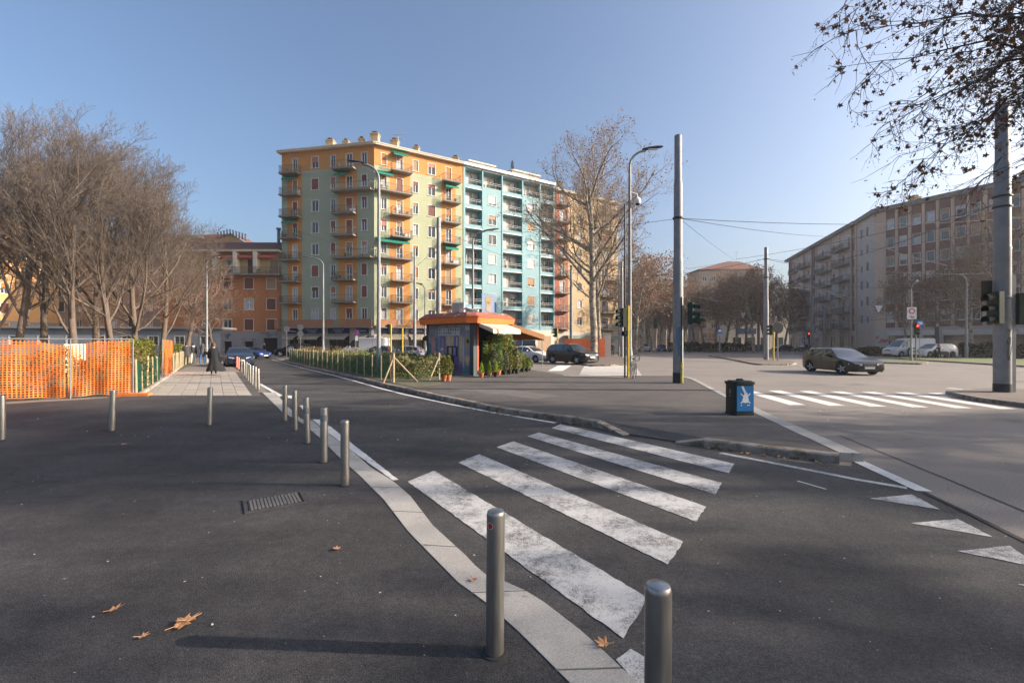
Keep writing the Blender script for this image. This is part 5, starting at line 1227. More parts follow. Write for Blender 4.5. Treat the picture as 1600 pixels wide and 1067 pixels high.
def tree_data(seed, H, trunk, r0, counts, angs, ratios, up=.12, wig=.18, trunk_lean=0.0, nseg=(6,6,5,4,3,2), minr=.006, apical=True, spread=1.0):
    rnd = random.Random(seed); big = {0: [], 1: [], 2: []}; tips = []; segs = {k: [] for k in range(7)}
    def grow(p, d, L, r, lvl):
        n = nseg[lvl]; pts = [p.copy()]; rad = [r]; dd = d.copy()
        for i in range(n):
            dd = dd + Vector((rnd.gauss(0,wig),rnd.gauss(0,wig),rnd.gauss(0,wig)*.7))*(.35 if lvl == 0 else 1)
            dd.z += up*(1.0 if lvl > 0 else .3); dd.normalize(); p = p + dd*(L/n); pts.append(p.copy()); rad.append(max(minr, r*(1-.72*(i+1)/n) if lvl > 0 else r*(1-.45*(i+1)/n)))
        for i in range(n): segs[lvl].append((*pts[i], *pts[i+1], rad[i], rad[i+1]*(1.0)))
        if lvl >= len(counts): tips.append((pts[-1].copy(), dd.copy())); tips.append((pts[max(0,n-1)].copy(), dd.copy())); return
        c = counts[lvl]
        for k in range(c):
            t = (trunk if lvl == 0 else .18) + (1-(trunk if lvl == 0 else .18))*((k+rnd.random()*.8)/c); t = min(t, .98); f = t*n; i = int(f); q = pts[i].lerp(pts[min(i+1,n)], f-i); rr_ = rad[i]
            ax = dd.orthogonal().normalized() if lvl else Vector((1,0,0)); bd = (pts[min(i+1,n)]-pts[i]).normalized()
            az = k*2.4+rnd.uniform(-.5,.5); perp = bd.orthogonal().normalized(); perp = Matrix.Rotation(az, 3, bd) @ perp
            an = R(angs[lvl]*rnd.uniform(.7,1.25)); nd = bd*math.cos(an) + perp*math.sin(an)*spread
            ll = L*ratios[lvl]*rnd.uniform(.75,1.15)*(1-.45*(t if lvl else max(0,(t-trunk)/(1-trunk))))
            grow(q, nd.normalized(), ll, max(minr, rr_*rnd.uniform(.40,.56)), lvl+1)
        if apical and lvl > 0: pass
    grow(Vector((0,0,-.1)), Vector((trunk_lean,0,1)).normalized(), H, r0, 0)
    return segs, tips
def tree_meshes(name, data, bark, twig, leaves=0, lm=None, lsize=(.07,.13), seed=0, balls=0, split=1, jitter=.25, clump=0):
    segs, tips = data
    Vs, Fs, off = [], [], 0
    for k in range(0, split+1):
        if segs[k]:
            V, F = np_tubes(segs[k], (12,9,7)[k]); Vs.append(V); Fs.append(F+off); off += len(V)
    t = np_mesh('trunk', np.concatenate(Vs), np.concatenate(Fs), bark, smooth=True)
    Vs, Fs, off = [], [], 0
    for k in range(split+1, 7):
        if segs[k]:
            V, F = np_tubes(segs[k], 5 if k == 2 else 3); Vs.append(V); Fs.append(F+off); off += len(V)
    c = np_mesh('branches', np.concatenate(Vs), np.concatenate(Fs), twig)
    lf = None
    if leaves:
        rg = np.random.default_rng(seed); T = np.array([list(p) for p, d in tips]); T = T[rg.integers(0, len(T), clump)] if clump else T; idx = rg.integers(0, len(T), leaves)
        C = T[idx] + rg.normal(0, jitter, (leaves,3)); lf = leaf_cloud(C, rg, lsize, lm)
    return t, c, lf
def leaf_cloud(C, rg, lsize, lm, name='leaves', pts5=False):
    n = len(C); s = rg.uniform(*lsize, n)[:,None]
    a = rg.normal(0,1,(n,3)); a /= np.linalg.norm(a,axis=1,keepdims=True); b = np.cross(a, rg.normal(0,1,(n,3))); b /= np.linalg.norm(b,axis=1,keepdims=True); c = np.cross(a,b)
    if not pts5:
        V = np.stack([C-a*s, C-b*s*.62+c*s*.15, C+a*s*.9, C+b*s*.62+c*s*.2],1).reshape(-1,3); F = np.arange(n*4).reshape(n,4)
        return np_mesh(name, V, F, lm)
    sh = [(0,-.55),(.5,-.75),(.42,-.1),(1.0,.15),(.38,.42),(.12,1.05),(-.3,.48),(-.95,.3),(-.42,-.05),(-.6,-.65)]
    V = np.stack([C + a*s*x + b*s*y + c*s*(.25*(x*x+y*y)) for x, y in sh], 1).reshape(-1,3); F = np.arange(n*10).reshape(n,10)
    return np_mesh(name, V, F, lm)
M['bark_dark'] = mat('dark_bark', (.135,.10,.075), .9, var=.25, scale=4, stretch=(4,4,.8), fine=.2, fscale=25)
M['bark_plane'] = mat('plane_bark', (.33,.28,.21), .85, var=.15, scale=3, stain=((.13,.105,.075), 2.2, .5, .56))
M['twig'] = mat('twig_bark', (.125,.098,.08), .9, var=.2, scale=1)
M['twig_red'] = mat('twig_reddish', (.20,.135,.10), .9, var=.2, scale=1)
M['twig_pale'] = mat('twig_pale', (.24,.19,.145), .9, var=.2, scale=1)
M['leafbr3'] = leafmat('avenue_leaf', (.20,.125,.085), (.32,.21,.14), .3)
vase = [tree_meshes('park', tree_data(s, 9.5, .20, .19, (10,8,7,6,3), (38,36,36,40,40), (.95,.62,.62,.58,.55), up=.13, wig=.15, minr=.0055), M['bark_dark'], M['twig'], split=1) for s in (1,2)]
small = tree_meshes('small', tree_data(8, 4.5, .5, .14, (9,8,7,5), (62,48,48,45), (.95,.62,.6,.5), up=.05, wig=.2, minr=.0085), M['bark_dark'], M['twig_red'], split=1)
plane = tree_meshes('plane', tree_data(21, 22, .34, .45, (14,8,7,6,3), (58,42,44,45,45), (.60,.62,.56,.52,.5), up=.11, wig=.18, minr=.008), M['bark_plane'], M['twig_pale'], 3200, M['leafbr'], (.07,.14), 3, split=1)
ave = [tree_meshes('avenue', tree_data(31+s, 13, .30, .30, (10,7,6,6), (52,45,45,45), (.62,.62,.55,.5), up=.07, wig=.2, minr=.012), M['bark_plane'], M['twig_red'], 5200, M['leafbr3'], (.10,.19), 5+s, split=1, jitter=.5) for s in range(2)]
shade = tree_meshes('shade', tree_data(45, 17, .35, .40, (10,7,6,5), (50,42,45,45), (.55,.62,.58,.5), up=.08, wig=.18, minr=.012), M['bark_plane'], M['twig_pale'], 15000, M['leafbr'], (.09,.17), seed=9, split=1, jitter=.62, clump=170)
def tree(ms, x, y, s, rz, lab, name='bare_tree', cat='tree', group=None, z=0.0, sz=None, tilt=None):
    o = empty(name, (x,y,z), R(rz), lab, cat, group); o.scale = (s,s,sz or s)
    if tilt: o.rotation_euler = (R(tilt[0]), R(tilt[1]), R(rz))
    link('trunk', ms[0], o); link('crown', ms[1], o)
    if ms[2]: link('leaves', ms[2], o)
    return o
gp = 'bare park trees behind the orange fence'
PT = [(-90,26,1.02,'bare tree cut by the left edge, outside most of the view'),(20,25,1.10,'bare park tree nearest the left edge'),(72,30,1.22,'tall bare park tree with forked dark trunk, second from the left'),(118,25,1.02,'bare park tree with a stout straight trunk over the middle of the net fence'),
 (155,33,1.28,'bare park tree with pale trunk set back behind the net fence'),(180,27,1.0,'bare park tree with a mossy yellow-green trunk'),(208,29,.98,'bare park tree leaning right above the end of the net fence'),(252,36,1.12,'rightmost tall bare park tree with a broad rounded crown'),(-10,38,1.3,'bare park tree far back near the left edge')]
for i, (px_, D_, s_, lab) in enumerate(PT):
    o = tree(vase[i%2], ray_x(px_,D_), D_, s_*.92, 47*i+20, lab, 'park_tree', 'tree', gp, tilt=(0,5) if px_ == 208 else None)
tree(small, ray_x(292,47), 47, 1.62, 30, 'small reddish bare tree beside the walking people', 'small_tree', 'tree')
tree(small, ray_x(225,31), 31, .95, 130, 'low twiggy bare tree just right of the net fence', 'small_tree', 'tree')
tree(small, ray_x(335,50), 50, 1.15, 200, 'bare street tree in front of the orange house', 'small_tree', 'tree')
tree(plane, ray_x(928,51), 51, .93, 20, 'tallest plane tree with pale trunk before the tan block', 'plane_tree', 'tree', 'plane trees with a few brown leaves', sz=.90)
tree(plane, ray_x(938,60), 60, .84, 140, 'darker plane tree right behind the tallest one', 'plane_tree', 'tree', 'plane trees with a few brown leaves')
tree(plane, ray_x(1556,55), 55, .62, 75, 'mottled plane tree behind the right island pole', 'plane_tree', 'tree', 'plane trees with a few brown leaves', tilt=(0,-8))
gp = 'brown-leaved plane trees lining the avenue'
AV = [(992,72,1.15),(1003,86,1.15),(1012,102,1.2),(1018,120,1.2),(1032,100,1.0),(1044,112,1.1),(1056,124,1.2),(1068,96,1.05),(1085,104,1.15),(1100,112,1.15),(1118,95,1.1),(1134,104,1.25),(1150,92,1.1),(1166,100,1.2),(1178,84,1.1),(1196,92,1.1),(1212,104,1.0),(1226,118,1.1),(1024,140,1.3),(1040,150,1.3),(1075,135,1.3)]
words_ = ['first','second','third','fourth','fifth','sixth','seventh','eighth','ninth','tenth','eleventh','twelfth','thirteenth','fourteenth','fifteenth','sixteenth','seventeenth','eighteenth']
order = sorted(range(len(AV)), key=lambda i: AV[i][0])
for i, (px_, D_, s_) in enumerate(AV):
    k = order.index(i); lab = f'brown-leaved avenue plane, {words_[k]} from the left' if k < 18 else f'brown-leaved avenue plane at the right end, {["third","second","first"][k-18]} from the right'
    tree(ave[i%2], ray_x(px_,D_), D_, s_*(.84 if 1050 < px_ < 1190 else .92), 61*i, lab, 'avenue_tree', 'tree', gp)
tree(ave[0], ray_x(1395,66), 64, .70, 20, 'low brown plane tree before the middle of the brick block', 'avenue_tree', 'tree', None)
tree(ave[1], ray_x(1495,60), 58, .82, 80, 'brown plane tree left of the mottled one before the brick block', 'avenue_tree', 'tree', None)
# the trees along the right pavement, beside and behind the photographer: their shade lies over the foreground
for i, (x, y, s_, rz) in enumerate(((31,3.4,.95,40),(24,-4.5,.95,280),(50,4.8,.85,80),(41,-3.5,.9,160))):
    tree(shade, x, y, s_, rz, f'street plane tree outside the right edge, {words_[i]} of the shading row', 'plane_tree', 'tree', 'plane trees shading the foreground from the right')
# near plane tree reaching into the top right corner
nt_ = empty('plane_tree', (15.5, 9.0, 0), 0, 'near plane tree whose leafy twigs hang into the top right corner', 'tree')
rnd = random.Random(77); segN = {0: [], 1: [], 2: []}; tipsN = []; ballsN = []
org = Vector((15.5,9.0,0)); fork = Vector((15.3,9.0,6.0))
segN[0] += [(0,0,-.1,-.05,0,2.0,.36,.32),(-.05,0,2.0,-.1,0,4.2,.32,.29),(-.1,0,4.2,-.2,0,6.0,.29,.26)]
def twig(p, d, L, r, lvl):
    n = 5 if lvl == 2 else 3; pts = [p]
    for i in range(n):
        d = (d + Vector((rnd.gauss(0,.22),rnd.gauss(0,.22),rnd.gauss(0,.2)-.04))).normalized(); pts.append(pts[-1]+d*L/n)
    for i in range(n): segN[2].append((*(pts[i]-org), *(pts[i+1]-org), max(.0028,r*(1-.7*i/n)), max(.0022,r*(1-.7*(i+1)/n))))
    if lvl > 0:
        for k in range(6 if lvl == 2 else 4):
            i = rnd.randrange(0, n); q = pts[i].lerp(pts[i+1], rnd.random()); dd = (d + Vector((rnd.gauss(0,.7),rnd.gauss(0,.7),rnd.gauss(0,.5)-.1))).normalized(); twig(q, dd, L*rnd.uniform(.4,.65), r*.6, lvl-1)
    for i in range(1, n+1):
        if rnd.random() < .24: tipsN.append(pts[i] - org + Vector((rnd.gauss(0,.03),rnd.gauss(0,.03),-.04)))
        if rnd.random() < .22: ballsN.append((pts[i]-org, rnd.uniform(.04,.09)))
targets = [(1275,118,9.0),(1285,60,8.5),(1300,15,10),(1330,-30,9),(1352,200,9.5),(1390,262,9.5),(1415,150,8.5),(1440,225,10),(1490,290,10.5),(1480,90,8),(1400,40,9.5),(1530,250,9.5),(1560,150,9),(1600,230,10),(1600,60,8.5),(1470,-20,8.5),(1540,30,10),(1590,-40,9),(1405,165,11.5),(1485,100,11.5),(1475,200,12),(1560,120,11),(1650,150,9),(1620,290,11)]
for tx, ty, D_ in targets:
    e = P3(tx+45, ty-8, D_); s0 = fork + Vector((rnd.uniform(-.3,.3),rnd.uniform(-.3,.3),rnd.uniform(-.8,2.5))); mid = s0.lerp(e, .45) + Vector((0,0,1.6+rnd.uniform(-.5,.6)))
    N_ = 14; pts = []
    for i in range(N_+1):
        t = i/N_; q = s0*(1-t)**2 + mid*2*t*(1-t) + e*t*t; pts.append(q + Vector((rnd.gauss(0,.05),rnd.gauss(0,.05),rnd.gauss(0,.05))))
    for i in range(N_): segN[1].append((*(pts[i]-org), *(pts[i+1]-org), .062*(1-i/N_)**1.2+.005, .062*(1-(i+1)/N_)**1.2+.004))
    for i in range(5, N_+1):
        for k in range(1 if i < 9 else 2):
            d = (pts[i]-pts[i-1]).normalized(); d = (d + Vector((rnd.gauss(0,.6),rnd.gauss(0,.6),rnd.gauss(0,.45)-.15))).normalized(); twig(pts[i], d, rnd.uniform(.6,1.3), .010, 2 if rnd.random() < .36 else 1)
V, F = np_tubes(segN[0], 14); link('trunk', np_mesh('trunk', V, F, M['bark_plane'], smooth=True), nt_)
M['twig_dark'] = mat('twig_dark', (.075,.062,.055), .9)
V, F = np_tubes(segN[1], 6); link('limbs', np_mesh('limbs', V, F, M['twig_dark'], smooth=True), nt_)
V, F = np_tubes(segN[2], 4); q = link('crown', np_mesh('crown', V, F, M['twig_dark']), nt_); q['kind'] = 'stuff'
rg = np.random.default_rng(4); C = np.array([list(t) for t in tipsN]); q = link('leaves', leaf_cloud(C, rg, (.03,.072), M['leafbr2'], pts5=True), nt_); q['kind'] = 'stuff'
b = MB()
for p, ln in ballsN:
    c = p + Vector((0,0,-ln)); r = .015
    i = len(b.v); b.v += [tuple(c+Vector(v)*r) for v in ((1,0,0),(-1,0,0),(0,1,0),(0,-1,0),(0,0,1),(0,0,-1))]; b.f += [(i,i+2,i+4),(i+2,i+1,i+4),(i+1,i+3,i+4),(i+3,i,i+4),(i+2,i,i+5),(i+1,i+2,i+5),(i+3,i+1,i+5),(i,i+3,i+5)]; b.m += [0]*8
q = b.build('seed_balls', M['twig_dark'], nt_); q['kind'] = 'stuff'
print('near tree', len(segN[2]), len(tipsN), len(ballsN))

# ------------------------------------------------ shrubs and hedges
def shrub_vol(name, P, wid, h, n, lm, seed, sz=(.03,.07), lab=None, cat=None, kind=None, z=0, up=0, stems=0):
    rg = np.random.default_rng(seed); T = plen(P); Cs = []
    hump = rg.uniform(.72,1.12, 400)
    for i in range(n):
        t = rg.random()*T; p = along(P, t); k = int(t/.45) % 400; hh = h*(hump[k]*(1-(t/.45%1)) + hump[(k+1)%400]*(t/.45%1))
        v = rg.random()**.62; r_ = wid*(1-.35*v)*math.sqrt(rg.random())*rg.choice([-1,1]); d = Vector((1,0,0))
        Cs.append((p.x + rg.normal(0,.05), p.y + r_, z + hh*v + .02))
    o = link(name, leaf_cloud(np.array(Cs), rg, sz, lm, name), None); tag(o, lab, cat, None, kind); return o
hl = [G(452,562,ZP), G(486,570,ZP), G(525,577,ZP), G(565,584,ZP), G(604,591,ZP), G(640,592,ZP), G(668,590,ZP)]
hl = [p + Vector((.3,.75,0)) for p in hl]
shrub_vol('shrub_border', hl, .75, .95, 24000, M['leafB'], 1, (.03,.075), kind='stuff', z=ZP)
shrub_vol('shrub_border', [p+Vector((.6,1.3,0)) for p in hl[1:]], .9, 1.05, 11000, M['leafA'], 2, (.03,.07), kind='stuff', z=ZP)
shrub_vol('shrub_border', [p+Vector((0,-.75,0)) for p in hl], .5, .28, 5000, M['leafC'] if False else M['leafA'], 3, (.02,.05), kind='stuff', z=ZP)
shrub_vol('dry_grass', [p+Vector((.4,.3,0)) for p in hl], 1.3, 1.3, 4500, leafmat('straw', (.28,.22,.10), (.40,.32,.16)), 6, (.02,.055), kind='stuff', z=ZP)
M['leafE'] = leafmat('hedge_leaf', (.10,.12,.02), (.24,.22,.05))
hg = [G(214,612)+Vector((-1.0,.2,0)), G(232,603)+Vector((-1.0,.3,0)), G(252,592)+Vector((-1.1,.2,0)), G(262,586)+Vector((-1.2,.3,0))]
shrub_vol('hedge', hg, .55, 1.85, 9000, M['leafE'], 11, (.035,.075), 'yellow-green hedge behind the green net fence', 'hedge')
hg2 = [G(276,579)+Vector((-1.0,.2,0)), G(300,566)+Vector((-1.0,.2,0))]; shrub_vol('hedge', hg2, .5, 1.6, 4000, M['leafE'], 12, (.04,.08), 'farther yellow-green hedge beyond the upright orange net', 'hedge')
hn = [fA + Vector((-.5,1.1,0)), fB + Vector((-.3,1.3,0)), fB + Vector((-3,-.8,0))]; shrub_vol('hedge', hn, .6, 1.45, 7000, leafmat('net_hedge', (.13,.11,.03), (.24,.17,.06)), 13, (.03,.07), 'scrubby hedge showing through the orange net', 'hedge')
for a, c, h_, lab, sd2 in (((1045,550.5),(1172,549.5),1.9,'dark clipped hedge along the avenue median',21),((1330,555.5),(1478,559),1.15,'low dark hedge before the brick block shops',22),((1505,560),(1640,562),1.8,'dark hedge at the right edge behind the island pole',23)):
    P = [G(*a), G(*c)]; shrub_vol('hedge', P, .7, h_, 5200, leafmat('dark_hedge', (.025,.035,.02), (.05,.06,.03)), sd2, (.10,.2), lab, 'hedge')
o = MB().box(-1.0,1.0,-.02,.9,0,1.7).build('white_cabinet', M['p_cream']); p = G(6,612); o.location = (p.x-.2, p.y+1.4, .01); tag(o, 'pale sheeted block behind the left end of the orange net', 'block')
# ------------------------------------------------ vehicles
def interp(xs, ys, x):
    if x <= xs[0]: return ys[0]
    for i in range(len(xs)-1):
        if x <= xs[i+1]:
            t = (x-xs[i])/(xs[i+1]-xs[i]); t = t if abs(ys[i+1]-ys[i]) < 1e-6 else t
            return ys[i]+(ys[i+1]-ys[i])*t
    return ys[-1]
def smoothi(xs, ys, x):                        # monotone-ish cubic
    if x <= xs[0]: return ys[0]
    if x >= xs[-1]: return ys[-1]
    for i in range(len(xs)-1):
        if x <= xs[i+1]:
            h = xs[i+1]-xs[i]; t = (x-xs[i])/h
            def sl(k):
                if k <= 0 or k >= len(xs)-1: return 0 if k > 0 else (ys[1]-ys[0])/(xs[1]-xs[0])
                a, b = (ys[k]-ys[k-1])/(xs[k]-xs[k-1]), (ys[k+1]-ys[k])/(xs[k+1]-xs[k])
                return 0 if a*b <= 0 else 2*a*b/(a+b)
            m0, m1 = sl(i)*h, sl(i+1)*h
            return (2*t**3-3*t*t+1)*ys[i]+(t**3-2*t*t+t)*m0+(-2*t**3+3*t*t)*ys[i+1]+(t**3-t*t)*m1
STY = {
 # L, W, wheel x positions, wheel radius, belt line, roof line, glass ranges
 'wagon': dict(L=4.63, W=1.86, wx=(.93,3.70), wr=.33, belt=[(0,.60),(.15,.72),(.6,.80),(1.25,.90),(2.0,.95),(3.4,.99),(4.3,1.0),(4.55,.92),(4.63,.72)], top=[(0,.62),(.15,.74),(.6,.84),(1.25,.96),(1.55,1.10),(2.10,1.40),(2.5,1.47),(3.4,1.46),(4.0,1.42),(4.25,1.33),(4.50,1.06),(4.60,.84),(4.63,.72)], ws=(1.30,2.15), rw=(4.12,4.52), side=(1.72,4.20), pil=(2.55,3.45), hs=1.30),
 'suv': dict(L=4.70, W=1.90, wx=(.90,3.78), wr=.37, belt=[(0,.72),(.12,.90),(.6,1.0),(1.2,1.06),(2.0,1.10),(3.4,1.14),(4.4,1.14),(4.6,1.06),(4.70,.85)], top=[(0,.75),(.12,.92),(.6,1.04),(1.15,1.12),(1.45,1.28),(2.0,1.60),(2.5,1.70),(3.4,1.70),(4.1,1.64),(4.4,1.45),(4.60,1.12),(4.70,.85)], ws=(1.2,2.05), rw=(4.15,4.58), side=(1.62,4.30), pil=(2.5,3.4), hs=1.2),
 'hatch': dict(L=4.05, W=1.72, wx=(.80,3.30), wr=.31, belt=[(0,.58),(.15,.74),(.6,.84),(1.1,.92),(2.0,.96),(3.2,1.0),(3.8,1.0),(4.05,.78)], top=[(0,.60),(.15,.76),(.6,.88),(1.05,.98),(1.3,1.12),(1.85,1.40),(2.3,1.46),(3.0,1.45),(3.5,1.38),(3.85,1.08),(4.05,.78)], ws=(1.08,1.9), rw=(3.45,3.88), side=(1.45,3.6), pil=(2.4,), hs=1.1),
 'sedan': dict(L=4.80, W=1.82, wx=(.88,3.74), wr=.32, belt=[(0,.62),(.12,.76),(.7,.86),(1.45,.92),(2.2,.95),(3.4,.97),(4.2,.98),(4.7,.92),(4.80,.74)], top=[(0,.64),(.12,.78),(.7,.90),(1.40,.99),(1.65,1.10),(2.25,1.38),(2.7,1.44),(3.3,1.40),(3.9,1.14),(4.2,1.03),(4.7,.95),(4.80,.74)], ws=(1.42,2.3), rw=(3.40,4.05), side=(1.85,3.75), pil=(2.75,), hs=1.4),
 'coupe': dict(L=4.40, W=1.80, wx=(.85,3.45), wr=.32, belt=[(0,.52),(.15,.66),(.7,.78),(1.4,.86),(2.2,.90),(3.4,.92),(4.2,.9),(4.4,.68)], top=[(0,.54),(.15,.68),(.7,.82),(1.4,.92),(1.65,1.04),(2.2,1.27),(2.6,1.30),(3.1,1.24),(3.7,1.02),(4.2,.93),(4.4,.68)], ws=(1.42,2.2), rw=(3.1,3.75), side=(1.8,3.4), pil=(2.7,), hs=1.4),
 'van': dict(L=5.60, W=2.02, wx=(.95,4.40), wr=.35, belt=[(0,.72),(.10,.95),(.5,1.10),(.9,1.18),(1.5,1.24),(5.4,1.28),(5.6,1.2)], top=[(0,.74),(.10,.98),(.5,1.16),(.8,1.30),(1.2,1.72),(1.7,2.15),(2.3,2.36),(5.3,2.38),(5.55,2.30),(5.6,1.25)], ws=(.72,1.65), rw=(9,9), side=(1.05,2.35), pil=(1.95,), hs=.75),
}
def paintm(n, c, metal=.3):
    return mat(n, c, .3, metal=metal*.4, var=.04, coat=.4, spec=.35)
CARP = dict(grey=paintm('dark_grey_paint', (.012,.013,.015)), black=paintm('black_paint', (.003,.003,.005)), white=paintm('white_paint', (.62,.60,.58), 0), navy=paintm('navy_paint', (.018,.03,.06)), blue=paintm('blue_paint', (.02,.055,.22)), silver=paintm('silver_paint', (.38,.38,.39), .5), silverblue=paintm('silver_blue_paint', (.16,.20,.27), .4), grey2=paintm('mid_grey_paint', (.14,.14,.15), .3))
M['trim'] = mat('black_trim', (.02,.02,.021), .55)
_cars = {}
def make_car(style, paint, loc, heading, lab, group=None, name='parked_car', cat='car', lights=False, z=0.0, roofbox=False):
    # heading in degrees of the nose; local x runs from nose (0) backwards
    st = STY[style]; key = (style, paint)
    root = empty(name, (loc[0], loc[1], z), R(heading)+math.pi, lab, cat, group)
    if key not in _cars:
        L, Wd, wr = st['L'], st['W']/2, st['wr']; AR = wr+.065
        xs = set([0.0, .04, .1, .2, L-.2, L-.08, L] + list(np.arange(.3, L-.1, .14))); xs |= set(st['ws']) | set(v for v in st['rw'] if v < L) | set(st['side'])
        for p in st['pil']: xs |= {p-.045, p+.045}
        for w in st['wx']: xs |= set(w + AR*math.cos(a) for a in np.linspace(0, math.pi, 11))
        xs = sorted(x for x in xs if 0 <= x <= L); xs = [x for i, x in enumerate(xs) if i == 0 or x-xs[i-1] > .012]
        bx, by = zip(*st['belt']); tx, ty = zip(*st['top'])
        rings = []
        for x in xs:
            e = min(x/.55, (L-x)/.5, 1.0); e = max(e, 0); plan = .80+.20*math.sqrt(1-(1-e)**2)
            w = Wd*plan; zb = .20 + .06*(1-e); arch = 0
            for wx in st['wx']:
                if abs(x-wx) < AR: zb = max(zb, wr+math.sqrt(max(0, AR*AR-(x-wx)**2)))
            belt = smoothi(bx, by, x); top = max(smoothi(tx, ty, x), belt+.012); hgt = top-belt
            tum = min(1, hgt/.45); zm = (max(zb,.35)+belt)/2
            fl = max(0, 1-min(abs(x-wx) for wx in st['wx'])/(AR*1.5))*.03
            we = w*(.97-.19*tum) if style != 'van' else w*(.98-.10*tum)
            r = [(x, w*.90, zb-.0), (x, w*.985+fl, zb+.02 if zb > .3 else zb+.06), (x, w+fl, max(zm, zb+.04)), (x, w*.985+fl*.4, belt-.07 if belt-.07 > max(zm, zb+.04) else belt-.02), (x, w*.955, belt), (x, we, top-.05*tum-.006), (x, we-.10, top-.006), (x, (we-.1)*.5, top+.012), (x, 0, top+.016)]
            rings.append(r)
        body = MB(); gl = {'windscreen': MB(), 'rear_window': MB(), 'side_window': MB()}
        def add(b, q, flip, m=0):
            b.face(q if not flip else q[::-1], m)
        for i in range(len(xs)-1):
            xc = (xs[i]+xs[i+1])/2
            for k in range(8):
                for s in (1,-1):
                    q = [Vector((p[0], p[1]*s, p[2])) for p in (rings[i][k], rings[i+1][k], rings[i+1][k+1], rings[i][k+1])]
                    tgt = body
                    if k == 4 and st['side'][0] < xc < st['side'][1] and not any(abs(xc-p) < .05 for p in st['pil']): tgt = gl['side_window']
                    if k in (6,7) and st['ws'][0] < xc < st['ws'][1]: tgt = gl['windscreen']
                    if k in (6,7) and st['rw'][0] < xc < st['rw'][1]: tgt = gl['rear_window']
                    if tgt is not body:
                        nn = (q[1]-q[0]).cross(q[3]-q[0]).normalized(); q = [v - nn*s*-.0 for v in q]
                    add(tgt, q, s < 0, 0)
        for e, fl in ((0, True), (-1, False)):
            r = rings[e]; pts = [(p[0], p[1], p[2]) for p in r] + [(p[0], -p[1], p[2]) for p in r[-2::-1]]; body.face(pts if fl else pts[::-1], 0)
        bm = bmesh.new(); me = body.mesh('body', CARP[paint]); bm.from_mesh(me); bmesh.ops.remove_doubles(bm, verts=bm.verts, dist=.0008); bmesh.ops.recalc_face_normals(bm, faces=bm.faces); bm.to_mesh(me); bm.free(); smooth_mesh(me, 38)
        parts = [('body', me)]
        for k, g in gl.items():
            if not g.v: continue
            if k == 'side_window':
                for s_ in (1, -1):
                    h = MB(); 
                    for f in g.f:
                        if g.v[f[0]][1]*s_ > 0: h.face([g.v[j] for j in f])
                    parts.append(('side_window', h.mesh('side_window', M['glass'])))
            else: parts.append((k, g.mesh(k, M['glass'])))
        for _, m_ in parts[1:]:
            bm = bmesh.new(); bm.from_mesh(m_); bmesh.ops.remove_doubles(bm, verts=bm.verts, dist=.0008); bm.to_mesh(m_); bm.free(); smooth_mesh(m_, 60)
        # underside and arches, dark
        b = MB().box(.15, L-.15, -Wd*.86, Wd*.86, .19, .42)
        b.box(.4, L-.4, -Wd*.80, Wd*.80, .42, smoothi(bx,by,1.0)-.12); parts.append(('underbody', b.mesh('underbody', M['trim'])))
        # nose: grille, bumper, lamps, plate
        zt = smoothi(bx, by, .1); fw = Wd*.80
        b = MB(); b.box(-.012,.05,-fw*.42,fw*.42,zt-.20,zt-.035); parts.append(('grille', b.mesh('grille', M['trim'])))
        b = MB(); b.box(-.020,-.012,-fw*.42,fw*.42,zt-.050,zt-.035); b.box(-.020,-.012,-fw*.42,fw*.42,zt-.2,zt-.185)
        for i in range(4): b.box(-.016,-.012,-fw*.4,fw*.4,zt-.17+i*.032,zt-.163+i*.032)
        parts.append(('grille_trim', b.mesh('grille_trim', M['chrome'])))
        b = MB(); b.box(-.015,.08,-fw*.78,fw*.78,.26,.38); parts.append(('lower_intake', b.mesh('lower_intake', M['trim'])))
        b = MB(); b.box(-.028,-.014,-.26,.26,zt-.33,zt-.22); parts.append(('number_plate', b.mesh('number_plate', M['plate'])))
        b = MB(); b.box(L-.01,L+.012,-.26,.26,.62,.73); parts.append(('number_plate', b.mesh('number_plate', M['plate'])))
        for s in (1,-1):
            b = MB(); y0, y1 = s*fw*.50, s*fw*1.0; pts = [(-.004,y0,zt-.055),(.06,y1,zt-.02),(.36,s*Wd*.955,zt+.02),(.30,s*Wd*.985,zt-.10),(.04,y1,zt-.16),(-.008,y0,zt-.15)]
            pts = [(p[0]-.012, p[1]+s*.008, p[2]) for p in pts]; b.face(pts if s < 0 else pts[::-1]); parts.append(('headlight', b.mesh('headlight', M['litlamp'] if lights else M['headlamp'])))
            zz = smoothi(bx, by, L-.3); b = MB(); pts = [(L+.005,s*Wd*.60,zz-.04),(L-.02,s*Wd*.83,zz-.03),(L-.28,s*Wd*.985,zz-.02),(L-.26,s*Wd*.995,zz-.18),(L-.02,s*Wd*.84,zz-.22),(L+.005,s*Wd*.60,zz-.2)]; pts = [(p[0]+.01,p[1]+s*.006,p[2]) for p in pts]; b.face(pts if s > 0 else pts[::-1]); parts.append(('tail_light', b.mesh('tail_light', M['taillamp'])))
            b = MB(); mx = st['side'][0]+.18; mz = smoothi(bx,by,mx)+.05; b.box(mx,mx+.12,s*Wd*.95 if s > 0 else -Wd*.95-.17,s*Wd*.95+.17 if s > 0 else -Wd*.95,mz,mz+.13); parts.append(('wing_mirror', b.mesh('wing_mirror', CARP[paint])))
            # door seams, handles, sill trim
            b = MB()
            seams = [st['side'][0]-.02] + list(st['pil']) + ([st['side'][1]-.45] if style in ('wagon','suv') else [])
            for sx in seams:
                zt2 = smoothi(bx, by, sx); b.box(sx-.006,sx+.006,s*Wd*.90 if s>0 else -Wd*1.004,s*Wd*1.004 if s>0 else -Wd*.90,.34,zt2-.06)
            parts.append(('door_seams', b.mesh('door_seams', M['black'])))
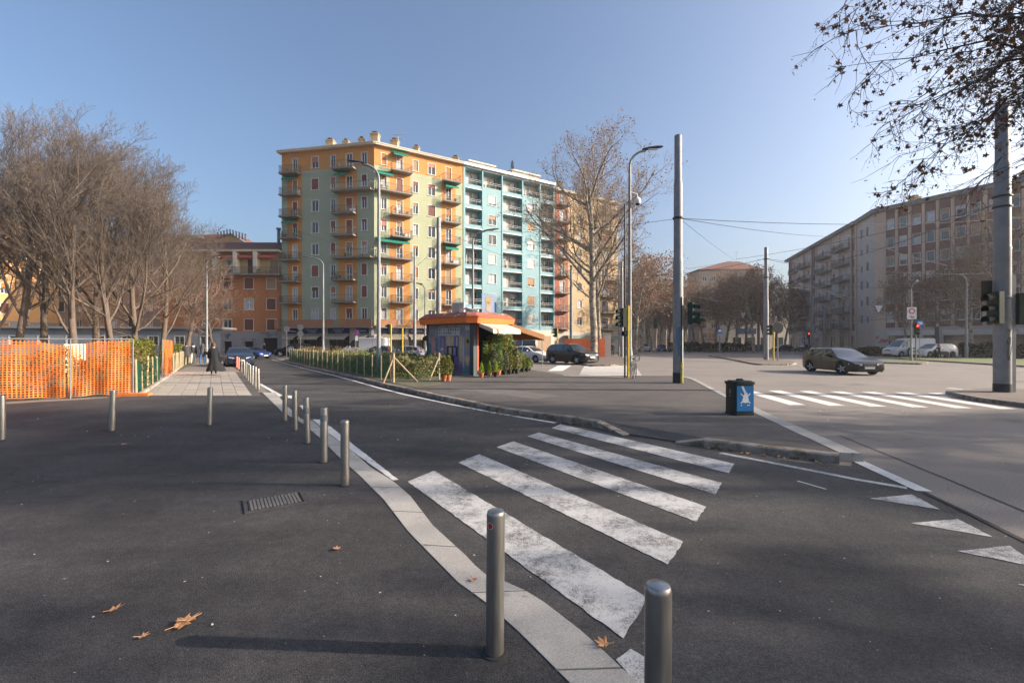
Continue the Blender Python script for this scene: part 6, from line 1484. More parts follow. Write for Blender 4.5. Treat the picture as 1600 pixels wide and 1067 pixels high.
            for sx in ([p+.14 for p in st['pil']] + ([st['side'][1]-.62] if style in ('wagon','suv') else [])):
                zt2 = smoothi(bx, by, sx); b = MB().box(sx,sx+.17,s*Wd*.98 if s>0 else -Wd*1.025,s*Wd*1.025 if s>0 else -Wd*.98,zt2-.17,zt2-.14); parts.append(('door_handle', b.mesh('door_handle', CARP[paint])))
        if style == 'wagon':
            for s in (1,-1): parts.append(('roof_rail', MB().tube([(2.2,s*.62,1.47),(2.4,s*.62,1.50),(3.7,s*.62,1.485),(3.95,s*.62,1.44)], .014, 6).mesh('roof_rail', M['chrome'])))
        # wheels
        ty_ = MB().lathe([(wr*.64,-.095),(wr*.93,-.105),(wr,-.07),(wr,.07),(wr*.93,.105),(wr*.64,.095)], 26).mesh('tyre', M['rubber']); smooth_mesh(ty_, 50)
        rb = MB(); rb.lathe([(wr*.66,.04),(wr*.66,.085),(wr*.60,.085),(wr*.58,.05)], 22); rb.lathe([(.001,.055),(.055,.085),(.06,.08)], 10)
        for j in range(5):
            for dd in (-.11,.11):
                a = 2*math.pi*j/5; ca, sa = math.cos(a+dd), math.sin(a+dd); c0, s0 = math.cos(a), math.sin(a); rb.tube([(.04*c0,.04*s0,.075),(wr*.61*ca,wr*.61*sa,.070)], [.045,.03], 5)
        rim = rb.mesh('rim', M['rim']); smooth_mesh(rim, 40)
        disk = MB().lathe([(wr*.64,-.05),(wr*.64,.035)], 20).mesh('wheel', M['galv'])
        _cars[key] = (parts, ty_, rim, disk)
    parts, ty_, rim, disk = _cars[key]; L = st['L']
    for nm, m_ in parts: link(nm, m_, root, (-L/2, 0, 0))
    for wx in st['wx']:
        for s in (1,-1):
            w = link('wheel', disk, root, (wx-L/2, s*(st['W']/2-.115), st['wr'])); w.rotation_euler = (R(-90*s), 0, random.uniform(0,1))
            link('tyre', ty_, w); link('rim', rim, w)
    return root
make_car('wagon', 'grey', (19.25, 26.7), 268, 'dark grey estate car turning across the junction', None, 'moving_car')
make_car('suv', 'black', (5.05, 38.6), -52, 'black off-road car turning beside the crossing behind the plaza')
g1 = 'cars parked or waiting behind the kiosk and hedge'
make_car('hatch', 'white', (1.75, 42.5), -42, 'white hatchback standing right of the flower kiosk', g1)
make_car('van', 'white', (2.2, 58), -93, 'white van seen head-on behind the white hatchback', g1, 'parked_van', 'van')
make_car('van', 'grey2', (-.9, 60), 185, 'grey van half hidden by the kiosk awning', g1, 'parked_van', 'van')
make_car('sedan', 'navy', (-21.3, 35.6), -58, 'dark blue saloon seen head-on at the end of the slab path', None, 'parked_car')
make_car('coupe', 'blue', (-29.6, 52), -25, 'bright blue sports car before the grey graffiti wall')
make_car('van', 'white', (-17.2, 53.5), 176, 'low white van behind the hedge before the shops', g1, 'parked_van', 'van')
make_car('hatch', 'navy', (-14.8, 50.5), 160, 'dark blue hatchback half hidden behind the hedge', g1)
make_car('suv', 'black', (-27.9, 58.5), 178, 'black car in front of the restaurant, behind the round signs', g1)
make_car('hatch', 'silverblue', (-11.0, 46.5), 174, 'silver-blue car between the yellow posts behind the hedge', g1)
make_car('sedan', 'white', (-7.3, 47.5), 150, 'white saloon just left of the kiosk', g1)
g2 = 'cars driving up the avenue'
make_car('suv', 'silver', (27.0, 93), -104, 'silver off-road car coming down the avenue', g2, 'moving_car')
make_car('hatch', 'blue', (31.5, 96), -104, 'blue hatchback coming down the avenue', g2, 'moving_car')
make_car('hatch', 'silver', (44.0, 108), -130, 'pale car passing behind the corner pole at the hedge', g2, 'moving_car')
g3 = 'dark cars parked before the right-hand block'
make_car('hatch', 'black', (57, 96), 190, 'dark parked car nearest the island pole', g3); make_car('sedan', 'navy', (61.0, 95), 185, 'dark parked car second from the island pole', g3); make_car('hatch', 'grey2', (53, 100), 190, 'grey parked car behind the far yellow post', g3)
make_car('van', 'white', (51.0, 58.5), 182, 'long white van parked on the right before the shops', None, 'parked_van', 'van')
make_car('suv', 'white', (50.0, 54.0), 186, 'white car behind the scooter rider on the right', None, 'moving_car')
for i, (x, y) in enumerate(((66, 66), (70, 60), (24,128), (20.5,118))): make_car('hatch', ['black','grey2','silver','white'][i], (x, y), 120 if i < 2 else -100, ['dark car parked behind the right island pole','grey car parked beyond the right island pole','silver car far up the avenue, right lane','white car far up the avenue, left lane'][i], g2 if i > 1 else g3)

# ------------------------------------------------ people
def skin_mesh(name, chains, mats, matfn, levels=2):
    me = bpy.data.meshes.new(name); bm = bmesh.new(); sk = bm.verts.layers.skin.verify()
    vd = {}
    for root, nodes, edges in chains:
        for k, (co, r) in nodes.items():
            v = bm.verts.new(co); v[sk].radius = (r[0], r[1]) if isinstance(r, tuple) else (r, r); v[sk].use_root = (k == root); vd[k] = v
        for a, b_ in edges: bm.edges.new((vd[a], vd[b_]))
    bm.to_mesh(me); bm.free(); o = bpy.data.objects.new(name, me); col.objects.link(o)
    s = o.modifiers.new('s', 'SKIN'); s.use_smooth_shade = True; u = o.modifiers.new('u', 'SUBSURF'); u.levels = levels; u.render_levels = levels
    dg = bpy.context.evaluated_depsgraph_get(); out = bpy.data.meshes.new_from_object(o.evaluated_get(dg)); bpy.data.objects.remove(o); out.name = name
    out.materials.clear()
    for m in mats: out.materials.append(m)
    idx = [matfn(p.center) for p in out.polygons]; out.polygons.foreach_set('material_index', idx); out.polygons.foreach_set('use_smooth', [True]*len(idx)); return out
M['skin'] = mat('skin', (.48,.27,.19), .6, var=.05); M['hair'] = mat('dark_hair', (.025,.015,.012), .7); M['hair_br'] = mat('brown_hair', (.09,.045,.025), .7)
def person(loc, face, H, lab, top, legs, hair='hair', stride=.28, arms=(-10, 14), coat=None, shoes=(.02,.02,.02), grp='people walking on the slab path', bag=None, lean=3, hood=None):
    rt = empty('person', (loc[0], loc[1], loc[2] if len(loc) > 2 else .04), R(face)-math.pi/2, lab, 'person', grp)
    h = H/1.75; rt.scale = (h,h,h)                    # local: facing +Y
    N = {}; st_ = stride
    N['pel'] = ((0,0,.93),(.15,.11)); N['wst'] = ((0,.01,1.08),(.135,.095)); N['chs'] = ((0,.03,1.28),(.165,.115)); N['shc'] = ((0,.03,1.40),(.12,.085)); N['nck'] = ((0,.045,1.50),.052); N['hed'] = ((0,.065,1.58),(.074,.085)); N['hd2'] = ((0,.07,1.66),(.076,.092)); N['hd3'] = ((0,.06,1.73),(.05,.06))
    E = [('pel','wst'),('wst','chs'),('chs','shc'),('shc','nck'),('nck','hed'),('hed','hd2'),('hd2','hd3')]
    chains = []
    for s, nm in ((1,'l'),(-1,'r')):
        f = st_*s; N['hp'+nm] = ((.09*s,0,.88),(.095,.10)); N['kn'+nm] = ((.095*s,.02+f*.55,.50),(.062,.066)); N['an'+nm] = ((.09*s,f-.04,.10 if f > -.1 else .14),(.040,.045)); N['to'+nm] = ((.10*s,f+.10,.045 if f > -.1 else .05),(.038,.030))
        E += [('pel','hp'+nm),('hp'+nm,'kn'+nm),('kn'+nm,'an'+nm),('an'+nm,'to'+nm)]
        a = R(arms[0 if s > 0 else 1]); sx = .205*s; N['sh'+nm] = ((.17*s,.03,1.39),.062); ey = .03+.28*math.sin(a); ez = 1.38-.28*math.cos(a); N['el'+nm] = ((sx+.03*s,ey,ez),.043); wy = ey+.24*math.sin(a+R(18)); wz = ez-.24*math.cos(a+R(18)); N['wr'+nm] = ((sx+.03*s,wy,wz),.027); hz = wz-.055; N['ha'+nm] = ((sx+.025*s,wy+.012,hz),(.022,.036))
        E += [('shc','sh'+nm),('sh'+nm,'el'+nm),('el'+nm,'wr'+nm),('wr'+nm,'ha'+nm)]
        for j in range(5):
            k = f'{nm}{j}'; oy = -.026+.017*j; ln = (.065,.078,.082,.074,.05)[j]
            n2 = {k+'a': ((sx+.025*s, wy+.012+oy, hz-.015), .009), k+'b': ((sx+.022*s, wy+.014+oy*1.1, hz-.02-ln*.55), .0085), k+'c': ((sx+.010*s, wy+.018+oy*1.1, hz-.02-ln), .0075)}
            if j == 4: n2 = {k+'a': ((sx+.02*s, wy+.03, hz+.01), .010), k+'b': ((sx+.01*s, wy+.058, hz-.015), .009), k+'c': ((sx+.005*s, wy+.066, hz-.04), .008)}
            chains.append((k+'a', n2, [(k+'a',k+'b'),(k+'b',k+'c')]))
    chains.insert(0, ('pel', N, E)); N['nos'] = ((0,.155,1.60),.012); E.append(('hed','nos'))
    tm = mat('garment', top, .85, var=.08); lm_ = mat('trousers', legs, .85, var=.08); sm_ = mat('shoe', shoes, .6)
    wrz = {s: N['wr'+n][0][2] for s, n in ((1,'l'),(-1,'r'))}
    def mf(c):
        if c.z > 1.475: return 0
        if abs(c.x) > .19 and c.z < wrz[1 if c.x > 0 else -1]+.015: return 0
        if c.z > .93 or (abs(c.x) > .185 and c.z > .5): return 1
        if c.z < .085: return 3
        return 2
    link('body', skin_mesh('body', chains, [M['skin'], tm, lm_, sm_], mf, 2), rt)
    b = MB(); 
    for i in range(7):
        th = math.pi*.5*i/6; 
        for j in range(14):
            ph = 2*math.pi*j/14; r = math.cos(th); fr = max(0, math.sin(ph)); b.v.append((.094*r*math.cos(ph), .055+.105*r*math.sin(ph)-.02, 1.655+.125*math.sin(th) - (0 if fr > .35 else .10*(1-i/6)*(1-fr))))
    for i in range(6):
        for j in range(14): b.f.append((i*14+j, i*14+(j+1)%14, i*14+14+(j+1)%14, i*14+14+j)); b.m.append(0)
    b.build('hair', M[hair], rt, 80)
    for s in (1,-1):
        q = MB().lathe([(.001,0),(.012,.006),(.014,.02),(.006,.03)], 8).build('ear', M['skin'], rt); q.location = (.082*s,.06,1.60)
    q = MB().lathe([(.001,-.004),(.012,0),(.001,.004)], 8).build('eye', M['hair'], rt); q.location = (.03,.145,1.645); q2 = MB().lathe([(.001,-.004),(.012,0),(.001,.004)], 8).build('eye', M['hair'], rt); q2.location = (-.03,.145,1.645)
    MB().box(-.02,.02,.145,.152,1.555,1.562).build('mouth', M['red'], rt)
    if coat:
        prof, cm_, amp, side = coat; b = MB(); n = 40
        for i, (z, rx, ry, oy) in enumerate(prof):
            k = i/(len(prof)-1)
            for j in range(n):
                a = 2*math.pi*j/n; fold = 1+amp*k*k*(math.sin(5*a+1.2)*.6+math.sin(9*a+k*3)*.35); b.v.append((rx*math.cos(a)*fold + side*k*k, oy+ry*math.sin(a)*fold, z+ .03*k*math.sin(3*a+.5)))
        for i in range(len(prof)-1):
            for j in range(n): b.f.append((i*n+j, i*n+n+j, i*n+n+(j+1)%n, i*n+(j+1)%n)); b.m.append(0)
        b.build('coat', cm_, rt, 80)
        for s, nm in ((1,'l'),(-1,'r')):
            b = MB(); P_ = [Vector(N[k+nm][0]) for k in ('sh','el','wr')]; b.tube([Vector((.08*s,.03,1.42))]+P_, [.09,.088,.075,.065], 12); b.build('sleeve', cm_, rt, 80)
    if hood: 
        b = MB().lathe([(.09,0),(.125,.04),(.12,.10),(.07,.14)], 14).build('collar', hood, rt, 80); b.location = (0,.03,1.40)
    if bag:
        b = MB(); b.prism(rrect(.17,.07,.04), 0, .26); q = b.build('bag', bag[1], rt, 40); q.location = bag[0]
        q2 = MB().tube([(-.10,0,.25),(-.07,0,.5),(0,0,.58),(.07,0,.5),(.10,0,.25)], .01, 6).build('strap', bag[1], q)
    return rt
M['blackcloth'] = mat('black_cloth', (.014,.014,.016), .85, var=.15, scale=4); M['greycloth'] = mat('grey_cloth', (.05,.048,.05), .9)
w = G(334, 586.5); person((w.x, w.y, .045), 122, 1.72, 'person in a long flowing black coat walking away on the slabs', (.015,.015,.017), (.02,.018,.02), 'hair_br', .30, (-8,16),
    coat=([(1.46,.10,.085,.03),(1.40,.205,.12,.03),(1.25,.215,.15,.02),(1.0,.21,.16,.0),(.75,.26,.21,-.02),(.45,.36,.30,-.05),(.20,.46,.40,-.10)], M['blackcloth'], .16, .10), bag=((.36,-.05,.72), M['blackcloth']), shoes=(.25,.12,.08))
w = G(291, 571); person((w.x, w.y, .02), 118, 1.76, 'person in a dark grey coat and dark trousers beside the green fence', (.05,.045,.045), (.02,.02,.022), 'hair', .12, (6,-6), coat=([(1.45,.10,.09,.03),(1.38,.21,.13,.03),(1.1,.21,.16,.01),(.85,.23,.18,0),(.66,.25,.20,0)], M['greycloth'], .05, 0))
w = G(302, 569.5); person((w.x, w.y, .02), 112, 1.74, 'person in a dark vest with white sleeves and white trousers', (.62,.60,.57), (.62,.60,.55), 'hair', .20, (-16,20), coat=([(1.43,.11,.09,.03),(1.36,.19,.14,.03),(1.1,.185,.15,.02),(.95,.18,.15,.01)], M['greycloth'], .02, 0), hood=M['white'])
w = G(316, 569.5); person((w.x, w.y, .02), 100, 1.70, 'person in a grey jacket and blue jeans right of the white trousers', (.10,.09,.09), (.05,.12,.24), 'hair_br', .22, (12,-14), hood=M['greycloth'], bag=((.28,0,.8), M['blackcloth']))
w = G(413.5, 557); person((w.x, w.y, .05), 250, 1.75, 'person in dark clothes waiting by the garage gate', (.02,.02,.025), (.10,.10,.11), 'hair', .06, (4,-4), grp='distant people')
w = G(957, 558); person((w.x, w.y, .12), 80, 1.72, 'person in dark clothes walking by the info column', (.02,.02,.022), (.02,.02,.03), 'hair', .2, (12,-14), grp='distant people')
# scooter rider on the right
w = G(1468, 560.5); sc = empty('motor_scooter', (w.x, w.y, 0), R(172), 'dark motor scooter beside the white car on the right', 'scooter')
for x in (-.65,.65):
    q = MB().lathe([(.14,-.05),(.24,-.06),(.25,0),(.24,.06),(.14,.05)], 18).build('wheel', M['rubber'], sc, 50); q.location = (x,0,.25); q.rotation_euler = (R(90),0,0)
b = MB(); b.box(-.3,.35,-.16,.16,.22,.30); b.box(.35,.50,-.2,.2,.28,.95); b.tube([(.62,0,.3),(.5,0,.95),(.44,0,1.08)], .035, 8); b.box(-.85,-.1,-.15,.15,.40,.74); b.build('body', CARP['grey'], sc, 40)
b = MB(); b.box(-.75,-.05,-.14,.14,.74,.82); b.build('seat', M['blackcloth'], sc); b = MB(); b.bar((.45,-.33,1.08),(.45,.33,1.08),.016,6); b.build('handlebar', M['black'], sc)
rd = person((w.x-.05, w.y-.02, -.12), 172+0, 1.74, 'scooter rider with a round red helmet', (.03,.05,.04), (.03,.03,.035), 'hair', .12, (35,35), grp='distant people')
q = MB().lathe([(.10,-.10),(.135,-.03),(.14,.06),(.10,.13),(.02,.155)], 16).build('helmet', mat('red_helmet', (.55,.03,.03), .3, coat=.6), rd, 60); q.location = (0,.055,1.66)

# ------------------------------------------------ parked bicycle
p = G(988.5, 590, ZP); bi = empty('bicycle', (p.x+.05, p.y-.1, ZP), R(68), 'dark bicycle leaning on the lamp post beside the yellow post', 'bicycle')
for i, x in enumerate((-.52,.52)):
    b = MB(); pts = [(x+.33*math.cos(2*math.pi*j/28),0,.34+.33*math.sin(2*math.pi*j/28)) for j in range(29)]; b.tube(pts, .016, 6, cap=False); w = b.build('wheel', M['rubber'], bi, 60)
    b = MB(); 
    for j in range(12): a = 2*math.pi*j/12; b.bar((x,0,.34),(x+.32*math.cos(a),0,.34+.32*math.sin(a)),.0022,3)
    b.lathe([(.02,0),(.02,.01)],8,(x,0,.34)); b.build('spokes', M['galv'], w)
b = MB()
for a, c in (((-.52,0,.34),(-.12,0,.34)),((-.12,0,.34),(-.25,0,.85)),((-.25,0,.80),(.36,0,.82)),((-.12,0,.34),(.38,0,.75)),((-.52,0,.34),(-.25,0,.80)),((.38,0,.70),(.34,0,.95)),((.38,0,.72),(.52,0,.34))): b.tube([a,c],.016,6)
b.build('frame', M['darkgrey'], bi, 50)
MB().box(-.38,-.12,-.06,.06,.88,.93).build('saddle', M['black'], bi); MB().tube([(.30,-.28,1.0),(.36,-.1,1.02),(.34,0,.97),(.36,.1,1.02),(.30,.28,1.0)],.012,6).build('handlebar', M['galv'], bi, 60)
b = MB(); b.box(.42,.72,-.16,.16,.78,.80); 
for k in range(9):
    for y in (-.16,.16): b.bar((.42+.0375*k,y,.8),(.42+.0375*k,y,1.02),.004,3)
b.build('basket', M['darkgrey'], bi); MB().lathe([(.09,-.008),(.09,.008)],14,(0,0,0)).build('chainring', M['galv'], bi).rotation_euler = (R(90),0,0)
# ------------------------------------------------ flower kiosk
kc = Vector((-2.0, 22.6, ZP)); ka = Vector((-4.62, 24.75, ZP))       # near corner, left end
kd = (ka-kc); kd.z = 0; KL = kd.length; kd.normalize(); ke = Vector((-kd.y, kd.x, 0)); ke = ke if ke.y > 0 else -ke
KW = 2.8
ko = empty('flower_kiosk', tuple(kc), 0, 'flower kiosk with mural wall and bright orange roof band', 'kiosk')
def KP(u, v, z=0): return tuple(kd*u + ke*v + Vector((0,0,z)))        # u along the mural wall, v along the open front
M['k_orange'] = mat('kiosk_orange', (.78,.17,.03), .5, var=.08, scale=2, stain=((.45,.10,.03), 2, .6, .8)); M['k_roof'] = mat('kiosk_roof', (.30,.10,.06), .75, var=.25, stain=((.5,.45,.4), 1.5, .58, .62)); M['k_post'] = mat('kiosk_post', (.045,.065,.07), .55); M['k_red'] = mat('kiosk_red', (.5,.09,.04), .55)
def kbox(b, u0, u1, v0, v1, z0, z1, m=0):
    i = len(b.v); b.v += [KP(u,v,z) for z in (z0,z1) for u,v in ((u0,v0),(u1,v0),(u1,v1),(u0,v1))]
    for q in ((0,3,2,1),(4,5,6,7),(0,1,5,4),(1,2,6,5),(2,3,7,6),(3,0,4,7)): b.f.append(tuple(i+k for k in q)); b.m.append(m)
# mural wall: painted columns, arches, a sun and a heart on grey violet ground
def mural():
    m = bpy.data.materials.new('mural_ground'); m.use_nodes = True; N, L = m.node_tree.nodes, m.node_tree.links
    n = N.new('ShaderNodeTexNoise'); n.inputs['Scale'].default_value = 2.2; n.inputs['Detail'].default_value = 5; t = N.new('ShaderNodeTexCoord'); L.new(t.outputs['Object'], n.inputs['Vector'])
    r = N.new('ShaderNodeValToRGB'); L.new(n.outputs[0], r.inputs[0]); cr = r.color_ramp; cr.interpolation = 'LINEAR'
    for i, (p, c) in enumerate(((.3,(.17,.19,.24)),(.45,(.22,.20,.29)),(.55,(.26,.26,.27)),(.7,(.15,.23,.27)))):
        e = cr.elements[i] if i < 2 else cr.elements.new(p); e.position = p; e.color = (*c,1)
    L.new(r.outputs[0], N['Principled BSDF'].inputs['Base Color']); N['Principled BSDF'].inputs['Roughness'].default_value = .6; return m
cm = dict(purple=(.19,.13,.28), violet=(.31,.25,.42), sand=(.50,.38,.22), pink=(.50,.24,.22), dark=(.05,.04,.07), board=(.45,.45,.47), gold=(.42,.30,.06), teal=(.08,.20,.24), pale=(.48,.42,.46))
MM = {k: mat('mural_'+k, c, .6, var=.15, scale=4) for k, c in cm.items()}
b = MB(); kbox(b, .0, KL, .04, .10, .05, 2.62); w = b.build('mural_wall', mural(), ko)
def patch(name, pts, m, lvl):
    b = MB(); b.face([KP(u, .038-.003*lvl, z) for u, z in pts][::-1]); return b.build(name, MM[m], w)
def rect(u0,u1,z0,z1): return [(u0,z0),(u1,z0),(u1,z1),(u0,z1)]
def arch(u0,u1,z0,z1):
    r = (u1-u0)/2; c = (u0+u1)/2; return [(u0,z0),(u1,z0)] + [(c+r*math.cos(a), z1-r+r*math.sin(a)) for a in np.linspace(0, math.pi, 9)]
U = lambda p: KL*(1-p)                                   # p: 0 left end .. 1 near corner
for p0,p1,z0,z1,c,k in ((.30,.42,.75,2.0,'purple',1),(.34,.38,.9,1.85,'violet',2),(.44,.60,1.45,2.0,'sand',1),(.49,.53,1.5,1.95,'pale',2),(.62,.72,1.3,2.0,'purple',1),(.66,.69,1.35,1.95,'pale',2),(.73,.79,.7,2.0,'sand',1),(.80,.83,.4,1.9,'pale',1),(.10,.18,.5,1.95,'pink',1),(.19,.25,1.2,1.9,'teal',1),(.45,.70,.95,1.48,'dark',2),(.50,.56,1.0,1.4,'sand',3),(.60,.65,1.0,1.4,'violet',3),(.44,.72,.25,.93,'purple',2),(.54,.62,.3,.95,'dark',3),(.74,.80,.15,.55,'purple',2),(.0,.09,.3,1.6,'teal',1)):
    patch('painted_column', rect(U(p1),U(p0),z0,z1), c, k)
patch('painted_arch', arch(U(.44),U(.28),.1,1.05), 'sand', 3); patch('painted_arch', arch(U(.97),U(.83),.1,.5), 'teal', 1)
hu, hz, hr = U(.90), .78, .21
patch('painted_heart', [(hu,hz-.32),(hu+.16,hz-.05),(hu+.17,hz+.12),(hu+.09,hz+.22),(hu,hz+.17),(hu-.09,hz+.22),(hu-.17,hz+.12),(hu-.16,hz-.05)], 'sand', 3)
su, sz = U(.91), 1.72
patch('painted_sun', [(su+(.30 if j%2 else .17)*math.cos(2*math.pi*j/24)*.8, sz+(.33 if j%2 else .18)*math.sin(2*math.pi*j/24)) for j in range(24)], 'gold', 2)
patch('painted_sun', [(su+.12*math.cos(2*math.pi*j/12)*.8, sz+.12*math.sin(2*math.pi*j/12)) for j in range(12)], 'dark', 3)
bd = patch('painted_board', rect(U(.74),U(.26),2.02,2.42), 'board', 3)
b = MB(); g_ = random.Random(3)
for r_, zz in ((0,2.27),(1,2.10)):
    for j in range(9):
        u = U(.71)+ (U(.29)-U(.71))*j/8.4; hh = .10
        if g_.random() < .9:
            for s_ in range(3): 
                du = g_.uniform(0,.07); x0 = u+du; kbox(b, x0, x0+.022, .019, .021, zz, zz+hh*g_.uniform(.6,1.2)); 
            kbox(b, u, u+.09, .0185, .0205, zz+hh*g_.uniform(.2,.8), zz+hh*.5+.025)
q = b.build('painted_writing', MM['dark'], bd); q['kind'] = 'stuff'
b = MB()
for i, (p0,p1) in enumerate(((.27,.45),(.49,.64),(.68,.84))):
    n_ = 9
    for j in range(n_):
        u = U(p1)+(U(p0)-U(p1))*j/n_; kbox(b, u, u+.03, .019, .021, 2.46, 2.46+.09*g_.uniform(.7,1.1)); kbox(b, u, u+.07, .018, .0195, 2.46+.05*g_.random(), 2.50+.05*g_.random())
q = b.build('painted_writing', MM['pale'], w); q['kind'] = 'stuff'
b = MB(); kbox(b, U(.985), U(.86), .0185, .0205, 2.28, 2.52); b.build('painted_board', MM['pale'], w)
# corner posts, back walls, floor
for u, v, s_, m_ in ((.0,.0,.24,'k_post'),(KL-.06,.0,.12,'k_post')):
    b = MB(); kbox(b, u-s_*.6 if u == 0 else u, u+s_*.5, v-.02, v+s_, 0, 2.66); b.build('corner_post', M[m_], ko)
b = MB(); kbox(b, -.16,-.06, .22,.34, .25,2.66); b.build('front_post', M['k_red'], ko)
b = MB(); kbox(b, -.12,-.02, KW-.12,KW, 0,2.66); b.build('front_post', M['yellow'], ko)
b = MB(); kbox(b, KL-.08,KL, .1,KW, .05,2.62); kbox(b, .9,KL, KW-.08,KW, .05,2.62); b.build('back_wall', M['k_post'], ko)
b = MB(); kbox(b, -.1,KL+.02, -.02,KW+.02, -.1,.05); b.build('plinth', M['p_base'], ko)
# orange fascia with a sloping dark roof over it, cut corners as on an octagon
ov = .42; oct_ = [(-ov,-.05),(-.05,-ov),(KL+.1,-ov),(KL+ov,-.0),(KL+ov,KW),(KL,KW+ov),(0,KW+ov),(-ov,KW)]
def ring(sc_, z): c = (KL/2, KW/2); return [KP(c[0]+(u-c[0])*sc_, c[1]+(v-c[1])*sc_, z) for u, v in oct_]
b = MB(); r0, r1, r2, r3 = ring(1,2.62), ring(1.02,2.93), ring(.86,3.18), ring(.30,3.28)
for a_, c_, m_ in ((r0,r1,0),(r1,r2,1),(r2,r3,1)):
    for j in range(8): k = (j+1)%8; b.quad(a_[j],a_[k],c_[k],c_[j],m_)
b.face(r3,1); b.face(r0[::-1],2); b.build('roof', [M['k_orange'], M['k_roof'], M['k_post']], ko)
for j in range(8):
    k = (j+1)%8; a_, c_ = Vector(r1[j]), Vector(r1[k]); MB().tube([a_, c_], .025, 6).build('roof_trim', M['k_red'], ko)
q = MB().box(-.35,.35,-.16,.16,0,.62).build('air_conditioner', M['white'], ko); q.location = Vector(KP(2.2,1.2,3.25)); 
q = MB().box(-.3,.3,-.19,-.17,.05,.57).build('fan_grille', M['galv'], ko); q.location = Vector(KP(2.2,1.2,3.25))
b = MB().tube([KP(2.0,1.1,3.35),KP(1.4,1.0,3.5),KP(.9,.9,3.38),KP(.4,.9,3.30)], .05, 8); b.build('pipe', M['white'], ko, 60)
# upright picture panel on the roof
b = MB().box(-.38,.38,-.05,.05,0,1.0,0); q = b.build('roof_poster', mat('poster_blue', (.45,.58,.75), .5), ko); q.location = Vector(KP(.3,1.6,3.24)); q.rotation_euler.z = R(12)
b = MB(); 
for (x,z,r,m_) in ((-.02,.66,.17,0),(-.05,.42,.11,0),(-.02,.2,.15,1)): 
    i = len(b.v); y = -.056-.002*m_; b.v += [(x,y,z)] + [(x+r*math.cos(2*math.pi*j/14),y,z+r*1.15*math.sin(2*math.pi*j/14)) for j in range(14)]; b.f += [(i,i+1+(j+1)%14,i+1+j) for j in range(14)]; b.m += [m_]*14
b.build('printed_flower', [mat('poster_gold',(.75,.55,.25),.5), mat('poster_cream',(.75,.6,.5),.5)], q)
MB().box(.3,.38,-.056,-.051,.0,.55).build('poster_edge', M['blue'], q)
# cream awning over the open front
M['k_awn'] = mat('cream_cloth', (.60,.48,.36), .85, var=.06)
b = MB(); v0, v1 = .15, 2.3; n = 22
for j in range(n):
    a_, c_ = v0+(v1-v0)*j/n, v0+(v1-v0)*(j+1)/n
    b.quad(KP(-.35,a_,2.62),KP(-.35,c_,2.62),KP(-1.25,c_+.02,2.33),KP(-1.25,a_+.02,2.33)); m_ = (a_+c_)/2
    b.v += [KP(-1.25,a_+.02,2.33),KP(-1.25,c_+.02,2.33),KP(-1.28,c_+.02,2.13),KP(-1.28,m_+.02,2.07),KP(-1.28,a_+.02,2.13)]; i = len(b.v)-5; b.f.append((i,i+1,i+2,i+3,i+4)); b.m.append(0)
b.face([KP(-.35,v0,2.62),KP(-1.25,v0,2.33),KP(-1.28,v0,2.13),KP(-.35,v0,2.45)]); b.build('awning', M['k_awn'], ko)
# brown awnings at the far right and at the left back
M['k_brn'] = mat('brown_cloth', (.24,.11,.045), .85); M['k_brn2'] = mat('ochre_cloth', (.48,.22,.06), .85)
b = MB(); b.face([KP(-.2,KW+.05,2.7),KP(1.8,KW+.05,2.75),KP(1.8,KW+2.6,2.1),KP(-.6,KW+2.6,2.1)],0); n = 16
for j in range(n):
    a_, c_ = -.6+2.4*j/n, -.6+2.4*(j+1)/n; b.v += [KP(a_,KW+2.6,2.1),KP(c_,KW+2.6,2.1),KP(c_,KW+2.6,1.84),KP((a_+c_)/2,KW+2.6,1.76),KP(a_,KW+2.6,1.84)]; i = len(b.v)-5; b.f.append((i,i+1,i+2,i+3,i+4)); b.m.append(1)
b.face([KP(-.2,KW+.05,2.7),KP(-.6,KW+2.6,2.1),KP(-.6,KW+2.6,1.82),KP(-.2,KW+.05,2.4)],0); b.build('side_awning', [M['k_brn'], M['k_brn2']], ko)
for u,v in ((-.5,KW+2.5),(1.7,KW+2.5)): MB().tube([KP(u,v,0),KP(u,v,2.1)],.025,6).build('awning_post', M['galv'], ko)
b = MB(); b.face([KP(KL+.05,.6,2.35),KP(KL+.05,2.6,2.35),KP(KL+1.1,2.6,1.95),KP(KL+1.1,.6,1.95)],0); b.face([KP(KL+1.1,.6,1.95),KP(KL+1.1,2.6,1.95),KP(KL+1.1,2.6,1.75),KP(KL+1.1,.6,1.75)],0); b.build('back_awning', [M['k_brn2']], ko)
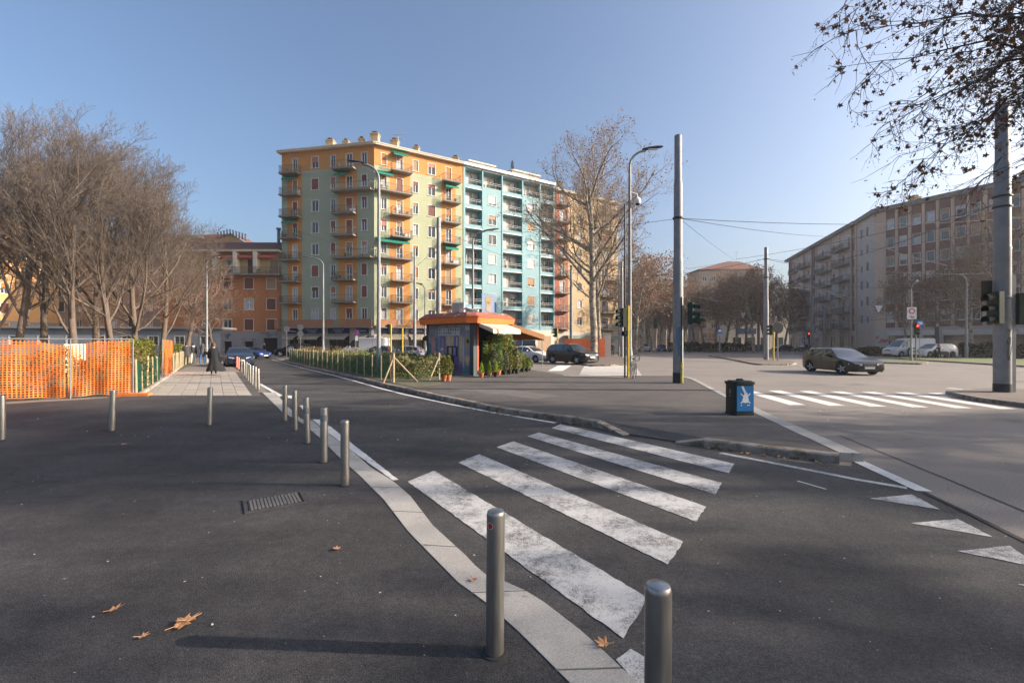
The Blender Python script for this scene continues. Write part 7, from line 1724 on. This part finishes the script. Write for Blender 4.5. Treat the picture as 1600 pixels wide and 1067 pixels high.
# ------------------------------------------------ plants for sale
_pl = {}
def sale_plant(u, v, h, r, lm, pot, lab, kind='bush', n=None, ps=1.0, grp='potted plants in front of the kiosk', xy=None):
    key = (round(h,1), round(r,2), lm, pot, kind)
    if key not in _pl:
        rg = np.random.default_rng(len(_pl)+40); n = n or int(260+900*h*r*2); C = []
        for i in range(n):
            t = rg.random()
            if kind == 'cone': rr_ = r*(1-t)**.8*math.sqrt(rg.random())*1.1; z = .02+t*h
            elif kind == 'column': rr_ = r*math.sqrt(rg.random())*(1-.3*t); z = h*t
            else: rr_ = r*math.sin(math.pi*min(.98,.15+t*.85))**.6*math.sqrt(rg.random())*1.1; z = h*t
            a = rg.random()*6.28; C.append((rr_*math.cos(a), rr_*math.sin(a), .24*ps+z))
        fol = leaf_cloud(np.array(C), rg, (.018,.038) if kind == 'cone' else (.028,.065), M[lm], 'foliage')
        pb = MB().lathe([(.085*ps,0),(.125*ps,.22*ps),(.14*ps,.225*ps),(.14*ps,.25*ps),(.12*ps,.25*ps),(.11*ps,.22*ps)], 14).mesh('pot', M[pot]); smooth_mesh(pb, 40)
        st = MB().bar((0,0,.2*ps),(0,0,.24*ps+h*.6),.012,5).mesh('stem', M['twig'])
        _pl[key] = (fol, pb, st)
    p = kc + Vector(KP(u,v,0)) if xy is None else Vector((xy[0], xy[1], ZP))
    o = empty('potted_plant', (p.x,p.y,ZP), random.uniform(0,6), lab, 'plant', grp); link('foliage', _pl[key][0], o); link('pot', _pl[key][1], o); link('stem', _pl[key][2], o); return o
random.seed(17)
rows = [(-.22,.75,1.5,.22,'leafA','potblack','column'),(-.22,1.1,1.75,.26,'leafE','terracotta','column'),(-.25,1.45,1.9,.28,'leafA','potblack','bush'),(-.3,1.75,2.0,.24,'leafA','potblack','column'),(-.3,2.1,1.85,.28,'leafE','terracotta','column'),(-.35,2.5,2.0,.26,'leafA','potblack','column'),(-.4,2.75,1.5,.30,'leafB','potblack','bush'),
 (-.62,.95,1.1,.20,'leafD','terracotta','bush'),(-.6,1.35,1.15,.25,'leafA','terracotta','bush'),(-.65,1.75,1.05,.26,'leafD','potblack','bush'),(-.62,2.2,1.0,.24,'leafE','potblack','bush'),(-.7,2.7,1.1,.28,'leafB','potblack','bush')]
lw = ['first','second','third','fourth','fifth','sixth','seventh','eighth','ninth','tenth','eleventh','twelfth']
for i, (u,v,h,r,lm,pot,kd_) in enumerate(rows): sale_plant(u,v,h,r,lm,pot,f'tall leafy pot plant under the cream awning, {lw[i%7]} from the left in the {"back" if i < 7 else "middle"} row',kd_)
for i, (px_, py_, h) in enumerate(((752.5,589.5,.48),(765,589,.56),(774.5,588.5,.56))):
    p = G(px_,py_,ZP); sale_plant(0,0,h,.15,'leafC',['terracotta','wood','potblack'][i],['lime green cone conifer in a bright terracotta pot','middle lime green cone conifer in front of the kiosk','lime green cone conifer in a dark pot'][i],'cone',520,.9,xy=(p.x,p.y))
for i in range(14):
    t = i/13; px_ = 783+t*44; py_ = 583.5-t*3.0-(i%2)*1.4; p = G(px_,py_,ZP); k = i % 4
    sale_plant(0,0,(.42,.55,.5,.38)[k],(.20,.22,.19,.2)[k],('leafA','leafB','leafC','leafA')[k] if k != 2 else 'leafE','potblack','small potted plant at the right of the kiosk, '+['first','second','third','fourth','fifth','sixth','seventh','eighth','ninth','tenth','eleventh','twelfth','thirteenth','fourteenth'][i]+' from the left','bush',None,.85,xy=(p.x,p.y))
for i in range(6):
    px_ = 788+i*6.5; p = G(px_,577.5-i*.6,ZP); sale_plant(0,0,(.9,1.1,.8,.75,.9,.6)[i],.26,('leafB','leafE','leafA','leafB','leafA','leafE')[i],'potblack','mid-high potted plant behind the small ones, '+lw[i]+' from the left','bush',xy=(p.x,p.y))
for i, (px_, py_) in enumerate(((693.5,595.5),(701,595))):
    p = G(px_,py_,ZP); sale_plant(0,0,.85,.2,'leafE','terracotta',['dry shrub in a terracotta pot before the mural, left one','dry shrub in a terracotta pot before the mural, right one'][i],'bush',260,1.0,xy=(p.x,p.y))
p = G(744,586,ZP); o = MB().box(-.32,.32,-.2,.2,0,.42).build('planter_box', M['p_stone']); o.location = p; tag(o, 'pale square planter at the red kiosk post', 'planter')
sale_plant(0,0,1.0,.22,'leafB','potblack','bush standing in the pale planter by the red post','column',xy=(p.x,p.y+.05)).location.z = ZP+.25
for i, (px_,py_) in enumerate(((664,587),(676,588),(652,583))):
    p = G(px_,py_,ZP); o = empty('round_shrub', (p.x,p.y+.6,ZP), 0, ['grey-green shrub against the mural, left end','grey-green shrub against the mural by the braced post','grey-green shrub at the end of the planted bed'][i], 'shrub')
    rg = np.random.default_rng(60+i); C = rg.normal(0,1,(900,3)); C /= np.linalg.norm(C,axis=1,keepdims=True); C *= (rg.random((900,1))**.4)*np.array([[.5,.4,.55]]); C[:,2] += .5; link('foliage', leaf_cloud(C, rg, (.03,.06), M['leafD'], 'foliage'), o)

# ------------------------------------------------ air
HZ = MB().box(-640,640,-90,960,-1,36)
hm = bpy.data.materials.new('haze_air'); hm.use_nodes = True; hn_, hl_ = hm.node_tree.nodes, hm.node_tree.links; hn_.clear()
pv_ = hn_.new('ShaderNodeVolumePrincipled'); ho = hn_.new('ShaderNodeOutputMaterial'); hl_.new(pv_.outputs[0], ho.inputs['Volume'])
pv_.inputs['Color'].default_value = (.95,.94,.95,1); pv_.inputs['Density'].default_value = .00045; pv_.inputs['Anisotropy'].default_value = .35
tag(HZ.build('haze', hm), kind='stuff')
print('objects', len(bpy.data.objects), 'tris', sum(len(m.loop_triangles) or sum(len(p.vertices)-2 for p in m.polygons[:0]) for m in bpy.data.meshes))
